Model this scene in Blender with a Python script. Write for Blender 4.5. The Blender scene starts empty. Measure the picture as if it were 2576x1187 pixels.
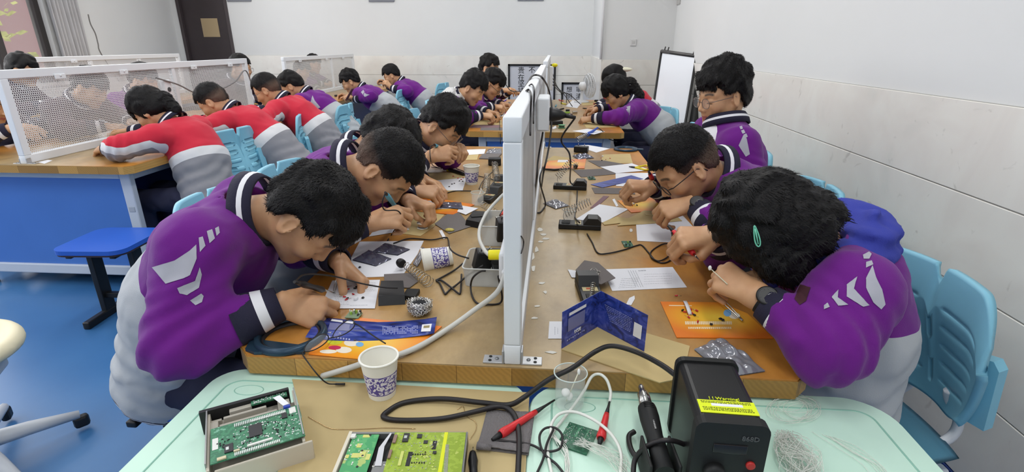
import bpy, bmesh, math, random
import numpy as np
from mathutils import Vector, Matrix, Euler

SC = bpy.context.scene
COL = SC.collection
R = math.radians
PI = math.pi

# ------------------------------------------------------------------ camera
FPX, CX, CY = 1319.0, 1288.0, 593.5          # focal length in pixels of the 2576 wide frame
PITCH, YAW, CAMH = R(20.1), R(4.5), 1.39
cam_d = bpy.data.cameras.new('camera')
cam = bpy.data.objects.new('camera', cam_d)
COL.objects.link(cam)
cam_d.sensor_width = 36.0
cam_d.lens = FPX * 36.0 / 2576.0
cam_d.clip_start = 0.02
cam.location = (0, 0, CAMH)
cam.rotation_euler = (R(90) - PITCH, 0, YAW)
SC.camera = cam
CAMR = Euler((R(90) - PITCH, 0, YAW)).to_matrix()

# ------------------------------------------------------------------ world, light, exposure
SC.view_settings.view_transform = 'Standard'
SC.view_settings.look = 'None'
SC.view_settings.gamma = 1.0
SC.view_settings.use_curve_mapping = False
SC.view_settings.exposure = -0.06
world = bpy.data.worlds.new('World')
SC.world = world
world.use_nodes = True
bg = world.node_tree.nodes['Background']
bg.inputs['Color'].default_value = (0.95, 0.97, 1.0, 1)
bg.inputs['Strength'].default_value = 1.0

def area_light(name, loc, size, power, rot=(0, 0, 0), color=(1, 1, 1)):
    ld = bpy.data.lights.new(name, 'AREA')
    ld.shape = 'RECTANGLE'
    ld.size, ld.size_y = size
    ld.energy = power
    ld.color = color
    o = bpy.data.objects.new(name, ld)
    COL.objects.link(o)
    o.location = loc
    o.rotation_euler = rot
    return o

# fluorescent battens under the ceiling, in rows along the room
for i, lx in enumerate((-4.2, -1.9, 0.15)):
    for j, ly in enumerate((-1.9, 0.4, 2.6, 4.8, 7.0)):
        area_light('ceiling_lamp_light', (lx, ly, 3.12), (0.30, 1.35), 17, (0, 0, 0), (1.0, 0.995, 0.97))
# daylight through the windows of the left wall
area_light('window_daylight', (-5.6, 3.6, 1.9), (1.8, 7.0), 150, (0, R(-90), 0), (0.97, 0.98, 1.0))

random.seed(7)

# ------------------------------------------------------------------ where a pixel of the photograph lies in the room
def ray(u, v):
    d = Vector(((u - CX) / FPX, -(v - CY) / FPX, -1.0))
    return CAMR @ d
O = Vector((0, 0, CAMH))
def pz(u, v, z):
    d = ray(u, v); return O + d * ((z - CAMH) / d.z)
def pdp(u, v, depth):
    return O + ray(u, v) * depth
def pyy(u, v, y):
    d = ray(u, v); return O + d * (y / d.y)
def pxx(u, v, x):
    d = ray(u, v); return O + d * (x / d.x)

# ------------------------------------------------------------------ materials
MATS = {}
def srgb(r, g, b):
    f = lambda c: ((c / 255.0) / 12.92) if c / 255.0 <= 0.04045 else (((c / 255.0) + 0.055) / 1.055) ** 2.4
    return (f(r), f(g), f(b), 1.0)
def mat(name, col, rough=0.5, metal=0.0, var=0.0, scale=12.0, bump=0.0, bscale=60.0, trans=0.0, alpha=1.0,
        emit=0.0, ior=1.45, coat=0.0, sheen=0.0, sss=0.0, spec=None):
    if name in MATS: return MATS[name]
    m = bpy.data.materials.new(name); MATS[name] = m
    m.use_nodes = True
    nt = m.node_tree; b = nt.nodes['Principled BSDF']
    c = srgb(*col) if len(col) == 3 else col
    b.inputs['Base Color'].default_value = c
    b.inputs['Roughness'].default_value = rough
    b.inputs['Metallic'].default_value = metal
    b.inputs['IOR'].default_value = ior
    if spec is not None: b.inputs['Specular IOR Level'].default_value = spec
    if trans: b.inputs['Transmission Weight'].default_value = trans
    if alpha < 1: b.inputs['Alpha'].default_value = alpha
    if coat: b.inputs['Coat Weight'].default_value = coat; b.inputs['Coat Roughness'].default_value = 0.15
    if sheen: b.inputs['Sheen Weight'].default_value = sheen
    if sss:
        b.inputs['Subsurface Weight'].default_value = sss
        b.inputs['Subsurface Radius'].default_value = (0.02, 0.008, 0.004)
        b.inputs['Subsurface Scale'].default_value = 0.6
    if emit:
        b.inputs['Emission Color'].default_value = c; b.inputs['Emission Strength'].default_value = emit
    tc = None
    if var or bump:
        tc = nt.nodes.new('ShaderNodeTexCoord')
    if var:
        n = nt.nodes.new('ShaderNodeTexNoise'); n.inputs['Scale'].default_value = scale; n.inputs['Detail'].default_value = 5
        nt.links.new(tc.outputs['Object'], n.inputs['Vector'])
        r = nt.nodes.new('ShaderNodeValToRGB')
        r.color_ramp.elements[0].position = 0.3; r.color_ramp.elements[1].position = 0.7
        r.color_ramp.elements[0].color = tuple(x * (1 - var) for x in c[:3]) + (1,)
        r.color_ramp.elements[1].color = tuple(min(1, x * (1 + var)) for x in c[:3]) + (1,)
        nt.links.new(n.outputs['Fac'], r.inputs['Fac']); nt.links.new(r.outputs['Color'], b.inputs['Base Color'])
    if bump:
        n2 = nt.nodes.new('ShaderNodeTexNoise'); n2.inputs['Scale'].default_value = bscale; n2.inputs['Detail'].default_value = 4
        nt.links.new(tc.outputs['Object'], n2.inputs['Vector'])
        bp = nt.nodes.new('ShaderNodeBump'); bp.inputs['Strength'].default_value = bump; bp.inputs['Distance'].default_value = 0.004
        nt.links.new(n2.outputs['Fac'], bp.inputs['Height']); nt.links.new(bp.outputs['Normal'], b.inputs['Normal'])
    return m

# ------------------------------------------------------------------ mesh builder
class MB:
    def __init__(self): self.v = []; self.f = []; self.m = []; self.s = []
    def add(self, verts, faces, mi=0, smooth=True):
        o = len(self.v)
        self.v += [tuple(x) for x in verts]
        self.f += [tuple(i + o for i in f) for f in faces]
        self.m += [mi] * len(faces); self.s += [smooth] * len(faces)
        return self
    def box(self, c, size, rot=None, bev=0.0, mi=0, seg=2):
        bm = bmesh.new(); bmesh.ops.create_cube(bm, size=1.0)
        for v in bm.verts: v.co = Vector((v.co.x * size[0], v.co.y * size[1], v.co.z * size[2]))
        if bev > 0: bmesh.ops.bevel(bm, geom=bm.edges[:], offset=min(bev, min(size) * 0.49), segments=seg, profile=0.5, affect='EDGES')
        M = Matrix.Translation(Vector(c))
        if rot is not None: M = M @ (rot.to_4x4() if isinstance(rot, Matrix) else Euler(rot).to_matrix().to_4x4())
        bm.transform(M); bm.verts.index_update()
        bm.faces.ensure_lookup_table(); big = sorted((f.calc_area() for f in bm.faces), reverse=True)[5] * 0.9
        o = len(self.v); self.v += [tuple(v.co) for v in bm.verts]
        for f in bm.faces:
            self.f.append(tuple(v.index + o for v in f.verts)); self.m.append(mi); self.s.append(bev > 0 and f.calc_area() < big)
        bm.free(); return self
    def tube(self, pts, r, n=8, mi=0, cap=True, closed=False, flat=1.0):
        pts = [Vector(p) for p in pts]; N = len(pts)
        rr = r if isinstance(r, (list, tuple)) else [r] * N
        tan = []
        for i in range(N):
            a = pts[(i - 1) % N] if (closed or i > 0) else pts[0]
            b = pts[(i + 1) % N] if (closed or i < N - 1) else pts[-1]
            t = (b - a); tan.append(t.normalized() if t.length > 1e-9 else Vector((0, 0, 1)))
        up = Vector((0, 0, 1)) if abs(tan[0].z) < 0.9 else Vector((1, 0, 0))
        nrm = (up - tan[0] * up.dot(tan[0])).normalized()
        vs = []
        for i in range(N):
            nrm = (nrm - tan[i] * nrm.dot(tan[i]))
            nrm = nrm.normalized() if nrm.length > 1e-9 else tan[i].orthogonal().normalized()
            bi = tan[i].cross(nrm)
            for k in range(n):
                a = 2 * PI * k / n
                vs.append(pts[i] + (nrm * math.cos(a) * flat + bi * math.sin(a)) * rr[i])
        fs = []
        for i in range(N if closed else N - 1):
            j = (i + 1) % N
            for k in range(n):
                l = (k + 1) % n
                fs.append((i * n + k, i * n + l, j * n + l, j * n + k))
        if cap and not closed:
            fs.append(tuple(range(n - 1, -1, -1))); fs.append(tuple((N - 1) * n + k for k in range(n)))
        return self.add(vs, fs, mi)
    def lathe(self, prof, n=24, M=None, mi=0, cap0=True, cap1=True, mis=None):
        M = M or Matrix.Identity(4); vs = []
        for (r, z) in prof:
            for k in range(n):
                a = 2 * PI * k / n; vs.append(M @ Vector((r * math.cos(a), r * math.sin(a), z)))
        o = len(self.v); self.v += [tuple(x) for x in vs]
        for i in range(len(prof) - 1):
            for k in range(n):
                l = (k + 1) % n
                self.f.append((o + i * n + k, o + i * n + l, o + (i + 1) * n + l, o + (i + 1) * n + k))
                self.m.append(mis[i] if mis else mi); self.s.append(True)
        if cap0: self.f.append(tuple(o + k for k in range(n - 1, -1, -1))); self.m.append(mis[0] if mis else mi); self.s.append(False)
        if cap1: self.f.append(tuple(o + (len(prof) - 1) * n + k for k in range(n))); self.m.append(mis[-1] if mis else mi); self.s.append(False)
        return self
    def prism(self, poly, z0, z1, M=None, mi=0, smooth=False):
        M = M or Matrix.Identity(4); n = len(poly)
        vs = [M @ Vector((p[0], p[1], z0)) for p in poly] + [M @ Vector((p[0], p[1], z1)) for p in poly]
        fs = [tuple(range(n - 1, -1, -1)), tuple(range(n, 2 * n))] + [(i, (i + 1) % n, n + (i + 1) % n, n + i) for i in range(n)]
        return self.add(vs, fs, mi, smooth)
    def slab(self, pts, t, mi=0):
        """thin sheet through world points pts (ordered, counter-clockwise seen from above), thickness t upward"""
        n = len(pts); up = Vector((0, 0, t))
        vs = [Vector(p) for p in pts] + [Vector(p) + up for p in pts]
        fs = [tuple(range(n - 1, -1, -1)), tuple(range(n, 2 * n))] + [(i, (i + 1) % n, n + (i + 1) % n, n + i) for i in range(n)]
        return self.add(vs, fs, mi, False)
    def ell(self, c, r, n=14, mi=0, M=None):
        prof = []
        k = max(6, n // 2)
        Mx = Matrix.Translation(Vector(c)) @ (M.to_4x4() if M is not None else Matrix.Identity(4)) @ Matrix.Diagonal((r[0], r[1], r[2], 1))
        for i in range(k + 1):
            a = -PI / 2 + PI * i / k; prof.append((max(1e-4, math.cos(a)), math.sin(a)))
        return self.lathe(prof, n, Mx, mi)
    def build(self, name, mats, parent=None, smooth=None):
        me = bpy.data.meshes.new(name)
        me.from_pydata(self.v, [], self.f)
        if not isinstance(mats, (list, tuple)): mats = [mats]
        for m in mats: me.materials.append(m)
        if len(self.f):
            me.polygons.foreach_set('material_index', self.m)
            me.polygons.foreach_set('use_smooth', [bool(x) for x in self.s] if smooth is None else [smooth] * len(self.f))
        me.validate(); me.update()
        return link(name, me, parent)

def link(name, me, parent=None):
    o = bpy.data.objects.new(name, me); COL.objects.link(o)
    if parent is not None:
        o.parent = parent
        o.matrix_parent_inverse = Matrix.LocRotScale(parent.location, parent.rotation_euler, parent.scale).inverted()
    return o
def child(name, me, parent):
    """a part given in its parent's own coordinates"""
    o = bpy.data.objects.new(name, me); COL.objects.link(o); o.parent = parent; return o
def tag(o, label=None, cat=None, group=None, kind=None):
    if label: o['label'] = label
    if cat: o['category'] = cat
    if group: o['group'] = group
    if kind: o['kind'] = kind
    return o
def thing(name, label, cat, loc=(0, 0, 0), rz=0.0, group=None):
    o = bpy.data.objects.new(name, None); COL.objects.link(o)
    o.empty_display_size = 0.05
    o.location = loc; o.rotation_euler = (0, 0, rz)
    return tag(o, label, cat, group)
def lab(o, label):
    o['label'] = label; return o
def copy_tree(src, loc, rz, label, group=None):
    c = src.copy(); COL.objects.link(c); c.location = loc; c.rotation_euler = (0, 0, rz); c['label'] = label
    if group: c['group'] = group
    for ch in list(src.children):
        d = ch.copy(); COL.objects.link(d); d.parent = c
        for g in list(ch.children):
            e = g.copy(); COL.objects.link(e); e.parent = d
    return c
def smooth_path(pts, sub=6, closed=False):
    """Catmull-Rom through points"""
    P = [Vector(p) for p in pts]; n = len(P); out = []
    for i in range(n if closed else n - 1):
        p0 = P[(i - 1) % n] if (closed or i > 0) else P[0] * 2 - P[1]
        p1 = P[i]; p2 = P[(i + 1) % n]
        p3 = P[(i + 2) % n] if (closed or i + 2 < n) else P[-1] * 2 - P[-2]
        for k in range(sub):
            t = k / sub
            out.append(0.5 * ((2 * p1) + (p2 - p0) * t + (2 * p0 - 5 * p1 + 4 * p2 - p3) * t * t + (3 * p1 - p0 - 3 * p2 + p3) * t ** 3))
    if not closed: out.append(P[-1])
    return out
# ================================================================== ROOM
XR, XL, YB, YP, ZC, YF = 1.36, -6.1, 8.6, 6.6, 3.2, -2.6
ZD = 1.218                                    # top of the tiled dado

def nodes(name):
    m = bpy.data.materials.new(name); m.use_nodes = True; MATS[name] = m
    return m, m.node_tree, m.node_tree.nodes['Principled BSDF']

def floor_mat():
    m, nt, b = nodes('blue_epoxy_floor')
    tc = nt.nodes.new('ShaderNodeTexCoord')
    n = nt.nodes.new('ShaderNodeTexNoise'); n.inputs['Scale'].default_value = 1.3; n.inputs['Detail'].default_value = 6
    nt.links.new(tc.outputs['Object'], n.inputs['Vector'])
    r = nt.nodes.new('ShaderNodeValToRGB')
    r.color_ramp.elements[0].position = 0.3; r.color_ramp.elements[0].color = srgb(46, 94, 146)
    r.color_ramp.elements[1].position = 0.75; r.color_ramp.elements[1].color = srgb(66, 116, 166)
    nt.links.new(n.outputs['Fac'], r.inputs['Fac']); nt.links.new(r.outputs['Color'], b.inputs['Base Color'])
    b.inputs['Roughness'].default_value = 0.32; b.inputs['Specular IOR Level'].default_value = 0.35
    return m
def tile_mat():
    m, nt, b = nodes('marble_tile')
    tc = nt.nodes.new('ShaderNodeTexCoord')
    n = nt.nodes.new('ShaderNodeTexNoise'); n.inputs['Scale'].default_value = 3.0; n.inputs['Detail'].default_value = 8; n.inputs['Distortion'].default_value = 1.4
    nt.links.new(tc.outputs['Object'], n.inputs['Vector'])
    r = nt.nodes.new('ShaderNodeValToRGB')
    e = r.color_ramp.elements
    e[0].position = 0.28; e[0].color = srgb(220, 218, 211)
    e[1].position = 0.62; e[1].color = srgb(230, 228, 221)
    x = e.new(0.42); x.color = srgb(226, 222, 215)
    nt.links.new(n.outputs['Fac'], r.inputs['Fac'])
    # scattered darker veins
    w = nt.nodes.new('ShaderNodeTexNoise'); w.inputs['Scale'].default_value = 7.0; w.inputs['Detail'].default_value = 3; w.inputs['Distortion'].default_value = 2.5
    nt.links.new(tc.outputs['Object'], w.inputs['Vector'])
    r2 = nt.nodes.new('ShaderNodeValToRGB'); r2.color_ramp.elements[0].position = 0.66; r2.color_ramp.elements[1].position = 0.76
    r2.color_ramp.elements[0].color = (0, 0, 0, 1); r2.color_ramp.elements[1].color = (1, 1, 1, 1)
    nt.links.new(w.outputs['Fac'], r2.inputs['Fac'])
    mx = nt.nodes.new('ShaderNodeMixRGB'); mx.blend_type = 'MULTIPLY'; mx.inputs['Color2'].default_value = (0.78, 0.77, 0.76, 1)
    nt.links.new(r2.outputs['Color'], mx.inputs['Fac']); nt.links.new(r.outputs['Color'], mx.inputs['Color1'])
    nt.links.new(mx.outputs['Color'], b.inputs['Base Color'])
    b.inputs['Roughness'].default_value = 0.28; b.inputs['Specular IOR Level'].default_value = 0.3
    return m
M_FLOOR, M_TILE = floor_mat(), tile_mat()
M_WALL = mat('white_wall_paint', (216, 217, 216), 0.85, var=0.015, scale=2.0)
M_GROUT = mat('tile_grout', (158, 157, 153), 0.8)
M_SKIRT = mat('blue_skirting_paint', (34, 58, 120), 0.4)
M_CEIL = mat('ceiling_paint', (240, 240, 238), 0.9)

def struct(name, mb, mats, label=None):
    o = mb.build(name, mats); o['kind'] = 'structure'
    if label: o['label'] = label
    return o
struct('floor', MB().box(((XL + XR) / 2, 3.0, -0.05), (XR - XL + 0.4, 11.6, 0.1)), M_FLOOR)
struct('ceiling', MB().box(((XL + XR) / 2, 3.0, ZC + 0.05), (XR - XL + 0.4, 11.6, 0.1)), M_CEIL)

def dado(mb, axis, a0, a1, pos, sgn, tile=0.85, off=0.0):
    """tiles 10 mm proud of the wall, with open joints showing the grout behind. material 1 tile, 2 grout"""
    zs = [0.061 + k * 0.2893 for k in range(5)]
    if axis == 'x':
        mb.box(((a0 + a1) / 2, pos - sgn * 0.003, ZD / 2), (a1 - a0, 0.006, ZD), mi=2)
    else:
        mb.box((pos - sgn * 0.003, (a0 + a1) / 2, ZD / 2), (0.006, a1 - a0, ZD), mi=2)
    g = 0.0018
    for k in range(4):
        z0, z1 = zs[k] + g, zs[k + 1] - g
        t = a0
        s = off + (0.0 if k % 2 == 0 else 0.0)
        edges = [a0] + [x for x in np.arange(a0 - tile + s, a1, tile) if a0 + 0.05 < x < a1 - 0.05] + [a1]
        for e0, e1 in zip(edges[:-1], edges[1:]):
            if axis == 'x':
                mb.box(((e0 + e1) / 2, pos - sgn * 0.006, (z0 + z1) / 2), (e1 - e0 - g, 0.012, z1 - z0), bev=0.002, mi=1, seg=1)
            else:
                mb.box((pos - sgn * 0.006, (e0 + e1) / 2, (z0 + z1) / 2), (0.012, e1 - e0 - g, z1 - z0), bev=0.002, mi=1, seg=1)

# right wall
w = MB().box((XR + 0.1, 3.0, ZC / 2), (0.2, 11.2, ZC))
dado(w, 'y', YF, YP, XR, 1, 40)
struct('wall_right', w, [M_WALL, M_TILE, M_GROUT])
struct('baseboard_right', MB().box((XR - 0.008, (YF + YP) / 2, 0.03), (0.016, YP - YF, 0.06), bev=0.003), M_SKIRT)
# back wall with the door opening, and the pier in the right corner
DX0, DX1, DZ = -6.0, -5.17, 2.35
w = MB().box(((DX1 + XR) / 2 + 0.1, YB + 0.1, ZC / 2), (XR - DX1 + 0.2, 0.2, ZC))
w.box(((DX0 + DX1) / 2, YB + 0.1, (DZ + ZC) / 2), (DX1 - DX0, 0.2, ZC - DZ))
w.box((DX0 - 0.15, YB + 0.1, ZC / 2), (0.3, 0.2, ZC))
dado(w, 'x', DX1 + 0.06, 0.55, YB, 1, 40)
struct('wall_back', w, [M_WALL, M_TILE, M_GROUT])
PX = pyy(1516, 140, YP).x
w = MB().box(((PX + XR) / 2 + 0.05, (YP + YB) / 2 + 0.05, ZC / 2), (XR - PX + 0.1, YB - YP + 0.1, ZC))
dado(w, 'x', PX, XR, YP, 1, 40)
w.box((PX - 0.006, (YP + YB) / 2, ZD / 2), (0.012, YB - YP, ZD), mi=1)
struct('wall_pier', w, [M_WALL, M_TILE, M_GROUT], 'pier projecting in the far right corner')
struct('trim_1', MB().tube([(PX - 0.02, YP - 0.02, 1.22), (PX - 0.02, YP - 0.02, ZC - 0.02)], 0.016, 10), mat('white_pvc', (232, 233, 234), 0.4),
       'white pipe up the corner of the pier')
# door leaf
M_DOOR = mat('dark_door', (58, 50, 52), 0.45, var=0.08, scale=6)
d = struct('door_1', MB().box(((DX0 + DX1) / 2, YB + 0.06, DZ / 2), (DX1 - DX0 - 0.02, 0.045, DZ - 0.02), bev=0.004), M_DOOR, 'dark brown door in the far left corner')
fr = MB()
for x in (DX0 + 0.02, DX1 - 0.02): fr.box((x, YB + 0.03, DZ / 2), (0.05, 0.09, DZ), bev=0.004)
fr.box(((DX0 + DX1) / 2, YB + 0.03, DZ - 0.025), (DX1 - DX0, 0.09, 0.05), bev=0.004)
fr.build('door_frame', mat('dark_frame', (70, 62, 64), 0.45), d)
pp = [pyy(u, v, YB + 0.034) for u, v in ((505, 47), (546, 46), (551, 92), (513, 93))]
x0, x1 = min(p.x for p in pp), max(p.x for p in pp); z0, z1 = min(p.z for p in pp), max(p.z for p in pp)
tag(MB().box(((x0 + x1) / 2, YB + 0.0345, (z0 + z1) / 2), (x1 - x0, 0.004, z1 - z0), bev=0.001).build('notice_board', mat('tan_card', (172, 152, 118), 0.7)),
    'tan square card fixed on the dark door', 'sign')
# left wall with windows
WY = [(-1.6, 0.6), (1.0, 3.2), (4.05, 6.35)]
WZ0, WZ1 = 0.95, 2.75
w = MB().box((XL - 0.1, 3.0, WZ0 / 2), (0.2, 11.2, WZ0)).box((XL - 0.1, 3.0, (WZ1 + ZC) / 2), (0.2, 11.2, ZC - WZ1))
ed = [YF] + [e for p in WY for e in p] + [YB]
for a, c in zip(ed[0::2], ed[1::2]): w.box((XL - 0.1, (a + c) / 2, (WZ0 + WZ1) / 2), (0.2, c - a, WZ1 - WZ0))
struct('wall_left', w, M_WALL)
struct('wall_near', MB().box(((XL + XR) / 2, YF - 0.1, ZC / 2), (XR - XL + 0.4, 0.2, ZC)), M_WALL)
M_ALU = mat('dark_window_frame', (66, 62, 62), 0.45, 0.3)
def glass_mat(name, tint=(1, 1, 1), rough=0.0, alpha=0.12):
    m, nt, b = nodes(name)
    b.inputs['Base Color'].default_value = (*tint, 1); b.inputs['Roughness'].default_value = rough
    b.inputs['Alpha'].default_value = alpha; b.inputs['Specular IOR Level'].default_value = 0.6
    return m
M_PANE = glass_mat('window_glass', (0.9, 0.93, 0.92), 0.02, 0.10)
for k, (a, c) in enumerate(WY):
    fr = MB()
    for z in (WZ0 + 0.03, WZ1 - 0.03): fr.box((XL - 0.1, (a + c) / 2, z), (0.08, c - a, 0.06), bev=0.004)
    for y in (a + 0.03, (a + c) / 2 + (.55 if k == 2 else .1), c - 0.03): fr.box((XL - 0.1, y, (WZ0 + WZ1) / 2), (0.08, 0.085, WZ1 - WZ0), bev=0.004)
    o = struct('window_%d' % (k + 1), fr, M_ALU)
    MB().box((XL - 0.1, (a + c) / 2, (WZ0 + WZ1) / 2), (0.008, c - a - 0.06, WZ1 - WZ0 - 0.06)).build('pane', M_PANE, o)
    MB().box((XL - 0.02, (a + c) / 2, WZ0 - 0.015), (0.24, c - a + 0.1, 0.03), bev=0.004).build('window_sill', mat('sill_stone', (205, 204, 200), 0.4), o)
# curtain gathered at the far jamb of the third window
def curtain(name, y0, y1, label):
    n = 70; vs = []; fs = []
    for j, z in enumerate((0.75, 1.3, 1.9, 2.85)):
        for i in range(n + 1):
            t = i / n; y = y0 + (y1 - y0) * t
            vs.append((XL + 0.09 + 0.028 * math.sin(t * 2 * PI * 7 + 0.3 * j) + 0.01 * math.sin(t * 31 + j), y, z))
    for j in range(3):
        for i in range(n): a = j * (n + 1) + i; fs.append((a, a + 1, a + n + 2, a + n + 1))
    o = MB().add(vs, fs).build(name, mat('grey_curtain', (178, 178, 180), 0.85, var=0.06, scale=5))
    md = o.modifiers.new('thick', 'SOLIDIFY'); md.thickness = 0.004
    return tag(o, label, 'curtain')
curtain('curtain', 6.32, 6.72, 'pale grey curtain gathered at the far side of the left window')
tag(MB().tube(smooth_path([pxx(u, v, XL + 0.006) for u, v in ((222, 36), (228, 60), (240, 84), (247, 110), (254, 134))] + [(XL + 0.006, 7.2, 0.9)], 5), 0.006, 6).build('wall_cable', mat('grey_cable', (120, 118, 116), 0.5)),
    'thin grey cable hanging down the white left wall by the curtain', 'cable')
# outside: a red brick house and a yellow-green tree
def brick():
    m, nt, b = nodes('red_brick')
    tc = nt.nodes.new('ShaderNodeTexCoord'); mp = nt.nodes.new('ShaderNodeMapping'); mp.inputs['Rotation'].default_value = (R(90), 0, R(90))
    nt.links.new(tc.outputs['Object'], mp.inputs['Vector'])
    t = nt.nodes.new('ShaderNodeTexBrick'); t.inputs['Scale'].default_value = 3.5
    t.inputs['Color1'].default_value = srgb(150, 92, 96); t.inputs['Color2'].default_value = srgb(165, 108, 110); t.inputs['Mortar'].default_value = srgb(170, 130, 130)
    nt.links.new(mp.outputs['Vector'], t.inputs['Vector']); nt.links.new(t.outputs['Color'], b.inputs['Base Color'])
    b.inputs['Roughness'].default_value = 0.9
    return m
hb = tag(MB().box((-14.5, 9.5, 1.5), (1.0, 17, 9), bev=0.05).build('brick_house', brick()), 'pinkish red brick house seen outside the left window', 'building')
tb = MB()
rng = random.Random(3)
for k in range(420):
    c = Vector((-9.6 + rng.gauss(0, 0.45), 8.1 + rng.gauss(0, 0.5), 1.3 + rng.gauss(0, 0.9)))
    a = rng.uniform(0, 6.28); s = rng.uniform(0.07, 0.14)
    e1 = Vector((math.cos(a), math.sin(a), rng.uniform(-.5, .5))).normalized() * s; e2 = e1.orthogonal().normalized() * s * 0.55
    tb.add([c - e1, c + e2, c + e1, c - e2], [(0, 1, 2, 3)], 0, False)
tr = thing('leafy_tree', 'yellow-green leafy tree outside at the left edge of the window', 'tree', (-9.6, 8.1, -2.0))
tb.build('foliage', mat('yellow_leaf', (206, 206, 120), 0.7, var=0.3, scale=8), tr)
MB().tube([(-9.6, 8.1, -2.0), (-9.58, 8.12, 0), (-9.6, 8.1, 1.8)], [0.12, 0.09, 0.04], 10).build('trunk', mat('bark', (110, 95, 80), 0.9), tr)

# things along the top of the far wall
for nm, u0, u1, v1, lb in (('wall_notice', 572, 632, 4, 'framed notice high on the far wall above the dark door side'),
                           ('wall_notice', 928, 992, 5, 'framed notice high on the far wall with curling plastic corner'),
                           ('wall_notice', 1302, 1368, 2, 'framed notice high on the far wall above the framed calligraphy')):
    a, c = pyy(u0, v1, YB - 0.012), pyy(u1, v1, YB - 0.012)
    t = thing(nm, lb, 'notice', ((a.x + c.x) / 2, YB - 0.012, a.z + 0.29))
    MB().box(((a.x + c.x) / 2, YB - 0.012, a.z + 0.29), (c.x - a.x, 0.02, 0.58), bev=0.004).build('frame', mat('grey_frame', (120, 122, 130), 0.5), t)
    MB().box(((a.x + c.x) / 2, YB - 0.024, a.z + 0.30), (c.x - a.x - 0.05, 0.006, 0.53)).build('sheet', mat('notice_sheet', (208, 212, 222), 0.5), t)
a = pyy(1593, 107, YP)
so = thing('wall_socket', 'square white socket plate on the white pier', 'socket', (a.x, YP - 0.006, a.z))
MB().box((a.x, YP - 0.006, a.z), (0.07, 0.012, 0.075), bev=0.005).build('plate', mat('socket_white', (205, 205, 204), 0.4), so)
MB().box((a.x, YP - 0.0125, a.z + 0.004), (0.036, 0.003, 0.03), bev=0.001).build('outlet', mat('socket_grey', (190, 190, 188), 0.4), so)
a = pxx(1706, -14, XR)
tag(MB().box((XR - 0.006, a.y, a.z), (0.012, 0.34, 0.22), bev=0.003).build('wall_notice', mat('grey_card', (176, 175, 172), 0.6)), 'grey paper notice high on the right wall by the corner', 'notice')

# framed calligraphy on the far wall
M_BLK = mat('black_frame', (22, 22, 24), 0.5)
M_PAPER_G = mat('grey_paper', (196, 197, 203), 0.6)
M_INK = mat('ink', (18, 18, 20), 0.7)
def glyph(ch, size, M, name, parent):
    cu = bpy.data.curves.new('glyph', 'FONT'); cu.body = ch; cu.size = size; cu.align_x = 'CENTER'; cu.align_y = 'CENTER'; cu.extrude = 0.0006; cu.offset = 0.0
    cu.resolution_u = 2
    o = bpy.data.objects.new('glyph', cu); COL.objects.link(o)
    dg = bpy.context.evaluated_depsgraph_get(); me = bpy.data.meshes.new_from_object(o.evaluated_get(dg))
    bpy.data.objects.remove(o); bpy.data.curves.remove(cu)
    me.transform(M); return me
def text_part(name, items, material, parent, group=None):
    """items: (string, size, 4x4 matrix); all joined into one lettering mesh"""
    bm = bmesh.new()
    for s, size, M in items:
        me = glyph(s, size, M, name, parent); bm.from_mesh(me); bpy.data.meshes.remove(me)
    me = bpy.data.meshes.new(name); bm.to_mesh(me); bm.free(); me.materials.clear(); me.materials.append(material)
    for p in me.polygons: p.material_index = 0
    return link(name, me, parent)
def scroll(u0, v0, u1, v1, cols, lb, csize, Yw):
    a, c = pyy(u0, v0, Yw), pyy(u1, v1, Yw)
    cx, cz, wd, ht = (a.x + c.x) / 2, (a.z + c.z) / 2, c.x - a.x, a.z - c.z
    t = thing('calligraphy_frame', lb, 'picture', (cx, Yw, cz))
    fb = MB(); bw = 0.03
    fb.box((cx, Yw, cz + ht / 2 - bw / 2), (wd, 0.025, bw), bev=0.003).box((cx, Yw, cz - ht / 2 + bw / 2), (wd, 0.025, bw), bev=0.003)
    fb.box((cx - wd / 2 + bw / 2, Yw, cz), (bw, 0.025, ht), bev=0.003).box((cx + wd / 2 - bw / 2, Yw, cz), (bw, 0.025, ht), bev=0.003)
    fb.build('frame', M_BLK, t)
    MB().box((cx, Yw + 0.006, cz), (wd - 0.02, 0.006, ht - 0.02)).build('sheet', M_PAPER_G, t)
    it = []
    for (u, vs, s) in cols:
        for ch, v in zip(s, vs):
            p = pyy(u, v, Yw - 0.001)
            it.append((ch, csize, Matrix.Translation(p + Vector((0, 0.002, 0))) @ Matrix.Rotation(R(90), 4, 'X')))
    text_part('lettering', it, M_INK, t)
scroll(1278, 161, 1396, 262, [(1311, (178, 196, 212, 229), '贵在坚持'), (1338, (177,), '不')], 'black framed calligraphy sheet on the tiled far wall behind the partition', 0.108, YB - 0.035)
scroll(1413, 207, 1500, 290, [(1432, (226, 243, 258), '想明白'), (1456, (226, 243, 258), '审清题')], 'lower black framed calligraphy sheet on the far wall behind the white fan', 0.095, YB - 0.035)
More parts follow.
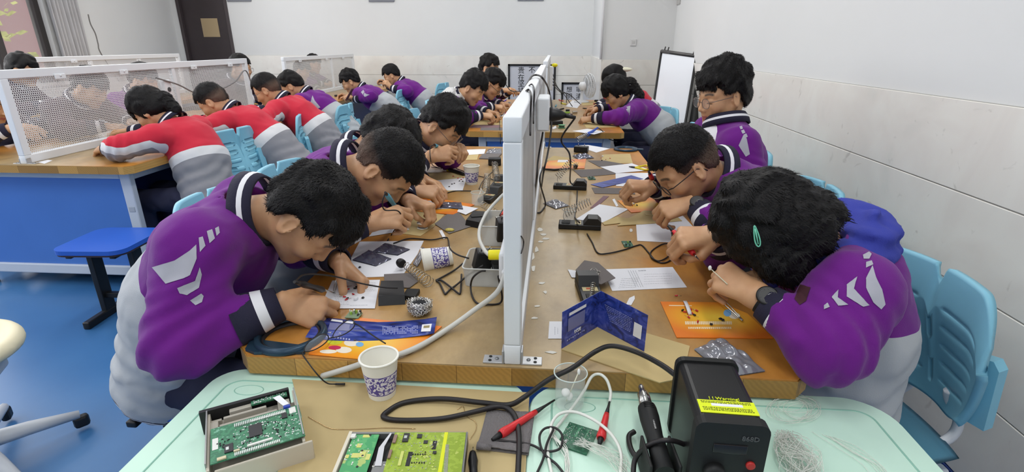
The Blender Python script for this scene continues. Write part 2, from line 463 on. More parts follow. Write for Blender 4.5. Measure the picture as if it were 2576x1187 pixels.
# ================================================================== BENCHES
def wood_mat(name, warm=True):
    m, nt, b = nodes(name)
    tc = nt.nodes.new('ShaderNodeTexCoord')
    br = nt.nodes.new('ShaderNodeTexBrick')
    mp = nt.nodes.new('ShaderNodeMapping'); mp.inputs['Rotation'].default_value = (R(90), 0, 0)
    nt.links.new(tc.outputs['Object'], mp.inputs['Vector']); nt.links.new(mp.outputs['Vector'], br.inputs['Vector'])
    br.inputs['Scale'].default_value = 1.0; br.inputs['Brick Width'].default_value = 0.115; br.inputs['Row Height'].default_value = 0.06
    br.inputs['Mortar Size'].default_value = 0.0006; br.offset = 0.37
    br.inputs['Color1'].default_value = srgb(142, 104, 46); br.inputs['Color2'].default_value = srgb(202, 156, 82); br.inputs['Mortar'].default_value = srgb(105, 72, 36)
    wv = nt.nodes.new('ShaderNodeTexWave'); wv.inputs['Scale'].default_value = 26; wv.inputs['Distortion'].default_value = 5; wv.inputs['Detail'].default_value = 3
    mp2 = nt.nodes.new('ShaderNodeMapping'); mp2.inputs['Scale'].default_value = (1.0, 0.25, 2.2); mp2.inputs['Rotation'].default_value = (0, R(24), 0)
    nt.links.new(tc.outputs['Object'], mp2.inputs['Vector']); nt.links.new(mp2.outputs['Vector'], wv.inputs['Vector'])
    mx = nt.nodes.new('ShaderNodeMixRGB'); mx.blend_type = 'MULTIPLY'; mx.inputs['Fac'].default_value = 0.16
    nt.links.new(br.outputs['Color'], mx.inputs['Color1']); nt.links.new(wv.outputs['Color'], mx.inputs['Color2'])
    nt.links.new(mx.outputs['Color'], b.inputs['Base Color'])
    b.inputs['Roughness'].default_value = 0.38
    return m
def top_mat(name, half):
    """varnished planks, worn to a grey brown along the middle of the bench; local x is across the bench"""
    m, nt, b = nodes(name)
    tc = nt.nodes.new('ShaderNodeTexCoord')
    sx = nt.nodes.new('ShaderNodeSeparateXYZ'); nt.links.new(tc.outputs['Object'], sx.inputs['Vector'])
    ab = nt.nodes.new('ShaderNodeMath'); ab.operation = 'ABSOLUTE'; nt.links.new(sx.outputs['X'], ab.inputs[0])
    n1 = nt.nodes.new('ShaderNodeTexNoise'); n1.inputs['Scale'].default_value = 4.5; n1.inputs['Detail'].default_value = 7; n1.inputs['Roughness'].default_value = 0.62
    nt.links.new(tc.outputs['Object'], n1.inputs['Vector'])
    md = nt.nodes.new('ShaderNodeMath'); md.operation = 'MULTIPLY_ADD'; md.inputs[1].default_value = 0.42; nt.links.new(n1.outputs['Fac'], md.inputs[0]); 
    sub = nt.nodes.new('ShaderNodeMath'); sub.operation = 'SUBTRACT'; sub.inputs[1].default_value = 0.21
    nt.links.new(ab.outputs[0], md.inputs[2]); nt.links.new(md.outputs[0], sub.inputs[0])
    r = nt.nodes.new('ShaderNodeValToRGB'); e = r.color_ramp.elements
    e[0].position = 0.0; e[0].color = srgb(166, 145, 108)
    e[1].position = half; e[1].color = srgb(196, 132, 50)
    x = e.new(0.16); x.color = srgb(174, 148, 104)
    x = e.new(0.34); x.color = srgb(182, 142, 86)
    x = e.new(0.46); x.color = srgb(190, 132, 64)
    nt.links.new(sub.outputs[0], r.inputs['Fac'])
    mp = nt.nodes.new('ShaderNodeMapping'); mp.inputs['Scale'].default_value = (3.2, 1.7, 1.0)
    n2 = nt.nodes.new('ShaderNodeTexNoise'); n2.inputs['Scale'].default_value = 3.4; n2.inputs['Detail'].default_value = 9; n2.inputs['Roughness'].default_value = .66
    nt.links.new(tc.outputs['Object'], mp.inputs['Vector']); nt.links.new(mp.outputs['Vector'], n2.inputs['Vector'])
    r2 = nt.nodes.new('ShaderNodeValToRGB'); r2.color_ramp.elements[0].position = 0.3; r2.color_ramp.elements[0].color = (0.60, 0.57, 0.53, 1); r2.color_ramp.elements[1].position = 0.60; r2.color_ramp.elements[1].color = (1, 1, 1, 1)
    nt.links.new(n2.outputs['Fac'], r2.inputs['Fac'])
    mx = nt.nodes.new('ShaderNodeMixRGB'); mx.blend_type = 'MULTIPLY'; mx.inputs['Fac'].default_value = 0.8
    nt.links.new(r.outputs['Color'], mx.inputs['Color1']); nt.links.new(r2.outputs['Color'], mx.inputs['Color2'])
    nt.links.new(mx.outputs['Color'], b.inputs['Base Color'])
    b.inputs['Roughness'].default_value = 0.33
    nb = nt.nodes.new('ShaderNodeTexNoise'); nb.inputs['Scale'].default_value = 14; nt.links.new(tc.outputs['Object'], nb.inputs['Vector'])
    bp = nt.nodes.new('ShaderNodeBump'); bp.inputs['Strength'].default_value = 0.12; bp.inputs['Distance'].default_value = 0.01
    nt.links.new(nb.outputs['Fac'], bp.inputs['Height']); nt.links.new(bp.outputs['Normal'], b.inputs['Normal'])
    return m
M_EDGE = wood_mat('block_wood_edge')
M_TOP = top_mat('worn_varnished_top', 0.62)
M_FRAME = mat('pale_grey_steel', (196, 203, 214), 0.4)
M_BLUEP = mat('blue_panel', (74, 120, 196), 0.35, var=0.04, scale=3)
M_DBLUE = mat('dark_blue_panel', (30, 46, 96), 0.4)
M_FOOT = mat('black_rubber', (30, 30, 32), 0.6)
TZ = 0.77

def bench(label, x, y, rz, L=2.44, W=1.2, th=0.044, group=None):
    """origin at the middle of the near short edge on the floor; the bench runs along local +y"""
    t = thing('workbench', label, 'workbench', (x, y, 0), rz, group)
    mb = MB()
    ch = 0.035
    pl = [(-W / 2 + ch, 0), (W / 2 - ch, 0), (W / 2, ch), (W / 2, L - ch), (W / 2 - ch, L), (-W / 2 + ch, L), (-W / 2, L - ch), (-W / 2, ch)]
    mb.prism(pl, TZ - th, TZ - 0.003, mi=0)
    child('tabletop', mb_mesh(mb, 'tabletop', [M_EDGE, M_TOP]), t)
    mb = MB(); e = 0.0015
    mb.prism([(p[0] * (1 - 2 * e / W), e + p[1] * (1 - 2 * e / L)) for p in pl], TZ - 0.003, TZ, mi=0)
    child('table_mat', mb_mesh(mb, 'table_mat', [M_TOP]), t)
    wb = W - 0.18; y0, y1 = 0.09, L - 0.09; zt = TZ - th
    fm = MB()
    for sx in (-1, 1):
        for yy in (y0, y1): fm.box((sx * (wb / 2 - 0.03), yy + (0.02 if yy == y0 else -0.02), (zt + 0.08) / 2), (0.06, 0.04, zt - 0.08), bev=0.006)
        fm.box((sx * (wb / 2 - 0.03), (y0 + y1) / 2, 0.11), (0.04, y1 - y0 - 0.08, 0.06), bev=0.006)
        fm.box((sx * (wb / 2 - 0.03), (y0 + y1) / 2, zt - 0.03), (0.04, y1 - y0 - 0.08, 0.06), bev=0.006)
    for yy in (y0 + 0.02, y1 - 0.02):
        fm.box((0, yy, 0.11), (wb - 0.12, 0.038, 0.06), bev=0.006); fm.box((0, yy, zt - 0.025), (wb - 0.12, 0.038, 0.05), bev=0.006)
    child('frame', mb_mesh(fm, 'frame', [M_FRAME]), t)
    for yy in (y0 + 0.022, y1 - 0.022):
        child('end_panel', mb_mesh(MB().box((0, yy, (zt + 0.09) / 2), (wb - 0.13, 0.012, zt - 0.19)), 'end_panel', [M_BLUEP]), t)
    for sx in (-1, 1):
        child('side_panel', mb_mesh(MB().box((sx * (wb / 2 - 0.19), (y0 + y1) / 2, (zt + 0.09) / 2), (0.012, y1 - y0 - 0.09, zt - 0.12)), 'side_panel', [M_DBLUE]), t)
    me = mb_mesh(MB().lathe([(0.02, 0), (0.024, 0.004), (0.022, 0.03), (0.01, 0.034), (0.01, 0.08)], 12), 'foot', [M_FOOT])
    for sx in (-1, 1):
        for yy in (y0 + 0.02, y1 - 0.02):
            f = child('foot', me, t); f.location = (sx * (wb / 2 - 0.03), yy, 0)
    child('lock_plate', mb_mesh(MB().box((wb / 2 - 0.03, y0 - 0.001, 0.50), (0.035, 0.004, 0.03), bev=0.002), 'lock_plate', [mat('lock_grey', (168, 174, 184), 0.4)]), t)
    return t
def mb_mesh(mb, name, mats):
    me = bpy.data.meshes.new(name); me.from_pydata(mb.v, [], mb.f)
    for m in mats: me.materials.append(m)
    me.polygons.foreach_set('material_index', mb.m); me.polygons.foreach_set('use_smooth', [bool(x) for x in mb.s])
    me.update(); return me

XT = -0.072
bench('near wooden workbench with black pan stands of soldering irons, right of the blue stool', XT, 0.91, 0, group='wooden workbenches')
bench('far wooden workbench with the white fan, behind the nearest workbench', XT, 3.97, 0, L=2.45, group='wooden workbenches')
bench('left workbench with blue cabinet end and tall white mesh divider beside the red jackets', -2.915, 2.60, R(0.6), L=2.5, W=1.28, group='wooden workbenches')
bench('far left workbench against the tiled wall, before two purple jackets', -3.09, 6.03, R(0.5), L=2.4, group='wooden workbenches')
bench('farthest left workbench behind the mesh divider near the windows', -4.97, 4.75, 0, L=2.4, group='wooden workbenches')

# ------------------------------------------------------------------ partitions
def perf_mat():
    m, nt, b = nodes('perforated_steel')
    tc = nt.nodes.new('ShaderNodeTexCoord')
    sx = nt.nodes.new('ShaderNodeSeparateXYZ'); nt.links.new(tc.outputs['UV'], sx.inputs['Vector'])
    # hexagonal lattice of round holes, pitch in metres from the UVs
    def lattice(ox, oy):
        out = []
        for ax, off, p in (('X', ox, 0.0126), ('Y', oy, 0.0218)):
            a = nt.nodes.new('ShaderNodeMath'); a.operation = 'MULTIPLY_ADD'; a.inputs[1].default_value = 1 / p; a.inputs[2].default_value = off
            nt.links.new(sx.outputs[ax], a.inputs[0])
            f = nt.nodes.new('ShaderNodeMath'); f.operation = 'FRACT'; nt.links.new(a.outputs[0], f.inputs[0])
            s = nt.nodes.new('ShaderNodeMath'); s.operation = 'SUBTRACT'; s.inputs[1].default_value = 0.5; nt.links.new(f.outputs[0], s.inputs[0])
            q = nt.nodes.new('ShaderNodeMath'); q.operation = 'MULTIPLY'; q.inputs[1].default_value = p; nt.links.new(s.outputs[0], q.inputs[0])
            s2 = nt.nodes.new('ShaderNodeMath'); s2.operation = 'MULTIPLY'; nt.links.new(q.outputs[0], s2.inputs[0]); nt.links.new(q.outputs[0], s2.inputs[1])
            out.append(s2)
        ad = nt.nodes.new('ShaderNodeMath'); ad.operation = 'ADD'; nt.links.new(out[0].outputs[0], ad.inputs[0]); nt.links.new(out[1].outputs[0], ad.inputs[1])
        return ad
    l1, l2_ = lattice(0, 0), lattice(0.5, 0.5)
    mn = nt.nodes.new('ShaderNodeMath'); mn.operation = 'MINIMUM'; nt.links.new(l1.outputs[0], mn.inputs[0]); nt.links.new(l2_.outputs[0], mn.inputs[1])
    gt = nt.nodes.new('ShaderNodeMath'); gt.operation = 'GREATER_THAN'; gt.inputs[1].default_value = 0.0044 ** 2; nt.links.new(mn.outputs[0], gt.inputs[0])
    nt.links.new(gt.outputs[0], b.inputs['Alpha'])
    b.inputs['Base Color'].default_value = srgb(224, 225, 226); b.inputs['Roughness'].default_value = 0.45
    return m
M_PERF = perf_mat()
M_WSTEEL = mat('white_powder_coat', (226, 229, 232), 0.42)
M_WSTEEL_W = mat('worn_white_sheet', (186, 188, 186), 0.45, var=0.14, scale=7, bump=0.5, bscale=14)
def partition(label, A, B, z0, z1, th=0.034, perf=True, posts=(0.5,), hooks=(), feet=True, group='bench dividers'):
    """a framed steel panel standing from A to B (points on the bench top)"""
    A, B = Vector((A[0], A[1], z0)), Vector((B[0], B[1], z0))
    L = (B - A).length; ang = math.atan2((B - A).y, (B - A).x)
    t = thing('bench_divider', label, 'divider', A, ang, group)
    H = z1 - z0; fm = MB(); w = 0.045
    fm.box((L / 2, 0, H - w / 2), (L, th, w), bev=0.003).box((L / 2, 0, w / 2), (L, th, w), bev=0.003)
    for x in (w / 2, L - w / 2): fm.box((x, 0, H / 2), (w, th, H - 2 * w), bev=0.003)
    for p in posts: fm.box((p * L, 0, H / 2), (w * 0.8, th * 0.8, H - 2 * w), bev=0.003)
    child('frame', mb_mesh(fm, 'frame', [M_WSTEEL]), t)
    cuts = [w] + [p * L for p in posts] + [L - w]
    for a, c in zip(cuts[:-1], cuts[1:]):
        me = bpy.data.meshes.new('sheet')
        if perf:
            me.from_pydata([(a, 0, w), (c, 0, w), (c, 0, H - w), (a, 0, H - w)], [], [(0, 1, 2, 3)])
            uv = me.uv_layers.new(name='UVMap')
            for li, (x, y) in enumerate(((a, w), (c, w), (c, H - w), (a, H - w))): uv.data[li].uv = (x, y)
            me.materials.append(M_PERF); me.update()
            o = child('mesh_sheet', me, t)
            md = o.modifiers.new('thick', 'SOLIDIFY'); md.thickness = 0.0012
        else:
            o = child('sheet', mb_mesh(MB().box(((a + c) / 2, 0, H / 2), (c - a, th * 0.5, H - 2 * w + 0.004)), 'sheet', [M_WSTEEL_W]), t)
    for x in hooks:
        hk = MB().box((x, -th / 2 - 0.004, H - w - 0.004), (0.075, 0.007, 0.03), bev=0.004)
        hk.tube([(x, -th / 2 - 0.008, H - w), (x, -th / 2 - 0.0105, H - w)], 0.006, 8)
        child('hook_plate', mb_mesh(hk, 'hook_plate', [M_WSTEEL]), t)
    if feet:
        for x in (0.014, L - 0.02):
            for s in (-1, 1):
                ft = MB().box((x, s * (th / 2 + 0.022), 0.002), (0.028, 0.044, 0.004), bev=0.001).box((x, s * (th / 2 + 0.0025), 0.016), (0.028, 0.004, 0.03), bev=0.001)
                for k in (-1, 1): ft.lathe([(0.0035, 0), (0.0035, 0.0012)], 8, Matrix.Translation((x + 0.007 * k, s * (th / 2 + 0.030), 0.004)), 1)
                for k in (-1, 1): ft.lathe([(0.0045, 0), (0.004, 0.002), (0.001, 0.003)], 8, Matrix.Translation((x, s * (th / 2 + 0.016), 0.004)), 0)
                child('bracket', mb_mesh(ft, 'bracket', [mat('bracket_zinc', (186, 188, 190), 0.35, 0.6), mat('screw_hole', (30, 30, 30), 0.6)]), t)
    return t
partition('white solid-sided divider on the near bench with sockets and looped cables', (XT, 0.92), (XT, 3.36), TZ, 1.272, perf=False, posts=(0.34, 0.67))
partition('white divider on the far bench, behind the near divider', (XT, 4.03), (XT, 6.36), TZ, 1.272, perf=False, posts=(0.5,))
partition('large white perforated divider on the left bench in front of the red jackets', (-2.90, 2.625), (-2.965, 5.08), TZ, 1.262, th=0.036, posts=(0.56,), hooks=(0.36, 0.86, 1.62, 2.15))
partition('white perforated divider on the far left bench against the tiled wall', (-3.09, 6.05), (-3.11, 8.3), TZ, 1.25, posts=(0.62,), hooks=(0.4, 1.2, 1.8))
partition('white perforated divider by the windows behind the large perforated one', (-4.93, 4.8), (-5.0, 7.0), TZ, 1.272, posts=(0.33, 0.66), hooks=(0.5,))
# ================================================================== CHAIRS
M_CHAIR = mat('sky_blue_plastic', (132, 194, 216), 0.42, var=0.02, scale=20, bump=0.04, bscale=400)
M_SEAT = mat('blue_plastic_seat', (120, 184, 208), 0.42)
M_TUBE = mat('white_steel_tube', (214, 218, 224), 0.35)
def back_mesh():
    nu, nv = 64, 46; W, Ht = 0.43, 0.40
    P = {}; vs = []; idx = {}
    def pos(u, v):
        # u in -1..1 across, v 0..1 up
        hw = W / 2 * (0.66 + 0.34 * min(1, v * 1.5) ** 0.8)
        # rounded outline: bottom tongue and two top lobes with a notch between
        au = abs(u)
        top = Ht - 0.050 * max(0, (0.075 - au) / 0.075) ** 0.8 - 0.10 * max(0, (au - 0.62) / 0.38) ** 2.2
        bot = 0.05 * max(0, (au - 0.35) / 0.65) ** 2
        z = bot + (top - bot) * v
        x = u * hw
        y = -0.055 * au ** 2.0 + 0.03 * math.cos(v * PI) * 0.7 - 0.025 * max(0, v - 0.75) / 0.25 * -1.0
        # grooves
        for g in (0.2, 0.34, 0.48, 0.62, 0.75):
            if 0.17 < au < 0.88:
                f = min(1, (au - 0.17) / 0.05, (0.88 - au) / 0.05)
                y += 0.006 * f * math.exp(-((v - g) / 0.012) ** 2)
        return (x, y, z)
    vline = sorted(set([i / nv for i in range(nv + 1)] + [g + d for g in (0.2, 0.34, 0.48, 0.62, 0.75) for d in (-0.013, 0, 0.013)]))
    for j, v in enumerate(vline):
        for i in range(nu + 1):
            idx[i, j] = len(vs); vs.append(pos(-1 + 2 * i / nu, v))
    fs = []
    for j in range(len(vline) - 1):
        vm = (vline[j] + vline[j + 1]) / 2
        for i in range(nu):
            um = -1 + 2 * (i + 0.5) / nu
            if abs(um) < 0.033 and (0.54 < vm < 0.72 or 0.16 < vm < 0.36): continue      # the two slots
            fs.append((idx[i, j], idx[i + 1, j], idx[i + 1, j + 1], idx[i, j + 1]))
    bm = bmesh.new()
    bv = [bm.verts.new(v) for v in vs]
    for f in fs: bm.faces.new([bv[k] for k in f])
    loose = [v for v in bm.verts if not v.link_faces]
    bmesh.ops.delete(bm, geom=loose, context='VERTS')
    bmesh.ops.solidify(bm, geom=bm.faces[:], thickness=0.02)
    bmesh.ops.recalc_face_normals(bm, faces=bm.faces[:])
    # soften the outer edge
    me = bpy.data.meshes.new('backrest'); bm.to_mesh(me); bm.free()
    for p in me.polygons: p.use_smooth = True
    me.materials.append(M_CHAIR); return me
ME_BACK = back_mesh()
def wing_mesh():
    out = []
    for s in (-1, 1):
        mb = MB()
        mb.prism([(-0.02, 0), (0.02, 0), (0.026, 0.17), (0.012, 0.19), (-0.014, 0.185)], -0.006, 0.022,
                 Matrix.Translation((s * 0.168, 0.014, 0.05)) @ Matrix.Rotation(R(90), 4, 'X') @ Matrix.Rotation(R(14) * s, 4, 'Y'))
        out.append(mb_mesh(mb, 'back_rib', [M_CHAIR]))
    return out
ME_RIB = wing_mesh()
def seat_mesh():
    mb = MB(); n = 9; vs = []; fs = []
    N = 20
    for i in range(N + 1):
        for j in range(N + 1):
            u, v = -1 + 2 * i / N, -1 + 2 * j / N
            # squircle
            x = u * math.sqrt(max(0, 1 - 0.32 * v * v)) * 0.215; y = v * math.sqrt(max(0, 1 - 0.32 * u * u)) * 0.205
            vs.append((x, y, 0.015 * (u * u * 0.8 + max(0, v) ** 2 * 0.5 - max(0, -v) ** 4 * 0.9)))
    for i in range(N):
        for j in range(N): fs.append((i * (N + 1) + j, (i + 1) * (N + 1) + j, (i + 1) * (N + 1) + j + 1, i * (N + 1) + j + 1))
    bm = bmesh.new(); bv = [bm.verts.new(v) for v in vs]
    for f in fs: bm.faces.new([bv[k] for k in f])
    bmesh.ops.solidify(bm, geom=bm.faces[:], thickness=0.022); bmesh.ops.recalc_face_normals(bm, faces=bm.faces[:])
    me = bpy.data.meshes.new('seat'); bm.to_mesh(me); bm.free()
    for p in me.polygons: p.use_smooth = True
    me.materials.append(M_SEAT); return me
ME_SEAT = seat_mesh()
SH = 0.43                                      # seat height
def chair_frame():
    mb = MB()
    for s in (-1, 1):
        x = 0.10 * s
        mb.tube(smooth_path([(x * 0.7, -0.196, 0.55), (x * 0.7, -0.206, 0.52), (x * 0.85, -0.235, 0.46), (x, -0.20, 0.415), (x, -0.10, 0.395), (x, 0.12, 0.395)], 6), 0.0125, 8)
    return mb_mesh(mb, 'frame', [M_TUBE])
ME_FRAME = chair_frame()
def chair_leg(s):
    mb = MB().box((0.17 * s, -0.02, 0.21), (0.03, 0.06, 0.36), bev=0.008)
    mb.box((0.17 * s, 0.0, 0.03), (0.035, 0.40, 0.03), bev=0.008).box((0.17 * s, 0.0, 0.385), (0.03, 0.30, 0.025), bev=0.006)
    for y in (-0.185, 0.185): mb.box((0.17 * s, y, 0.008), (0.04, 0.035, 0.016), bev=0.003, mi=1)
    return mb_mesh(mb, 'leg', [M_TUBE, M_FOOT])
ME_LEGS = [chair_leg(-1), chair_leg(1)]
ME_BAR = mb_mesh(MB().tube([(-0.17, -0.02, 0.16), (0.17, -0.02, 0.16)], 0.012, 8), 'stretcher', [M_TUBE])
CHAIRS = []
def chair(label, x, y, face, dz=0.0):
    """face: heading of the sitter in degrees, 0 = +x; local +y is forward"""
    t = thing('student_chair', label, 'chair', (x, y, dz), R(face - 90), 'blue plastic student chairs')
    b = child('backrest', ME_BACK, t); b.location = (0, -0.195, 0.475); b.rotation_euler = (R(8), 0, PI)
    for m in ME_RIB: child('back_rib', m, b)
    s = child('seat', ME_SEAT, t); s.location = (0, 0.0, SH)
    child('frame', ME_FRAME, t)
    for m in ME_LEGS: child('leg', m, t)
    child('stretcher', ME_BAR, t)
    CHAIRS.append(t); return t
# ================================================================== PEOPLE: implicit surfaces
A3 = lambda *v: np.array(v, dtype=np.float32)
def smin(a, b, k):
    h = np.clip(0.5 + 0.5 * (b - a) / k, 0, 1); return b * (1 - h) + a * h - k * h * (1 - h)
def smax(a, b, k): return -smin(-a, -b, k)
def caps(P, a, b, ra, rb):
    a = np.asarray(a, np.float32); b = np.asarray(b, np.float32); ba = b - a
    q = P - a; t = np.clip((q @ ba) / max(1e-9, float(ba @ ba)), 0, 1)
    return np.linalg.norm(q - t[:, None] * ba, axis=1) - (ra + (rb - ra) * t)
def elld(P, c, r, M=None):
    q = P - np.asarray(c, np.float32)
    if M is not None: q = q @ np.asarray(M, np.float32)
    r = np.asarray(r, np.float32)
    k0 = np.linalg.norm(q / r, axis=1); k1 = np.linalg.norm(q / (r * r), axis=1)
    return k0 * (k0 - 1.0) / np.maximum(k1, 1e-6)
def surfnet(f, lo, hi, h, B=4, slack=0.012):
    lo = np.asarray(lo, np.float32); nb = np.maximum(1, np.ceil((np.asarray(hi) - lo) / (h * B)).astype(int)); n = nb * B
    g = np.stack(np.meshgrid(*[np.arange(k) for k in nb], indexing='ij'), -1).reshape(-1, 3)
    dc = f((lo + (g + 0.5) * (B * h)).astype(np.float32)).reshape(nb)
    act = np.abs(dc) < B * h * 0.87 + slack
    rep = lambda X: X.repeat(B, 0).repeat(B, 1).repeat(B, 2)
    D = np.pad(rep(dc.astype(np.float32)), ((0, 1),) * 3, mode='edge')
    Ac = rep(act); Ap = np.zeros(n + 1, bool)
    for i in (0, 1):
        for j in (0, 1):
            for k in (0, 1): Ap[i:i + n[0], j:j + n[1], k:k + n[2]] |= Ac
    ids = np.argwhere(Ap)
    D[Ap] = f((lo + ids * h).astype(np.float32))
    s = D < 0
    cnt = np.zeros(n, np.int8)
    for i in (0, 1):
        for j in (0, 1):
            for k in (0, 1): cnt += s[i:i + n[0], j:j + n[1], k:k + n[2]]
    mix = (cnt > 0) & (cnt < 8)
    cells = np.argwhere(mix); vid = np.full(n, -1, np.int64); vid[mix] = np.arange(len(cells))
    acc = np.zeros((len(cells), 3), np.float32); num = np.zeros(len(cells), np.float32)
    cor = [(0, 0, 0), (1, 0, 0), (0, 1, 0), (1, 1, 0), (0, 0, 1), (1, 0, 1), (0, 1, 1), (1, 1, 1)]
    vals = [D[cells[:, 0] + c[0], cells[:, 1] + c[1], cells[:, 2] + c[2]] for c in cor]
    for a, b in ((0, 1), (2, 3), (4, 5), (6, 7), (0, 2), (1, 3), (4, 6), (5, 7), (0, 4), (1, 5), (2, 6), (3, 7)):
        da, db = vals[a], vals[b]; x = (da < 0) != (db < 0)
        t = np.where(x, da / np.where(x, da - db, 1), 0)
        p = np.array(cor[a], np.float32) + t[:, None] * (np.array(cor[b], np.float32) - np.array(cor[a], np.float32))
        acc += np.where(x[:, None], p, 0); num += x
    V = lo + (cells + acc / np.maximum(num, 1)[:, None]) * h
    Q = []
    for ax in range(3):
        sl0 = [slice(None)] * 3; sl1 = [slice(None)] * 3; sl0[ax] = slice(0, -1); sl1[ax] = slice(1, None)
        e = np.argwhere(s[tuple(sl0)] != s[tuple(sl1)])
        u, w = [(1, 2), (2, 0), (0, 1)][ax]
        ok = (e[:, u] > 0) & (e[:, w] > 0) & (e[:, u] < n[u]) & (e[:, w] < n[w]); e = e[ok]
        def cid(du, dw):
            q = e.copy(); q[:, u] -= du; q[:, w] -= dw; return vid[q[:, 0], q[:, 1], q[:, 2]]
        q = np.stack([cid(1, 1), cid(0, 1), cid(0, 0), cid(1, 0)], 1)
        inside0 = s[e[:, 0], e[:, 1], e[:, 2]]
        q[~inside0] = q[~inside0][:, ::-1]
        Q.append(q)
    Q = np.concatenate(Q); Q = Q[(Q >= 0).all(1)]
    return V.astype(np.float32), Q
def np_mesh(name, V, Q, mats, attrs=None, smooth=True):
    me = bpy.data.meshes.new(name)
    me.vertices.add(len(V)); me.vertices.foreach_set('co', np.ascontiguousarray(V, np.float32).ravel())
    me.loops.add(Q.size); me.loops.foreach_set('vertex_index', np.ascontiguousarray(Q, np.int32).ravel())
    me.polygons.add(len(Q)); me.polygons.foreach_set('loop_start', np.arange(0, Q.size, Q.shape[1], dtype=np.int32))
    me.update(calc_edges=True)
    me.polygons.foreach_set('use_smooth', np.full(len(Q), smooth))
    for m in mats: me.materials.append(m)
    for k, a in (attrs or {}).items():
        at = me.attributes.new(k, 'FLOAT', 'POINT'); at.data.foreach_set('value', np.ascontiguousarray(a, np.float32))
    me.update(); return me
def wob(P, seed, amp, lam):
    r = np.random.RandomState(seed); d = np.zeros(len(P), np.float32)
    W = P + 0.35 * lam * np.sin(P[:, [1, 2, 0]] * (4.0 / lam) + seed)
    for k in range(5):
        v = r.normal(size=3); v /= np.linalg.norm(v)
        d += np.sin(W @ v.astype(np.float32) * (2 * PI / (lam * r.uniform(0.7, 1.5))) + r.uniform(0, 6.3))
    return amp * d / 2.2

# ------------------------------------------------------------------ skin, hair and cloth
def attr_node(nt, name):
    a = nt.nodes.new('ShaderNodeAttribute'); a.attribute_name = name; return a
def ramp_const(nt, stops, interp='CONSTANT'):
    r = nt.nodes.new('ShaderNodeValToRGB'); r.color_ramp.interpolation = interp; e = r.color_ramp.elements
    e[0].position, e[0].color = stops[0]; e[1].position, e[1].color = stops[-1]
    for p, c in stops[1:-1]:
        x = e.new(p); x.color = c
    return r
def skin_mat():
    m, nt, b = nodes('skin')
    tc = nt.nodes.new('ShaderNodeTexCoord'); n = nt.nodes.new('ShaderNodeTexNoise'); n.inputs['Scale'].default_value = 22; n.inputs['Detail'].default_value = 4
    nt.links.new(tc.outputs['Object'], n.inputs['Vector'])
    r = ramp_const(nt, [(0.3, srgb(188, 140, 102)), (0.7, srgb(206, 160, 120))], 'LINEAR'); nt.links.new(n.outputs['Fac'], r.inputs['Fac'])
    cur = r.outputs['Color']
    for nm, col in (('lip', srgb(168, 98, 88)), ('brow', srgb(40, 30, 26))):
        a = attr_node(nt, nm); mx = nt.nodes.new('ShaderNodeMixRGB'); mx.inputs['Color2'].default_value = col
        nt.links.new(a.outputs['Fac'], mx.inputs['Fac']); nt.links.new(cur, mx.inputs['Color1']); cur = mx.outputs['Color']
    nt.links.new(cur, b.inputs['Base Color'])
    b.inputs['Roughness'].default_value = 0.48
    b.inputs['Subsurface Weight'].default_value = 0.12; b.inputs['Subsurface Radius'].default_value = (0.02, 0.008, 0.004); b.inputs['Subsurface Scale'].default_value = 0.5
    return m
M_SKIN = skin_mat()
def hair_mat():
    m, nt, b = nodes('black_hair')
    a = attr_node(nt, 'fade'); mx = nt.nodes.new('ShaderNodeMixRGB')
    mx.inputs['Color1'].default_value = srgb(19, 17, 17); mx.inputs['Color2'].default_value = srgb(98, 78, 66)
    nt.links.new(a.outputs['Fac'], mx.inputs['Fac']); nt.links.new(mx.outputs['Color'], b.inputs['Base Color'])
    b.inputs['Roughness'].default_value = 0.55; b.inputs['Specular IOR Level'].default_value = 0.22
    tc = nt.nodes.new('ShaderNodeTexCoord'); n = nt.nodes.new('ShaderNodeTexNoise'); n.inputs['Scale'].default_value = 260; n.inputs['Detail'].default_value = 2
    nt.links.new(tc.outputs['Object'], n.inputs['Vector'])
    bp = nt.nodes.new('ShaderNodeBump'); bp.inputs['Strength'].default_value = 0.5; bp.inputs['Distance'].default_value = 0.003
    nt.links.new(n.outputs['Fac'], bp.inputs['Height']); nt.links.new(bp.outputs['Normal'], b.inputs['Normal'])
    return m
M_HAIR = hair_mat()
NAVY, WHITE_C = srgb(30, 28, 50), srgb(226, 226, 230)
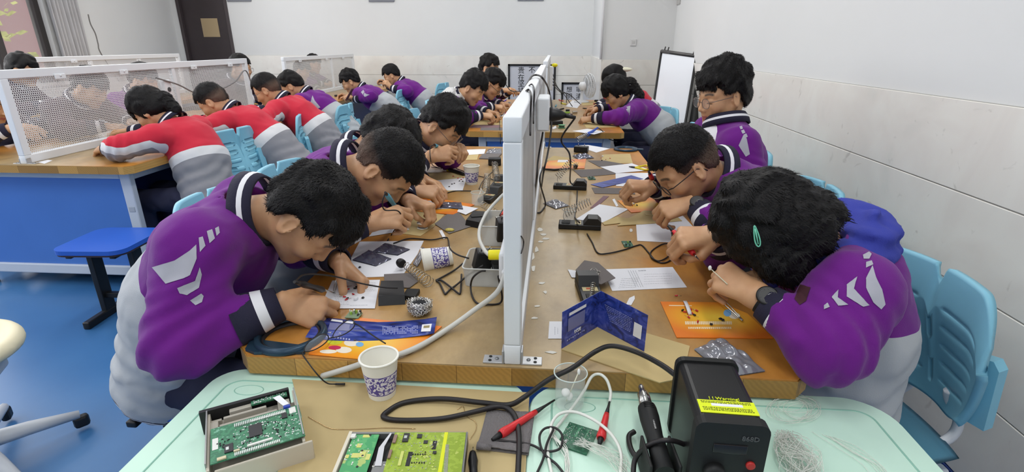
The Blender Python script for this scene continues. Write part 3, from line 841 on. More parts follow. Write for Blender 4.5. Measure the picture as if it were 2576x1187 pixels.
def cloth_mat(name, stops):
    """colours by garment panel: attribute 'zone' picks the panel, 'hem' the ribbed waistband"""
    m, nt, b = nodes(name)
    a = attr_node(nt, 'zone'); r = ramp_const(nt, stops)
    mm = nt.nodes.new('ShaderNodeMath'); mm.operation = 'MULTIPLY_ADD'; mm.inputs[1].default_value = 2.0; mm.inputs[2].default_value = 0.5
    nt.links.new(a.outputs['Fac'], mm.inputs[0]); nt.links.new(mm.outputs[0], r.inputs['Fac'])
    h = attr_node(nt, 'hem')
    rh = ramp_const(nt, [(0.0, (0, 0, 0, 1)), (0.5, (1, 1, 1, 1))]); nt.links.new(h.outputs['Fac'], rh.inputs['Fac'])
    rc = ramp_const(nt, [(0.0, NAVY), (0.62, WHITE_C), (0.72, NAVY)]); nt.links.new(h.outputs['Fac'], rc.inputs['Fac'])
    mx = nt.nodes.new('ShaderNodeMixRGB'); nt.links.new(rh.outputs['Color'], mx.inputs['Fac']); nt.links.new(r.outputs['Color'], mx.inputs['Color1']); nt.links.new(rc.outputs['Color'], mx.inputs['Color2'])
    nt.links.new(mx.outputs['Color'], b.inputs['Base Color'])
    b.inputs['Roughness'].default_value = 0.85; b.inputs['Sheen Weight'].default_value = 0.12; b.inputs['Specular IOR Level'].default_value = 0.2
    tc = nt.nodes.new('ShaderNodeTexCoord'); n = nt.nodes.new('ShaderNodeTexNoise'); n.inputs['Scale'].default_value = 420; n.inputs['Detail'].default_value = 2
    nt.links.new(tc.outputs['Object'], n.inputs['Vector'])
    bp = nt.nodes.new('ShaderNodeBump'); bp.inputs['Strength'].default_value = 0.25; bp.inputs['Distance'].default_value = 0.002
    nt.links.new(n.outputs['Fac'], bp.inputs['Height']); nt.links.new(bp.outputs['Normal'], b.inputs['Normal'])
    return m
GREYC = srgb(176, 180, 184); PURP = srgb(104, 26, 126); REDC = srgb(196, 42, 62)
M_JP = cloth_mat('purple_grey_fleece', [(0.0, GREYC), (0.5, PURP)])
M_JR = cloth_mat('red_white_grey_fleece', [(0.0, srgb(138, 138, 144)), (0.36, srgb(214, 214, 216)), (0.5, REDC)])
M_JD = cloth_mat('dark_fleece', [(0.0, srgb(44, 36, 44)), (0.5, srgb(60, 40, 52))])
M_JG = cloth_mat('pale_purple_fleece', [(0.0, GREYC), (0.5, PURP)])
M_NAVY = mat('navy_rib', (32, 30, 52), 0.85, bump=0.3, bscale=300)
M_STRIPE = mat('white_rib_stripe', (228, 228, 232), 0.8)
M_PATCH = mat('silver_grey_patch', (168, 168, 178), 0.6)
M_TROUS = mat('navy_trousers', (36, 38, 62), 0.85, var=0.1, scale=30)
M_SHOE = mat('white_trainer', (206, 206, 208), 0.6)
M_BLUEH = mat('blue_hood', (52, 62, 158), 0.85, bump=0.3, bscale=350)
M_TEE = mat('white_tee', (226, 224, 228), 0.8)
M_GLS_B = mat('black_spectacle_frame', (24, 22, 24), 0.35)
M_GLS_M = mat('thin_metal_frame', (120, 112, 108), 0.3, 0.7)
M_LENS = glass_mat('spectacle_lens', (0.95, 0.97, 1.0), 0.02, 0.10)
M_STRAND = M_HAIR

# ------------------------------------------------------------------ head
def head_sdf(P, neck, female=False):
    y = np.abs(P[:, 1]); Q = P.copy(); Q[:, 1] = y                 # symmetric halves
    d = elld(P, A3(-.012, 0, .036), A3(.097, .076, .088))
    d = smin(d, elld(P, A3(-.03, 0, .0), A3(.075, .070, .075)), .03)
    d = smin(d, elld(P, A3(.030, 0, -.030), A3(.064, .060, .082)), .03)
    d = smin(d, caps(Q, A3(-.005, .050, -.050), A3(.064, .012, -.100), .024, .021), .025)
    d = smin(d, caps(Q, A3(.058, .0, -.055), A3(.072, 0, -.101), .032, .019), .02)
    d = smin(d, elld(Q, A3(.058, .040, -.022), A3(.030, .028, .028)), .02)
    d = smin(d, caps(Q, A3(.083, .0, .026), A3(.064, .046, .026), .012, .012), .015)      # brow
    d = smax(d, -elld(Q, A3(.098, .034, .004), A3(.018, .020, .012)), .014)                 # socket
    d = smin(d, elld(Q, A3(.074, .034, .002), A3(.0145, .017, .0125)), .006)                # lid
    d = smin(d, caps(P, A3(.084, 0, .016), A3(.107, 0, -.028), .0075, .0095), .012)         # nose
    d = smin(d, elld(Q, A3(.095, .013, -.033), A3(.012, .009, .008)), .006)
    d = smin(d, caps(Q, A3(.093, 0, -.060), A3(.080, .024, -.064), .0065, .004), .006)      # lips
    d = smin(d, caps(Q, A3(.092, 0, -.072), A3(.080, .020, -.070), .0070, .004), .006)
    d = smax(d, -caps(Q, A3(.103, 0, -.0665), A3(.083, .024, -.0670), .0022, .0015), .003)
    M = Euler((R(8), R(-10), R(24))).to_matrix()
    e = elld(Q, A3(-.012, .081, -.004), A3(.021, .0085, .034), M)
    e = smin(e, elld(Q, A3(-.004, .078, -.032), A3(.010, .008, .012)), .008)
    e = smax(e, -elld(Q, A3(-.004, .0905, .000), A3(.013, .007, .021), M), .004)
    e = smin(e, caps(Q, A3(.004, .078, -.008), A3(.002, .079, -.018), .004, .004), .004)
    d = smin(d, e, .006)
    n = caps(P, A3(-.022, 0, -.035), neck, .056, .058)
    d = smin(d, n, .03)
    return d
def head_attrs(V):
    x, y, z = V[:, 0], np.abs(V[:, 1]), V[:, 2]
    st = lambda e: np.clip(e, 0, 1)
    zb = .029 + .004 * np.sin((y - .015) / .04 * PI)
    brow = st((.0055 - np.abs(z - zb)) / .002) * st((y - .013) / .004) * st((.056 - y) / .006) * (x > .04)
    lash = st((.0022 - np.abs(z - (-.003 - .15 * np.abs(y - .034)))) / .0012) * st((y - .017) / .003) * st((.050 - y) / .003) * (x > .05)
    lip = st((.024 - y) / .006) * st((.0105 - np.abs(z + .0665)) / .003) * (x > .075)
    return {'brow': np.maximum(brow * .85, lash * .9).astype(np.float32), 'lip': lip.astype(np.float32)}

def hair_sdf(P, st, seed=0):
    x, y, z = P[:, 0], P[:, 1], P[:, 2]; ay = np.abs(y)
    nz = wob(P, 11 + seed, 0.004, 0.03); big = wob(P, 5 + seed, st.get('lump', 0.003), 0.07)
    t = st.get('thick', 0.014)
    d = elld(P, A3(-.012 + st.get('sx', 0), 0, .040 + t * .5), A3(.099 + t * .8, .079 + st.get('side', .006), .086 + t))
    d = smin(d, elld(P, A3(-.034, 0, .0), A3(.078 + t * .4, .074 + st.get('side', .006), .078)), .03)
    d = d - big * 1.0
    zf = st.get('zf', .058); xs = st.get('xs', .022)
    cut = np.maximum(xs + st.get('sl', .35) * np.clip(z + .01, -.02, .1) - x + nz, z - zf + nz * 1.3 - .25 * (ay))
    d = smax(d, -cut, .006)
    znp, ze = st.get('nape', -.058), st.get('zear', .0)
    zl = ze + (znp - ze) * np.clip((-.0 - x) / .08, 0, 1)
    d = smax(d, zl - z + nz * .8, .006)
    for c, r in st.get('blobs', ()):
        d = smin(d, elld(P, A3(*c), A3(*r)) - wob(P, 3 + seed, .004, .04), st.get('bk', .012))
    for a, b, ra, rb in st.get('caps', ()):
        d = smin(d, caps(P, A3(*a), A3(*b), ra, rb) - wob(P, 9 + seed, .003, .025), .012)
    if st.get('curtain'):
        q = P.copy(); q[:, 1] = ay
        d = smin(d, np.minimum(elld(q, A3(.045, .074, -.030), A3(.055, .026, .075)), elld(q, A3(-.030, .070, -.030), A3(.065, .030, .070))) - wob(P, 4 + seed, .003, .03), .02)
    if st.get('ear'):
        q = P.copy(); q[:, 1] = ay
        d = smax(d, -elld(q, A3(-.008, .090, -.006), A3(.030, .030, .036)), .004)
    if st.get('fringe'):
        f0, f1 = st['fringe']                                      # a fringe hanging over the brow, from z f0 down to f1
        e = elld(P, A3(.0, 0, .02), A3(.112, .088, .10)); e = np.maximum(e, .058 - x + np.maximum(0, ay - .05) * .8); e = np.maximum(e, f1 - z + nz * 1.5); e = np.maximum(e, z - f0)
        d = smin(d, e, .012)
    return d
HAIRS = {
    'crop': dict(thick=.015, zf=.068, side=.005, lump=.003, fringe=(.10, .060), zear=.026, tl=.6, ear=1),
    'full': dict(thick=.020, zf=.062, side=.008, lump=.005, zear=.024, fringe=(.10, .054), tl=.8, ear=1),
    'fade': dict(thick=.012, zf=.078, side=.0028, lump=.002, fringe=(.11, .074), fade=1.0, zear=.014, tl=.45, ear=1),
    'long': dict(thick=.022, zf=.040, side=.016, lump=.003, zear=-.03, nape=-.075, fringe=(.10, .026), xs=.034, tl=.9, sleek=1),
}
def make_hair(st, seed, h, tufts, extra=None):
    s = dict(HAIRS[st]) if isinstance(st, str) else dict(st)
    if extra: s.update(extra)
    lo, hi = s.get('lo', (-.19, -.13, -.13)), s.get('hi', (.15, .13, .19))
    V, Q = surfnet(lambda P: hair_sdf(P, s, seed), lo, hi, h, slack=.02)
    fade = np.zeros(len(V), np.float32)
    if s.get('fade'):
        fade = np.clip((.050 - V[:, 2]) / .05, 0, 1) * np.clip((np.abs(V[:, 1]) - .03) / .03 + np.clip((-.07 - V[:, 0]) / .03, 0, 1), 0, 1) * s['fade']
    # tufts: tapering locks lying along the comb direction, so that outline and edge are ragged
    if tufts:
        rg = np.random.RandomState(seed + 100)
        n1 = np.cross(V[Q[:, 1]] - V[Q[:, 0]], V[Q[:, 2]] - V[Q[:, 0]])
        n1 /= np.maximum(np.linalg.norm(n1, axis=1, keepdims=True), 1e-12)
        out = np.sum(n1 * (V[Q].mean(1) - A3(-.01, 0, .03)), 1)
        k = np.nonzero(out > 0.01)[0]; k = rg.choice(k, min(tufts, len(k)), replace=False)
        C = V[Q[k]].mean(1); Nn = n1[k]
        cr = A3(*s.get('crown', (-.05, .01, .14)))
        T = C - cr; T = T + rg.normal(0, .035 if not s.get('sleek') else .012, T.shape); T -= Nn * np.sum(T * Nn, 1, keepdims=True); T /= np.maximum(np.linalg.norm(T, axis=1, keepdims=True), 1e-9)
        S_ = np.cross(Nn, T); L = rg.uniform(.010, .024, (len(k), 1)) * s.get('tl', 1.0); Wd = rg.uniform(.0007, .0015, (len(k), 1)); lift = rg.uniform(.0, .0035 if not s.get('sleek') else .0015, (len(k), 1))
        p0 = C - Nn * .002 - T * .006; p1 = C + T * L * .5 + Nn * (lift * .6 + .0012); p2 = C + T * L + Nn * (lift * .7 - .001)
        o = len(V); K = len(k)
        V = np.concatenate([V, p0 - S_ * Wd, p0 + S_ * Wd, p1 - S_ * Wd * .8, p1 + S_ * Wd * .8, p2 - S_ * Wd * .08, p2 + S_ * Wd * .08])
        i = np.arange(K) + o
        Q = np.concatenate([Q, np.stack([i, i + K, i + 3 * K, i + 2 * K], 1), np.stack([i + 2 * K, i + 3 * K, i + 5 * K, i + 4 * K], 1)])
        ff = np.repeat(fade[Q[k, 0]][None], 6, 0).ravel(); fade = np.concatenate([fade, ff])
    return V, Q, fade

# ------------------------------------------------------------------ hands
def hand_chain(base, yaw, curls, lens):
    p = Vector(base); pts = [p.copy()]; a = 0.0
    for c, l in zip(curls, lens):
        a += R(c); d = Vector((math.cos(a) * math.cos(R(yaw)), math.cos(a) * math.sin(R(yaw)), -math.sin(a)))
        p = p + d * l; pts.append(p.copy())
    return pts
HAND_POSES = {
    #        index            middle           ring            pinky          thumb points
    'pen':  ((42, 38, 22), (52, 52, 34), (60, 66, 40), (62, 70, 44), ((.022, .026, -.008), (.050, .046, -.022), (.079, .040, -.040), (.098, .030, -.052))),
    'pinch': ((48, 46, 26), (56, 54, 32), (56, 58, 36), (56, 60, 38), ((.022, .026, -.008), (.050, .048, -.024), (.076, .044, -.046), (.088, .032, -.064))),
    'grip': ((62, 62, 40), (68, 66, 44), (70, 68, 46), (72, 70, 48), ((.022, .026, -.008), (.048, .046, -.022), (.070, .038, -.040), (.080, .020, -.050))),
    'rest': ((22, 26, 14), (26, 32, 18), (30, 34, 20), (34, 36, 22), ((.022, .028, -.006), (.050, .052, -.014), (.076, .060, -.022), (.096, .058, -.028))),
}
def hand_sdf(P, pose):
    L = [(.045, .027, .021), (.049, .031, .022), (.045, .028, .021), (.035, .021, .019)]
    B = [(.092, .028, .001), (.096, .0085, .003), (.091, -.0115, .001), (.081, -.030, -.003)]
    yw = (3, 0, -4, -9); rad = (.0096, .0098, .0092, .0082)
    d = caps(P, (.005, .010, 0), B[0], .0165, .0125)
    d = smin(d, caps(P, (.005, .004, 0), B[1], .0175, .0128), .012)
    d = smin(d, caps(P, (.005, -.004, 0), B[2], .0175, .0122), .012)
    d = smin(d, caps(P, (.005, -.010, 0), B[3], .0165, .0115), .012)
    d = smin(d, elld(P, (.035, .020, -.010), (.030, .016, .014)), .012)
    Pm = P * A3(1, 1, 1.22)
    d = smin(d, caps(Pm, (-.14, 0, 0), (.0, 0, 0), .040, .027), .02)
    hp = HAND_POSES[pose]
    for k in range(4):
        pts = hand_chain(B[k], yw[k], hp[k], L[k]); r = rad[k]; f = None
        rr = [r * 1.12, r, r * .90, r * .78]
        for i in range(3):
            c = caps(P, pts[i], pts[i + 1], rr[i], rr[i + 1]); f = c if f is None else smin(f, c, .0025)
        f = smin(f, elld(P, pts[1], (r * 1.12,) * 3), .003)
        d = smin(d, f, .0035)
    t = hp[4]; f = None
    for i, (r0, r1) in enumerate(((.016, .0125), (.0125, .0108), (.0106, .0082))):
        c = caps(P, t[i], t[i + 1], r0, r1); f = c if f is None else smin(f, c, .004)
    return smin(d, f, .006)
_HC = {}
def hand_mesh(pose, h):
    if (pose, h) not in _HC: _HC[pose, h] = surfnet(lambda P: hand_sdf(P, pose), (-.145, -.065, -.125), (.20, .085, .035), h, slack=.01)
    return _HC[pose, h]
def basis(W, D, N):
    x = Vector(D).normalized(); z = Vector(N); z = (z - x * z.dot(x)).normalized(); y = z.cross(x)
    M = Matrix((x, y, z)).transposed().to_4x4(); M.translation = Vector(W); return M
def xf(V, M):
    A = np.array(M, np.float32); return V @ A[:3, :3].T + A[:3, 3]

# ------------------------------------------------------------------ spectacles in head coordinates
def glasses_mesh(kind):
    mb = MB(); r = .0013 if kind != 'black' else .0018
    for s in (-1, 1):
        ring = []
        for k in range(22):
            a = 2 * PI * k / 22; cx, sz = math.cos(a), math.sin(a)
            e = 0.62 if kind == 'black' else 0.85
            yy = s * (.034 + .0235 * math.copysign(abs(cx) ** e, cx)); zz = -.002 + (.0165 if kind == 'black' else .0205) * math.copysign(abs(sz) ** e, sz)
            ring.append((.1035 - .12 * max(0, abs(yy) - .03) ** 1.0 * .6, yy, zz))
        mb.tube(ring, r, 6, 0, closed=True)
        mb.add(ring, [tuple(range(22))], 1, False)
        mb.tube([(.098, s * .0575, .006), (.085, s * .071, .007), (.03, s * .0785, .008), (-.006, s * .0815, .010), (-.024, s * .082, -.006), (-.032, s * .081, -.022)], r, 6, 0)
    mb.tube(smooth_path([(.1035, -.0105, .002), (.108, 0, .005), (.1035, .0105, .002)], 4), r, 6, 0)
    return mb_mesh(mb, 'glasses', [M_GLS_B if kind == 'black' else M_GLS_M, M_LENS])
GLS = {k: glasses_mesh(k) for k in ('black', 'metal')}

# ------------------------------------------------------------------ the person
def band(c0, c1, r0, r1, flat, S, mats, rows, inner=True, name='cuff', parent=None, arc=(0, 360), thick=.006, bulge=.0):
    """ribbed band lofted from circle c0 to c1 (knitted collar or cuff) with a stripe; rows = list of (t0, t1, material)"""
    c0, c1 = Vector(c0), Vector(c1); ax = (c1 - c0).normalized(); u = (Vector(S) - ax * Vector(S).dot(ax)).normalized(); w = ax.cross(u)
    n = 32; mb = MB(); ts = [rows[0][0]] + [r[1] for r in rows]
    full = arc[1] - arc[0] >= 359
    def ring(t, off):
        c = c0.lerp(c1, t); r = r0 + (r1 - r0) * t + bulge * math.sin(PI * t) + off; o = []
        for k in range(n if full else n + 1):
            a = R(arc[0] + (arc[1] - arc[0]) * k / n); o.append(c + u * (math.cos(a) * r) + w * (math.sin(a) * r * flat))
        return o
    vs = []; m = n if full else n + 1
    for t in ts: vs += ring(t, 0)
    for t in reversed(ts): vs += ring(t, -thick)
    nr = len(ts); fs = []; ms = []
    for i in range(2 * nr):
        j = (i + 1) % (2 * nr)
        if i < nr - 1: mi = rows[i][2]
        elif nr <= i < 2 * nr - 1: mi = rows[2 * nr - 2 - i][2]
        else: mi = rows[-1 if i == nr - 1 else 0][2]
        for k in range(n):
            l = (k + 1) % m
            fs.append((i * m + k, i * m + l, j * m + l, j * m + k)); ms.append(mi)
    mb.v = [tuple(v) for v in vs]; mb.f = fs; mb.m = ms; mb.s = [True] * len(fs)
    return mb.build(name, mats, parent)
PEOPLE = {}
def person(key, label, H, face, pitch, roll=0, hyaw=None, torso=0.57, N=None, pelvis=None, RS=None, LS=None, RE=None, LE=None, RW=None, LW=None,
           rh=None, lh=None, jacket='purple', hair='crop', hseed=0, hextra=None, glasses=None, lod=1, zthr=0.62, tilt=0.0, bare=0.0, tufts=None, hood=False,
           female=False, cuffs=True, hemnavy=True, group='students in school jackets', poleR=None, poleL=None, hs=1.0, collar_up=0.0, shw=.175, chest=1.0, nod=0, emin=.845, vneck=False, arm=1.0, bareL=0.0):
    """face: heading of the chest in degrees (0 = +x). H: head centre. RW, LW: wrists. rh, lh: (pose, direction, back of hand)"""
    F = Vector((math.cos(R(face)), math.sin(R(face)), 0)); S = Vector((-F.y, F.x, 0)); Z = Vector((0, 0, 1))
    H = Vector(H); hy = face if hyaw is None else hyaw
    MR = (Matrix.Rotation(R(hy), 3, 'Z') @ Matrix.Rotation(R(pitch), 3, 'Y') @ Matrix.Rotation(R(roll), 3, 'X'))
    hf, hup = MR @ Vector((1, 0, 0)), MR @ Vector((0, 0, 1))
    if N is None: N = H - hup * .088 * hs - hf * .042 * hs - F * .035 - Z * .040
    N = Vector(N)
    if pelvis is None:
        dz = N.z - .52; dh = math.sqrt(max(torso ** 2 - dz ** 2, .04 ** 2)); pelvis = N - F * dh - Z * dz
    Pv = Vector(pelvis)
    sp = (N - Pv).normalized()
    up = (sp + Z * .3).normalized()
    mid = Pv.lerp(N, .48) - F * .045
    che = Pv.lerp(N, .78) - F * .035 - Z * .01
    RS = Vector(RS) if RS is not None else N - S * shw - sp * .055 + F * .005
    LS = Vector(LS) if LS is not None else N + S * shw - sp * .055 + F * .005
    def ik(sh, w, pole, l1=.275, l2=.255):
        d = w - sh; L = d.length
        if L > l1 + l2 - .01: return sh.lerp(w, l1 / (l1 + l2))
        a = (l1 * l1 - l2 * l2 + L * L) / (2 * L); hgt = math.sqrt(max(0, l1 * l1 - a * a)); u = d.normalized()
        p = pole - u * pole.dot(u); e = sh + u * a + p.normalized() * hgt; e.z = max(e.z, emin); return e
    if RW is None: RW = N + F * .26 - S * .12 - Z * .16
    if LW is None: LW = N + F * .26 + S * .12 - Z * .16
    RW, LW = Vector(RW), Vector(LW)
    RE = Vector(RE) if RE is not None else ik(RS, RW, poleR or (-Z * .6 - S * .6 - F * .7))
    LE = Vector(LE) if LE is not None else ik(LS, LW, poleL or (-Z * .6 + S * .6 - F * .7))
    h_head = (.0036, .005, .0075)[lod]; h_j = (.0085, .012, .017)[lod]; h_h = (.0028, .0042, .006)[lod]
    root = thing('person', label, 'person', (Pv.x, Pv.y, 0), 0, group)
    # --- body: head, neck, hands and the torso and arms under the clothes, one mesh
    MH = MR.to_4x4() @ Matrix.Scale(hs, 4); MH.translation = H
    nk = MH.inverted() @ (N - sp * .03); nk = A3(*nk)
    lo = np.minimum(A3(-.13, -.11, -.14), nk - .07); hi = np.maximum(A3(.13, .11, .14), nk + .07)
    V, Q = surfnet(lambda P: head_sdf(P, nk), lo, hi, h_head)
    at = head_attrs(V); parts = [(xf(V, MH), Q, at)]
    hm = {}
    for side, spec, W, E in (('R', rh, RW, RE), ('L', lh, LW, LE)):
        if spec is None: spec = ('rest', None, None)
        pose, D, Nn = spec
        if D is None: D = (W - E).normalized() * .6 + F * .6 - Z * .12
        if Nn is None: Nn = Z * 1.0 + (S * .35 if side == 'L' else -S * .35)
        M = basis(W, D, Nn); hm[side] = M
        Vh, Qh = hand_mesh(pose, h_h)
        if side == 'L': Vh = Vh * A3(1, -1, 1); Qh = Qh[:, ::-1]
        keep = Vh[:, 0] < -.035
        Vw = xf(Vh, M)
        # bend the forearm stub towards the elbow
        ax = np.array((E - W).normalized(), np.float32); t = np.clip((-Vh[:, 0] - .0) / .14, 0, 1)
        line = np.array(W, np.float32) + ax * (t[:, None] * .14); orig = np.array(W, np.float32) - np.array(M.col[0][:3], np.float32) * (t[:, None] * .14)
        Vw = np.where((Vh[:, 0] < 0)[:, None], Vw + (line - orig), Vw)
        parts.append((Vw, Qh, None))
    def core(P):
        d = caps(P, Pv, mid, .095, .095); d = np.minimum(d, caps(P, mid, N - sp * .06, .095, .075))
        for s_, e_, w_ in ((RS, RE, RW), (LS, LE, LW)):
            d = smin(d, caps(P, N - sp * .05, s_, .05, .045), .02); d = np.minimum(d, caps(P, s_, e_, .043, .036)); d = np.minimum(d, caps(P, e_, w_, .036, .024))
        return d
    pts = np.array([Pv, mid, N, RS, LS, RE, LE, RW, LW], np.float32)
    V, Q = surfnet(core, pts.min(0) - .13, pts.max(0) + .13, .016)
    parts.append((V, Q, None))
    VV, QQ, br, lp, o = [], [], [], [], 0
    for v, q, a in parts:
        VV.append(v); QQ.append(q + o); o += len(v)
        br.append(a['brow'] if a else np.zeros(len(v))); lp.append(a['lip'] if a else np.zeros(len(v)))
    loc = np.array(root.location, np.float32)
    me = np_mesh('body', np.concatenate(VV) - loc, np.concatenate(QQ), [M_SKIN], {'brow': np.concatenate(br), 'lip': np.concatenate(lp)})
    child('body', me, root)
    # --- hair
    tn = tufts if tufts is not None else (5500, 2200, 600)[lod]
    V, Q, fd = make_hair(hair, hseed, (.0042, .0055, .008)[lod], tn, hextra)
    child('hair', np_mesh('hair', xf(V, MH) - loc, Q, [M_HAIR], {'fade': fd}), root)
    if glasses:
        g = child('glasses', GLS[glasses], root); g.matrix_local = Matrix.Translation(-Vector(root.location)) @ MH
    # --- jacket
    Sn = np.array(S, np.float32); Pn = np.array(Pv, np.float32); lat = 1.26 * chest
    rw2, lw2 = RW.lerp(RE, .33 + bare), LW.lerp(LE, .33 + bare + bareL)
    def split(P):
        q = P - Pn; l = q @ Sn; T = P - Sn * (l * (1 - 1 / lat))[:, None]
        d = caps(T, Pv - sp * .06, mid, .146, .142); d = smin(d, caps(T, mid, che, .142, .128), .04)
        d = smin(d, caps(T, che, N - sp * .05, .125, .085), .05)
        a = None
        for s_, e_, w_ in ((RS, RE, rw2), (LS, LE, lw2)):
            c = smin(caps(P, s_, e_, .078 * arm, .066 * arm), caps(P, e_, w_, .066 * arm, .050), .03)
            a = c if a is None else np.minimum(a, c)
            d = smin(d, caps(P, N - sp * .045, s_, .070, .072), .05)
        return d, a
    nrm_s = {}
    def jack(P):
        d, a = split(P)
        j = smin(d, a, .035)
        # folds
        f = wob(P, 21 + hseed, .0022, .12) + wob(P, 33 + hseed, .0009, .05)
        for s_, e_, w_ in ((RS, RE, rw2), (LS, LE, lw2)):
            q = P - np.asarray(e_, np.float32); r2 = np.sum(q * q, 1); ax = np.asarray((w_ - s_).normalized(), np.float32)
            f += .0075 * np.exp(-r2 / .012) * np.sin((q @ ax) * 2 * PI / .042 + 3 * np.sin(q[:, 2] * 25) + hseed)
        q = P - np.asarray(Pv, np.float32); tq = q @ np.asarray(sp, np.float32)
        f += .0045 * np.exp(-((tq - .06) / .10) ** 2) * np.sin(tq * 2 * PI / .075 + 6 * np.sin((q @ Sn) * 9 + hseed))
        j = j + f
        j = smax(j, -caps(P, N, N + (H - hup * .05 - N).normalized() * .2, .066, .082), .012)
        if vneck: j = smax(j, -caps(P, N + F * .05, N + F * .14 - sp * .10, .045, .012), .008)       # neck opening
        j = smax(j, -(tq + .155), .02)                                                             # hem
        return j
    lo, hi = pts.min(0) - .21, pts.max(0) + .19
    V, Q = surfnet(jack, lo, hi, h_j, slack=.035)
    d, a = split(V); rel = V - np.asarray(Pv, np.float32); tt = (rel @ np.asarray(sp, np.float32)) / (N - Pv).length; ln = rel @ np.asarray(sp, np.float32)
    fr = rel @ np.asarray(F, np.float32); latv = rel @ Sn
    if jacket == 'red':
        # yoke over shoulders and back, white band, grey below; the band runs on along the top of the sleeve
        arm = a - d
        base = (tt - zthr) * .55
        ra = None
        for s_, e_, w_ in ((RS, RE, rw2), (LS, LE, lw2)):
            for p0, p1 in ((s_, e_), (e_, w_)):
                ba = np.asarray(p1 - p0, np.float32); q = V - np.asarray(p0, np.float32); t_ = np.clip(q @ ba / (ba @ ba), 0, 1); off = q - t_[:, None] * ba
                dd = np.linalg.norm(off, axis=1); hgt = off[:, 2] + .3 * (off @ -np.asarray(F, np.float32))
                if ra is None: ra, bd = hgt.copy(), dd
                else:
                    k = dd < bd; ra[k] = hgt[k]; bd = np.minimum(bd, dd)
        azone = ra * 1.6 - .05
        w = np.clip((-(a - d)) / .05 + .5, 0, 1)
        zone = base * (1 - w) + azone * w
    else:
        zone = np.maximum((d - a) * 1.0 + .012, (tt - zthr - tilt * fr) * .55)
    hem = np.clip((-.045 - ln) / .06, 0, 1) * .999 if hemnavy else np.zeros(len(V))
    hemf = np.where(d < a + .02, np.where(ln < -.095, .5 + np.clip((-.095 - ln) / .11, 0, .49), 0), 0)
    jm = {'purple': M_JP, 'red': M_JR, 'dark': M_JD}[jacket]
    jo = child('jacket', np_mesh('jacket', V - loc, Q, [jm], {'zone': zone, 'hem': hemf if hemnavy else hem}), root)
    PEOPLE[key] = dict(root=root, V=V, Q=Q, hands=hm, MH=MH, N=N, RW=RW, LW=LW, RE=RE, LE=LE, RS=RS, LS=LS, Pv=Pv, sp=sp, F=F, S=S)
    # --- knitted collar and cuffs
    if hood:
        def hd(P):
            q = P - np.asarray(N + F * .016 - Z * .040, np.float32)
            ax = np.asarray((sp * .55 + Z * .45).normalized(), np.float32); hgt = q @ ax; rad = q - hgt[:, None] * ax
            rr = np.linalg.norm(rad, axis=1); back = (rad @ -np.asarray(F, np.float32)) / np.maximum(rr, 1e-5)
            d1 = np.sqrt((rr - .104 - .012 * back) ** 2 + ((hgt - .005 - .03 * back) * .8) ** 2) - (.042 + .018 * np.clip(back, -.4, 1))
            ang = np.arctan2(rad @ Sn, rad @ np.asarray(F, np.float32))
            return d1 + .006 * np.sin(hgt * 130 + 2.5 * np.sin(ang * 3)) + wob(P, 60, .003, .05)
        V, Q = surfnet(hd, np.array(N, np.float32) - .28, np.array(N, np.float32) + .24, .008, slack=.03)
        child('hood', np_mesh('hood', V - loc, Q, [M_BLUEH]), root)
    if not hood:
        na = (H - hup * .05 - N).normalized(); ca = (na * .72 + sp * .28 + Z * .05).normalized()
        c0 = N + ca * .000; c1 = N + ca * (.048 + collar_up)
        band(c0, c1, .098, .084, 1.0, S, [M_NAVY, M_STRIPE], [(0, .46, 0), (.46, .68, 1), (.68, 1, 0)], name='collar', parent=root, bulge=.004)
    if cuffs:
        for w_, e_, mm in ((RW, RE, hm['R']), (LW, LE, hm['L'])):
            u = (w_ - e_).normalized(); c = w_.lerp(e_, bare + (bareL if w_ is LW else 0))
            band(c - u * .095, c + u * .004, .060, .040, .92, mm.col[1][:3], [M_NAVY, M_STRIPE], [(0, .50, 0), (.50, .72, 1), (.72, 1, 0)], name='cuff', parent=root)
    if vneck:
        ce = np.asarray(N - sp * .10 + F * .035, np.float32)
        V, Q = surfnet(lambda P: elld(P, ce, A3(.095, .12, .125)), ce - .15, ce + .15, .012)
        child('undershirt', np_mesh('undershirt', V - loc, Q, [M_TEE]), root)
    # --- trousers and shoes
    kz = .50
    kn = [Pv + F * .38 + S * .11 * k + Z * (kz - Pv.z) for k in (-1, 1)]
    an = [Vector((k_.x, k_.y, .10)) - F * .06 for k_ in kn]
    def trs(P):
        d = elld(P, np.asarray(Pv - Z * .03, np.float32), A3(.125, .15, .10))
        for k in range(2):
            hp = Pv + S * .08 * (-1, 1)[k] - Z * .02
            d = smin(d, caps(P, hp, kn[k], .082, .066), .03); d = smin(d, caps(P, kn[k], an[k], .066, .056), .02)
        return d + wob(P, 77 + hseed, .004, .07)
    pp = np.array(kn + an + [Pv], np.float32)
    V, Q = surfnet(trs, pp.min(0) - .20, pp.max(0) + .17, .018 if lod else .014)
    child('trousers', np_mesh('trousers', V - loc, Q, [M_TROUS]), root)
    global ME_SHOE
    for k in range(2):
        s_ = child('shoe', shoe_mesh(), root); s_.location = Vector((an[k].x, an[k].y, 0)) - Vector(root.location); s_.rotation_euler = (0, 0, R(face))
    return root
_SH = []
def shoe_mesh():
    if not _SH:
        def f(P):
            d = caps(P, (-.06, 0, .045), (.05, 0, .04), .042, .040); d = smin(d, caps(P, (.05, 0, .035), (.14, 0, .028), .042, .032), .03)
            d = smin(d, caps(P, (-.03, 0, .05), (-.03, 0, .10), .042, .045), .03)
            return smax(d, -P[:, 2], .004)
        V, Q = surfnet(f, (-.13, -.07, -.02), (.20, .07, .16), .01); _SH.append(np_mesh('shoe', V, Q, [M_SHOE]))
    return _SH[0]
from mathutils.bvhtree import BVHTree
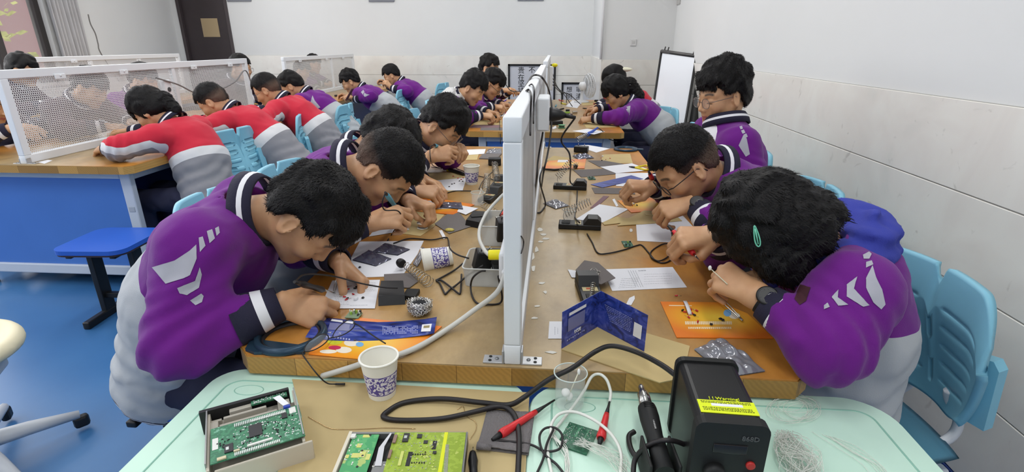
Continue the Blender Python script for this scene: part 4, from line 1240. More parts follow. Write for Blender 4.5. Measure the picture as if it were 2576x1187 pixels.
def decal(key, polys, name='sleeve_patch', material=None, sub=3, off=.0016, label=None):
    """cloth patches sewn on a jacket: each outline is laid onto the sleeve where the photograph shows it"""
    p = PEOPLE[key]; bv = BVHTree.FromPolygons([tuple(v) for v in p['V']], [tuple(int(i) for i in q) for q in p['Q']])
    for poly in polys:
        bm = bmesh.new(); vs = [bm.verts.new((u, -v, 0)) for u, v in poly]; bm.faces.new(vs)
        bmesh.ops.triangulate(bm, faces=bm.faces[:])
        for _ in range(sub): bmesh.ops.subdivide_edges(bm, edges=bm.edges[:], cuts=1, use_grid_fill=True)
        ok = True; bm.verts.ensure_lookup_table(); pos = []
        for v in bm.verts:
            d = ray(v.co.x, -v.co.y).normalized(); h = bv.ray_cast(O, d)
            if h[0] is None: pos.append(None)
            else: pos.append(h[0] + h[1] * off * (1 if h[1].dot(d) < 0 else -1))
        bad = [v for v, q in zip(bm.verts, pos) if q is None]
        for v, q in zip(bm.verts, pos):
            if q is not None: v.co = q - Vector(p['root'].location)
        if bad: bmesh.ops.delete(bm, geom=bad, context='VERTS')
        bmesh.ops.recalc_face_normals(bm, faces=bm.faces[:])
        me = bpy.data.meshes.new(name); bm.to_mesh(me); bm.free()
        for f in me.polygons: f.use_smooth = True
        me.materials.append(material or M_PATCH); o = child(name, me, p['root'])
        if label: o['label'] = label
# ------------------------------------------------------------------ who sits where
V3 = lambda *a: Vector(a)
person('P1', 'boy in purple jacket soldering at the near left corner, closest of the left row', pdp(780, 545, 1.30), 0, 67, hyaw=-4, N=pdp(628, 530, 1.30), pelvis=(-1.07, 1.25, .53),
       RS=pdp(497, 628, 1.16), LS=pdp(620, 520, 1.46), RE=pdp(455, 862, 1.12), RW=pdp(700, 765, 1.20), LW=pdp(850, 655, 1.43),
       rh=('pen', (.85, .30, -.35), (-.25, -.75, .7)), lh=('pinch', (.75, -.2, -.55), (.3, .5, .8)), lod=0, hair='full', hseed=1, zthr=.66, tilt=-.5, arm=1.1, hextra=dict(thick=.017))
person('P2', 'boy in purple jacket with shaved sides holding a blue iron, second in the left row', pdp(972, 424, 1.75), -8, 62, hyaw=-10, N=pdp(866, 422, 1.77),
       RW=pdp(930, 560, 1.62), LW=pdp(1030, 505, 1.90), rh=('pen', (.7, .3, .1), (-.35, -.75, .6)), lh=('grip', (.8, -.35, -.1), (.1, .1, .95)), lod=0, hair='fade', hseed=2, bare=.1)
person('P3', 'boy in purple jacket mostly hidden behind the boy with shaved sides', pdp(972, 362, 2.08), -8, 60, lod=1, hair='full', hseed=3,
       RW=pdp(1035, 480, 2.05), LW=pdp(1060, 450, 2.3), rh=('pinch', None, None), lh=('rest', None, None))
person('P4', 'boy in purple jacket and round spectacles, last of the near left row', pdp(1114, 316, 2.5), -10, 48, hyaw=-14, lod=1, hair='full', hseed=4, glasses='metal',
       RW=pdp(1080, 395, 2.38), LW=pdp(1130, 372, 2.62), rh=('pen', (.75, .2, .15), (-.3, -.8, .5)), lh=('pinch', None, None), bare=.25)
person('R1', 'girl in purple jacket and blue hood soldering at the near right corner', pdp(1948, 572, 1.16), 180, 64, hyaw=172, N=pdp(2062, 596, 1.24), pelvis=(.72, 1.22, .54),
       LS=pdp(2145, 740, 1.07), RS=pdp(2010, 560, 1.40), LE=pdp(2080, 866, 1.03), LW=pdp(1904, 744, 1.12), RW=pdp(1800, 592, 1.37),
       lh=('pinch', (-.55, .75, .12), (-.45, -.35, .8)), rh=('grip', (-.85, -.15, -.05), (-.35, -.45, .7)), hs=.95, lod=0, hair='long', hseed=5, hood=True, zthr=.60, tilt=.6, arm=1.14, bareL=.16,
       hextra=dict(thick=.018, side=.016, lump=.005, fringe=(.10, -.045), zear=-.065, nape=-.10, xs=.06, zf=-.02, curtain=1, blobs=(((.03, .03, .124), (.04, .035, .022)), ((-.085, .01, -.05), (.04, .055, .06))), lo=(-.22, -.15, -.15), hi=(.17, .15, .21)))
person('R2', 'boy in purple jacket and black spectacles holding a red iron, second in the right row', pdp(1722, 420, 1.76), 188, 42, hyaw=194, N=pdp(1812, 436, 1.80),
       LW=pdp(1745, 513, 1.68), RW=pdp(1640, 470, 1.98), lh=('pinch', (-.85, .1, -.25), (-.1, -.45, .85)), rh=('grip', (-.7, -.25, .1), (-.5, -.4, .7)), lod=0, hair='fade', hseed=6, glasses='black', bareL=.16)
person('R3', 'boy in purple jacket sitting upright by the whiteboard, clear spectacles, white tee', pdp(1816, 244, 2.25), 186, 12, hyaw=200, lod=0, hair='full', hseed=7, glasses='metal', vneck=True, shw=.155, N=pdp(1826, 318, 2.26), pelvis=(.75, 2.27, .53),
       LW=pdp(1780, 420, 2.2), RW=pdp(1740, 400, 2.5), lh=('rest', None, None), rh=('rest', None, None), hextra=dict(thick=.032, side=.014))
person('R4', 'girl in purple jacket with long ponytail at the far bench beside the white fan', pdp(1550, 234, 4.45), 180, 34, hyaw=188, lod=1, hair='long', hseed=8, glasses='metal', female=True,
       LW=pdp(1492, 298, 4.3), RW=pdp(1500, 275, 4.75), lh=('pinch', None, None), rh=('pen', None, None),
       hextra=dict(caps=(((-.09, 0, .04), (-.135, 0, .0), .05, .052), ((-.135, 0, .0), (-.135, 0, -.12), .055, .062), ((-.135, 0, -.12), (-.08, 0, -.25), .062, .03)), lo=(-.30, -.13, -.30)))
person('R5', 'student with pale hair ribbon and red jacket hidden behind the girl with the ponytail', pdp(1545, 203, 5.15), 180, 25, lod=2, hair='long', hseed=9, jacket='red', female=True)
person('P5', 'boy in purple jacket with grey hood at the near corner of the far bench', pdp(1190, 222, 4.3), 0, 38, hyaw=-16, lod=1, hair='full', hseed=10,
       RW=pdp(1208, 290, 4.2), LW=pdp(1228, 282, 4.45), rh=('pen', None, None), lh=('pinch', None, None))
person('P6', 'boy in purple jacket and spectacles bending over the far bench, middle of three', pdp(1238, 212, 4.9), 0, 40, hyaw=-14, lod=1, hair='full', hseed=11, glasses='black',
       RW=pdp(1238, 268, 4.8), LW=pdp(1262, 262, 5.0), rh=('pinch', None, None), lh=('pinch', None, None))
person('P7', 'boy with spectacles at the end of the far bench under the calligraphy', pdp(1232, 172, 5.6), 0, 10, hyaw=-20, lod=1, hair='full', hseed=12, glasses='metal',
       RW=pdp(1262, 228, 5.4), LW=pdp(1280, 232, 5.6))
person('L1', 'girl in red, white and grey jacket with ponytail, nearest at the left bench', pdp(382, 280, 3.2), 180, 40, hyaw=186, pelvis=(-2.12, 2.98, .53), lod=1, hair='long', hseed=13, jacket='red', female=True, zthr=.50,
       LW=pdp(272, 372, 3.05), RW=pdp(330, 330, 3.5), lh=('rest', None, None), rh=('rest', None, None), shw=.19,
       hextra=dict(caps=(((-.085, 0, .02), (-.112, .0, .0), .035, .042), ((-.112, 0, .0), (-.125, .015, -.085), .048, .036)), lo=(-.24, -.13, -.20)))
person('L2', 'boy in red, white and grey jacket with cropped hair, second at the left bench', pdp(537, 258, 3.75), 180, 42, hyaw=190, lod=1, hair='fade', hseed=14, jacket='red', zthr=.52,
       LW=pdp(470, 330, 3.6), RW=pdp(490, 310, 4.1), lh=('pinch', None, None), rh=('pinch', None, None))
person('L3', 'boy in red, white and grey jacket behind the edge-on chair, third at the left bench', pdp(672, 228, 4.25), 180, 32, hyaw=190, lod=1, hair='fade', hseed=15, jacket='red', zthr=.52, glasses='metal',
       LW=pdp(640, 290, 4.1), RW=pdp(640, 280, 4.55), lh=('pinch', None, None), rh=('pinch', None, None))
person('L4', 'boy in purple and grey jacket behind the red jackets, last at the left bench', pdp(735, 218, 4.85), 180, 38, hyaw=188, lod=1, hair='crop', hseed=16, zthr=.62,
       LW=pdp(690, 268, 4.75), RW=pdp(690, 262, 5.1), lh=('pinch', None, None), rh=('pinch', None, None))
person('L5', 'boy with spectacles facing right behind the end of the large perforated divider', pdp(606, 172, 5.3), 0, 8, hyaw=-12, lod=1, hair='crop', hseed=17, jacket='dark', glasses='metal')
person('L6', 'black-haired student behind the near top corner of the large perforated divider', pdp(58, 178, 4.5), 20, 20, lod=2, hair='full', hseed=18, jacket='dark')
person('L9', 'student in dark jacket at the left edge beside the large perforated divider', pdp(-22, 255, 3.25), 0, 30, lod=1, hair='full', hseed=19, jacket='dark',
       RW=pdp(20, 325, 3.1), LW=pdp(60, 320, 3.5), rh=('rest', None, None), lh=('rest', None, None))
person('M1', 'student seen through the near half of the large perforated divider', pdp(228, 222, 3.7), 0, 35, lod=2, hair='full', hseed=20, jacket='dark')
person('M2', 'student seen through the large divider just left of the ponytail girl', pdp(362, 205, 4.35), 0, 20, lod=2, hair='full', hseed=21)
person('L7', 'boy in purple and grey jacket and spectacles holding parts at the far left bench', pdp(882, 206, 6.1), 180, 32, hyaw=196, lod=1, hair='full', hseed=22, glasses='metal', zthr=.62,
       LW=pdp(893, 250, 5.95), RW=pdp(880, 246, 6.3), lh=('pinch', (-.7, 0, .3), None), rh=('pinch', (-.7, 0, .3), None))
person('L8', 'boy in purple jacket at the far left bench, holding something up to his chin', pdp(985, 190, 6.75), 180, 30, hyaw=192, lod=1, hair='crop', hseed=23, zthr=.5,
       LW=pdp(985, 222, 6.5), RW=pdp(975, 218, 6.8), lh=('pinch', (-.5, 0, .6), None), rh=('pinch', (-.5, 0, .6), None))
person('M3', 'student seen through the divider on the far left bench, larger silhouette', pdp(760, 178, 7.2), 0, 25, lod=2, hair='full', hseed=24)
person('M4', 'student seen through the divider on the far left bench, taller silhouette', pdp(790, 162, 7.9), 0, 15, lod=2, hair='full', hseed=25)

# ------------------------------------------------------------------ the chairs
for lb, x, y, f in (
    ('blue chair whose two top lobes show behind the left shoulder of the nearest boy', -1.16, 1.80, -8),
    ('blue chair with two top lobes behind the boy with shaved sides', -1.14, 2.30, -8),
    ('blue chair showing above the hair of the hidden boy in the left row', -1.06, 3.16, -6),
    ('blue chair whose lobes show behind the spectacled boy of the near left row', -1.07, 4.45, 0),
    ('pale blue chair behind the grey-hooded boy at the far bench', -1.10, 5.25, 0),
    ('blue chair seen from behind, beside the red-jacketed girl with ponytail', -2.24, 3.36, 170),
    ('blue chair seen edge-on before the third red jacket', -2.16, 4.05, 208),
    ('blue chair under the last red and purple jackets at the left bench', -2.06, 4.85, 180),
    ('blue chair seen from behind, left one of the pair by the tiled wall', -2.02, 6.55, 184),
    ('blue chair seen from behind, right one of the pair by the tiled wall', -1.92, 7.0, 180),
    ('darker blue chair standing alone against the tiled far wall', -1.72, 7.75, 165),
    ('large blue chair at the right wall behind the girl with blue hood', .835, 1.27, 186),
    ('blue chair lobes over the hair of the girl with blue hood', .94, 2.12, 184),
    ('blue chair at the right wall behind the upright boy', .95, 2.84, 184),
    ('blue chair between the upright boy and the whiteboard', .86, 3.75, 180),
    ('blue chair standing in front of the leaning whiteboard', .88, 4.75, 196)):
    chair(lb, x, y, f)
# ================================================================== THE TWO MINT DESKS AND WHAT LIES ON THEM
GZ = 0.72
M_MINT = mat('mint_plastic', (196, 229, 211), 0.38, var=0.02, scale=10)
M_MINTG = mat('mint_groove', (142, 190, 172), 0.5)
M_DLEG = mat('desk_leg_grey', (170, 176, 182), 0.4)
def rrect(x0, y0, x1, y1, r, n=8):
    o = []
    for cx, cy, a0 in ((x1 - r, y0 + r, -90), (x1 - r, y1 - r, 0), (x0 + r, y1 - r, 90), (x0 + r, y0 + r, 180)):
        for k in range(n + 1):
            a = R(a0 + 90 * k / n); o.append((cx + r * math.cos(a), cy + r * math.sin(a)))
    return o
def mint_desk(label, x0, x1, y0, y1, r):
    t = thing('student_desk', label, 'desk', ((x0 + x1) / 2, (y0 + y1) / 2, 0), 0, 'mint plastic desks')
    mb = MB()
    a = rrect(x0, y0, x1, y1, r); b = rrect(x0 + .004, y0 + .004, x1 - .004, y1 - .004, r - .004); n = len(a)
    vs = [(p[0], p[1], GZ - .024) for p in a] + [(p[0], p[1], GZ - .005) for p in a] + [(p[0], p[1], GZ) for p in b] + [(p[0], p[1], GZ - .026) for p in b]
    fs = []
    for i in range(n):
        j = (i + 1) % n; fs += [(i, j, n + j, n + i), (n + i, n + j, 2 * n + j, 2 * n + i), (j, i, 3 * n + i, 3 * n + j)]
    mb.add(vs, fs, 0, True).add([vs[2 * n + i] for i in range(n)], [tuple(range(n))], 0, False).add([vs[3 * n + i] for i in range(n)], [tuple(range(n - 1, -1, -1))], 0, False)
    mb.build('desktop', M_MINT, t)
    g = rrect(x0 + .045, y0 + .03, x1 - .045, y1 - .045, .03)
    MB().tube([(p[0], p[1], GZ - .0005) for p in g], .0022, 6, closed=True).tube([(x0 + .10 + .03 * math.cos(R(k * 12)), y1 - .075 + .016 * math.sin(R(k * 12)), GZ - .0004) for k in range(30)], .0012, 5, closed=True).build('edge_bead', M_MINTG, t)
    for sx in (x0 + .10, x1 - .10):
        MB().box((sx, (y0 + y1) / 2, .37), (.035, .07, .66), bev=.008).box((sx, (y0 + y1) / 2, .025), (.045, .40, .035), bev=.008).box((sx, (y0 + y1) / 2, .682), (.03, .30, .025), bev=.005).build('leg', M_DLEG, t)
    MB().box(((x0 + x1) / 2, (y0 + y1) / 2 + .05, .60), (x1 - x0 - .16, .26, .012), bev=.004).build('book_shelf', M_DLEG, t)
    return t
mint_desk('left mint green desk with brown cardboard and opened drives on it', -.712, -.040, .50, .936, .062)
mint_desk('right mint green desk with the black hot air station on it', -.034, .668, .50, .936, .085)
def P(u, v, z=GZ): return pz(u, v, z)
def poly_on(pix, z): return [pz(u, v, z) for u, v in pix]
def sheet(name, label, cat, pix, z, t=.0012, m=None, group=None, curl=0.0):
    """a flat sheet or board lying at height z, outline as seen in the photograph; sides keep its thickness"""
    pts = poly_on(pix, z); c = sum(pts, Vector()) / len(pts)
    area = sum(pts[i].x * pts[(i + 1) % len(pts)].y - pts[(i + 1) % len(pts)].x * pts[i].y for i in range(len(pts)))
    if area < 0: pts = pts[::-1]
    mb = MB().slab([(p.x - c.x, p.y - c.y, 0) for p in pts], t)
    o = mb.build(name, m if isinstance(m, (list, tuple)) else [m]); o.location = (c.x, c.y, z)
    return tag(o, label, cat, group)
M_CARD = mat('brown_cardboard', (184, 164, 118), 0.8, var=0.05, scale=6)
M_KRAFT = mat('kraft_paper', (196, 174, 122), 0.75, var=0.04, scale=14)
M_PAPER = mat('white_paper', (232, 233, 238), 0.7)
M_CUPW = mat('cup_white', (236, 234, 224), 0.5)
M_BLACK = mat('black_plastic', (26, 26, 27), 0.42)
M_BLACKM = mat('matt_black_plastic', (20, 21, 21), 0.6)
M_STEEL = mat('bright_steel', (190, 188, 182), 0.22, 1.0)
M_CORD = mat('black_cord', (30, 27, 28), 0.45)
M_RED = mat('red_plastic', (208, 46, 50), 0.35)
M_WCORD = mat('white_cord', (224, 226, 218), 0.45)
M_GCORD = mat('grey_cord', (196, 196, 190), 0.5)
sheet('cardboard_sheet', 'brown cardboard sheet under the opened drives on the left mint desk', 'cardboard',
      [(735, 956), (1332, 990), (1322, 1190), (1310, 1330), (640, 1330), (700, 1187), (745, 1150), (760, 1050)], GZ + .0006, .003, M_CARD)

# ---- blue and white paper cups
def cup_mat(name):
    m, nt, b = nodes(name)
    tc = nt.nodes.new('ShaderNodeTexCoord'); n = nt.nodes.new('ShaderNodeTexNoise'); n.inputs['Scale'].default_value = 75; n.inputs['Detail'].default_value = 3; n.inputs['Distortion'].default_value = 2.2
    nt.links.new(tc.outputs['Object'], n.inputs['Vector'])
    r = ramp_const(nt, [(0.0, srgb(84, 72, 150)), (0.47, srgb(228, 226, 232))], 'CONSTANT'); nt.links.new(n.outputs['Fac'], r.inputs['Fac'])
    nt.links.new(r.outputs['Color'], b.inputs['Base Color']); b.inputs['Roughness'].default_value = 0.5
    return m
M_CUPB, M_CUPL = cup_mat('blue_flower_print'), mat('cup_blue_line', (92, 82, 156), 0.5)
def paper_cup(label, rt=.0375, rb=.027, h=.088):
    t = thing('paper_cup', label, 'cup', (0, 0, 0), 0, 'blue and white paper cups')
    rr = lambda z: rb + (rt - rb) * z / h
    mb = MB()
    zs = [0.0, .012, .014, .022, .024, .056, .058, h - .004]; mi = [0, 2, 1, 2, 1, 2, 0]
    prof = [(rr(z), z) for z in zs]
    M0 = Matrix.Identity(4)
    mb.lathe(prof, 36, M0, cap0=False, cap1=False, mis=mi)
    mb.lathe([(rr(h) - .0012, h - .003), (rr(.006) - .0012, .006), (.001, .006)], 36, M0, 0, cap0=False, cap1=True)
    mb.f = [f for f in mb.f]; mb.lathe([(rb - .002, .002), (rb, 0)], 36, M0, 0, cap0=True, cap1=False)
    child('cup_wall', mb_mesh(mb, 'cup_wall', [M_CUPW, M_CUPB, M_CUPL]), t)
    ring = [(rt * math.cos(2 * PI * k / 36), rt * math.sin(2 * PI * k / 36), h - .002) for k in range(36)]
    child('rim', mb_mesh(MB().tube(ring, .0024, 8, closed=True), 'rim', [M_CUPW]), t)
    return t
c1 = paper_cup('nearest blue and white paper cup, standing empty on the mint desk')
p = P(962, 988, GZ + .004); c1.location = (p.x, p.y, GZ + .0038)
c2 = copy_tree(c1, (0, 0, 0), 0, 'blue and white paper cup lying on its side by the plastic tub', 'blue and white paper cups')
p = pz(1085, 660, TZ); q = pz(1143, 655, TZ); d = (q - p); ang = math.atan2(d.y, d.x)
# lying: the wide end rests to the left, so the axis tips slightly
c2.rotation_mode = 'XYZ'; c2.rotation_euler = (0, R(-97), ang); 
c2.location = pz(1138, 664, TZ) + Vector((0, 0, .028))
c3 = copy_tree(c1, (0, 0, 0), R(60), 'blue and white paper cup standing on the bench beside the yellow and black cutter', 'blue and white paper cups')
p = pz(1187, 462, TZ); c3.location = (p.x, p.y, TZ)

# ---- hot air station
def station():
    a, b_ = P(1724, 900, GZ + .155), P(1862, 912, GZ + .155)           # far top edge
    c, d = P(1690 + 45, 1063, GZ + .155), P(1918, 1070, GZ + .155)      # near top edge
    cx = (a.x + b_.x + c.x + d.x) / 4; cy = (a.y + c.y) / 2; w = ((b_.x - a.x) + (d.x - c.x)) / 2; l = ((a.y - c.y) + (b_.y - d.y)) / 2
    l = max(l, .12)
    t = thing('hot_air_station', 'black hot air rework station with yellow warning label on the right mint desk', 'rework station', (cx, cy, GZ), R(-2))
    h = .155
    bodyp = rrect(-w / 2, 0, w / 2, h - .0, .012, 4)
    M = Matrix.Rotation(R(90), 4, 'X')
    mb = MB().prism(bodyp, -l / 2 + .012, l / 2 - .004, M)
    child('case', mb_mesh(mb, 'case', [M_BLACK]), t)
    fp = rrect(-w / 2 - .004, -.0, w / 2 + .004, h + .004, .014, 4)
    child('front_bezel', mb_mesh(MB().prism(fp, l / 2 - .012, l / 2 + .006, M), 'front_bezel', [M_BLACKM]), t)
    child('rear_bezel', mb_mesh(MB().prism(fp, -l / 2, -l / 2 + .012, M), 'rear_bezel', [M_BLACKM]), t)
    lab_ = child('warning_label', mb_mesh(MB().box((.002, -l / 2 + .036, h + .0006), (.084, .030, .001)).box((.002, -l / 2 + .040, h + .0013), (.046, .006, .0004), mi=1), 'warning_label',
                 [mat('label_yellow', (222, 236, 30), 0.45), M_PAPER]), t)
    lab(lab_, 'bright yellow warning label')
    for k, yy in enumerate((.0475, .0445, .033, .030, .027)):
        rr = random.Random(k); m2 = MB(); x = -.036
        while x < .036:
            ww = rr.uniform(.001, .003); m2.box((x + .002, -l / 2 + yy, h + .0013), (ww, .0013, .0003)); x += ww + .001
        child('small_print', mb_mesh(m2, 'small_print', [mat('label_ink', (70, 78, 20), 0.6)]), lab_)
    me = glyph('! ! Warning!', .0095, Matrix.Translation((.002, -l / 2 + .0565, h + .0004)), '', None); me.materials.clear(); me.materials.append(MATS['label_yellow'])
    child('warning_title', me, t)
    me = glyph('868D', .011, Matrix.Translation((.026, -l / 2 - .0065, h - .020)) @ Matrix.Rotation(R(90), 4, 'X'), '', None); me.materials.clear(); me.materials.append(mat('grey_print', (88, 90, 90), 0.6))
    child('model_print', me, t)
    child('display_window', mb_mesh(MB().box((.0, -l / 2 - .0065, h - .040), (.048, .002, .016), bev=.001), 'display_window', [mat('dark_window', (34, 30, 30), 0.15)]), t)
    for z in (h - .066, h - .088):
        lab(child('button', mb_mesh(MB().lathe([(.0068, 0), (.0066, .004), (.004, .005)], 16, Matrix.Translation((.032, -l / 2 - .0055, z)) @ Matrix.Rotation(R(90), 4, 'X')), 'button', [mat('button_red', (176, 40, 36), 0.4)]), t), 'red round button')
    child('knob', mb_mesh(MB().lathe([(.016, 0), (.015, .012), (.010, .014)], 20, Matrix.Translation((-.018, -l / 2 - .0055, h - .082)) @ Matrix.Rotation(R(90), 4, 'X')), 'knob', [M_BLACKM]), t)
    child('power_switch', mb_mesh(MB().box((.0, -l / 2 - .007, .026), (.05, .006, .020), bev=.002), 'power_switch', [mat('switch_grey', (120, 120, 118), 0.5)]), t)
    return t, cx, cy, w, l, h
ST, scx, scy, sw, sl, sh_ = station()

# ---- heat gun in its holder
def lathe_between(mb, a, b, prof, n=18, mi=0, mis=None, cap0=True, cap1=True):
    """profile of (radius, t) along the axis from a to b"""
    a, b = Vector(a), Vector(b); L = (b - a).length; z = (b - a).normalized(); x = z.orthogonal().normalized(); y = z.cross(x)
    M = Matrix((x, y, z)).transposed().to_4x4(); M.translation = a
    return mb.lathe([(r, t * L) for r, t in prof], n, M, mi, cap0, cap1, mis)
ga, gb = P(1612, 970, GZ + .075), P(1668, 1178, GZ + .045)
gun = thing('heat_gun', 'black hot air gun with steel nozzle lying beside the black station', 'heat gun', (gb.x, gb.y, GZ))
mb = MB(); gx = lambda t: ga.lerp(gb, t)
lathe_between(mb, gx(.27), gx(1.05), [(.012, 0), (.0155, .03), (.0165, .08), (.0170, .22), (.0155, .38), (.0140, .5), (.0150, .62), (.0160, 1.0)])
mb.build('handle', M_BLACKM, gun)
mb = MB(); lathe_between(mb, gx(0), gx(.29), [(.0045, 0), (.0058, .08), (.0062, .30), (.0100, .38), (.0112, .55), (.0116, 1.0)], mis=None); mb.build('nozzle', M_STEEL, gun)
mb = MB()
for k in range(3):
    c = gx(.335 + .022 * k) + Vector((0, 0, .0155)); mb.box(c, (.017, .0022, .003), (0, 0, 0), bev=.001)
mb.build('vent_slots', mat('slot_black', (6, 6, 6), 0.8), gun)
mb = MB()
for k in range(6): mb.ell(gx(.55 + .018 * k) + Vector((.001, 0, .0152)), (.0018, .0014, .001), 8)
mb.build('print_dots', mat('dot_grey', (170, 170, 168), 0.5), gun)
hd = thing('gun_holder', 'black cradle holding the hot air gun beside the station', 'holder', (gb.x + .012, gb.y, GZ))
c = P(1690, 1150, GZ); mb = MB()
dirg = (gb - ga); dirg.z = 0; dirg.normalize(); side = Vector((-dirg.y, dirg.x, 0))
rotm = Matrix((side, -dirg, Vector((0, 0, 1)))).transposed()
c0 = Vector((gx(.88).x, gx(.88).y, GZ))
mb.box(c0 + Vector((0, 0, .006)), (.05, .085, .012), rotm, bev=.004)
mb.build('base', M_BLACKM, hd)
for s in (-1, 1):
    MB().box(c0 + side * (.0225 * s) + Vector((0, 0, .034)), (.005, .07, .056), rotm, bev=.002).build('side_plate', M_BLACKM, hd)
def cord(name, label, pts, r, m, sub=8, cat='cable', closed=False, ends=None):
    o = MB().tube(smooth_path(pts, sub, closed), r, 8, closed=closed).build(name, m)
    return tag(o, label, cat)
cord('hot_air_hose', 'black hose looping from the hot air gun in front of the station', [P(1596, 1085, GZ + .012), P(1582, 1098, GZ + .010), P(1590, 1135, GZ + .008), P(1622, 1172, GZ + .008), P(1640, 1200, GZ + .01)], .0048, M_CORD)
cord('gun_cable', 'black cable curving over the hot air gun to the station', [P(1592, 1200, GZ + .01), P(1600, 1150, GZ + .03), P(1640, 1115, GZ + .066), P(1690, 1108, GZ + .075), P(1740, 1128, GZ + .05), P(1752, 1150, GZ + .04)], .0042, M_CORD)
# thick black mains cord
zc = GZ + .008
cord('thick_cable', 'thick black power cord looped over the cardboard and up to the black station',
     [P(1706, 948, GZ + .12), P(1660, 915, GZ + .115), P(1600, 885, GZ + .105), P(1540, 870, GZ + .10), P(1498, 884, GZ + .085), P(1440, 925, GZ + .075), P(1380, 955, GZ + .055), P(1320, 998, GZ + .02), P(1280, 1018, zc + .008), P(1215, 1013, zc + .006), P(1110, 1003, zc + .004),
      P(1020, 1012, zc), P(975, 1035, zc), P(966, 1050, zc), P(1010, 1057, zc), P(1110, 1053, zc + .002), P(1200, 1034, zc + .004), P(1250, 1022, zc + .006), P(1282, 1030, zc + .006), P(1300, 1060, zc + .004), P(1306, 1110, zc + .004), P(1303, 1190, zc), P(1300, 1240, zc)], .0052, M_CORD)
# beaker
M_GLASS = glass_mat('clear_glass', (0.93, 0.97, 0.96), 0.03, 0.16)
def beaker(label, loc, r=.029, h=.075):
    t = thing('glass_beaker', label, 'beaker', loc)
    mb = MB().lathe([(r * .92, .001), (r, .006), (r, h - .006), (r * 1.10, h)], 32, Matrix.Translation(loc), cap0=True, cap1=False)
    mb.lathe([(r * 1.10, h), (r * .96, h - .008), (r * .95, .006), (r * .85, .003)], 32, Matrix.Translation(loc), cap0=False, cap1=True)
    mb.build('glass_wall', M_GLASS, t)
    MB().tube([Vector(loc) + Vector((r * 1.10 * math.cos(2 * PI * k / 32), r * 1.10 * math.sin(2 * PI * k / 32), h)) for k in range(32)], .0013, 6, closed=True).build('rim', mat('glass_rim', (214, 226, 222), 0.15, alpha=.75), t)
    return t
bk = P(1432, 1018, GZ); beaker('clear glass beaker with cotton buds standing on the right mint desk', (bk.x, bk.y, GZ + .0003))
M_COT = mat('cotton', (240, 240, 238), 0.9)
for k, (dx, dy, dz, a, l_) in enumerate(((.006, .004, .052, 18, .03), (-.008, -.002, .03, 0, 0), (.0, .006, .016, 0, 0))):
    o = Vector((bk.x + dx, bk.y + dy, GZ + dz))
    if l_:
        s_ = thing('cotton_bud', 'cotton bud standing in the clear glass beaker', 'cotton bud', o)
        MB().tube([o + Vector((-.012, -.002, -.045)), o + Vector((.009, .003, .018))], .0012, 6).build('stick', mat('bud_stick', (226, 222, 196), 0.6), s_)
        MB().ell(o + Vector((.010, .003, .021)), (.0030, .003, .007)).build('cotton_tip', M_COT, s_)
    else:
        tag(MB().ell(o, (.011 - .002 * k, .010, .008), 12).build('cotton_ball', M_COT), ('cotton wad upper in the clear glass beaker', 'cotton wad at the bottom of the clear glass beaker')[k - 1], 'cotton')
# test probes
def probe(label, tip, tail, tailend):
    t = thing('test_probe', label, 'probe', tip)
    a, b = Vector(tip), Vector(tail)
    mb = MB(); lathe_between(mb, a.lerp(b, .32), a.lerp(b, .88), [(.0050, 0), (.0058, .15), (.0078, .75), (.0088, .86), (.0088, .93), (.0074, 1)]); mb.build('red_sleeve', M_RED, t)
    mb = MB(); lathe_between(mb, a, a.lerp(b, .34), [(.0018, 0), (.0026, .5), (.0048, .96)]); mb.build('probe_tip', M_BLACK, t); mb = MB(); lathe_between(mb, a.lerp(b, .87), b, [(.0062, 0), (.0050, .4), (.0030, 1)]); mb.build('black_end', M_BLACK, t)
    return t
probe('red and black test probe lying on the grey cloth', P(1395, 1006, GZ + .012), P(1238, 1106, GZ + .012), None)
probe('red and black test probe with white lead standing by the small green board', P(1534, 1008, GZ + .02), P(1508, 1118, GZ + .011), None)
cord('test_lead', 'thin black lead in a knot beside the small green board', [P(1240, 1107, GZ + .008), P(1300, 1112, GZ + .008), P(1340, 1120, GZ + .006), P(1372, 1135, GZ + .006), P(1408, 1128, GZ + .008), P(1414, 1095, GZ + .012), P(1396, 1076, GZ + .014), P(1370, 1078, GZ + .012), P(1357, 1100, GZ + .010), P(1368, 1140, GZ + .007), P(1400, 1168, GZ + .005), P(1425, 1200, GZ + .005)], .0022, M_CORD)
cord('test_lead', 'thin black lead crossing down to the near edge between the desks', [P(1392, 1080, GZ + .017), P(1376, 1115, GZ + .013), P(1366, 1155, GZ + .006), P(1346, 1200, GZ + .004)], .0022, M_CORD)
cord('white_lead', 'white cable arching from the red probe over the right mint desk', [P(1534, 1010, GZ + .02), P(1536, 985, GZ + .03), P(1526, 955, GZ + .045), P(1508, 941, GZ + .05), P(1488, 948, GZ + .045), P(1468, 985, GZ + .03), P(1440, 1025, GZ + .012), P(1412, 1060, GZ + .006), P(1392, 1085, GZ + .005), P(1380, 1110, GZ + .005), P(1378, 1140, GZ + .005), P(1390, 1200, GZ + .005)], .0030, M_WCORD)
cord('white_lead', 'white cable in a wide loop over the small green board', [P(1386, 1100, GZ + .008), P(1388, 1065, GZ + .014), P(1410, 1040, GZ + .02), P(1450, 1037, GZ + .024), P(1500, 1060, GZ + .026), P(1540, 1095, GZ + .020), P(1562, 1140, GZ + .010), P(1560, 1200, GZ + .006)], .0030, M_WCORD)
def strands(name, label, cat, gen, n, r, m, seed):
    rg = random.Random(seed); mb = MB()
    for _ in range(n): mb.tube(smooth_path(gen(rg), 5), r, 5)
    return tag(mb.build(name, m), label, cat, kind='stuff')
M_WIRE = mat('clear_wire', (238, 240, 232), 0.12, 0.0, alpha=.55)
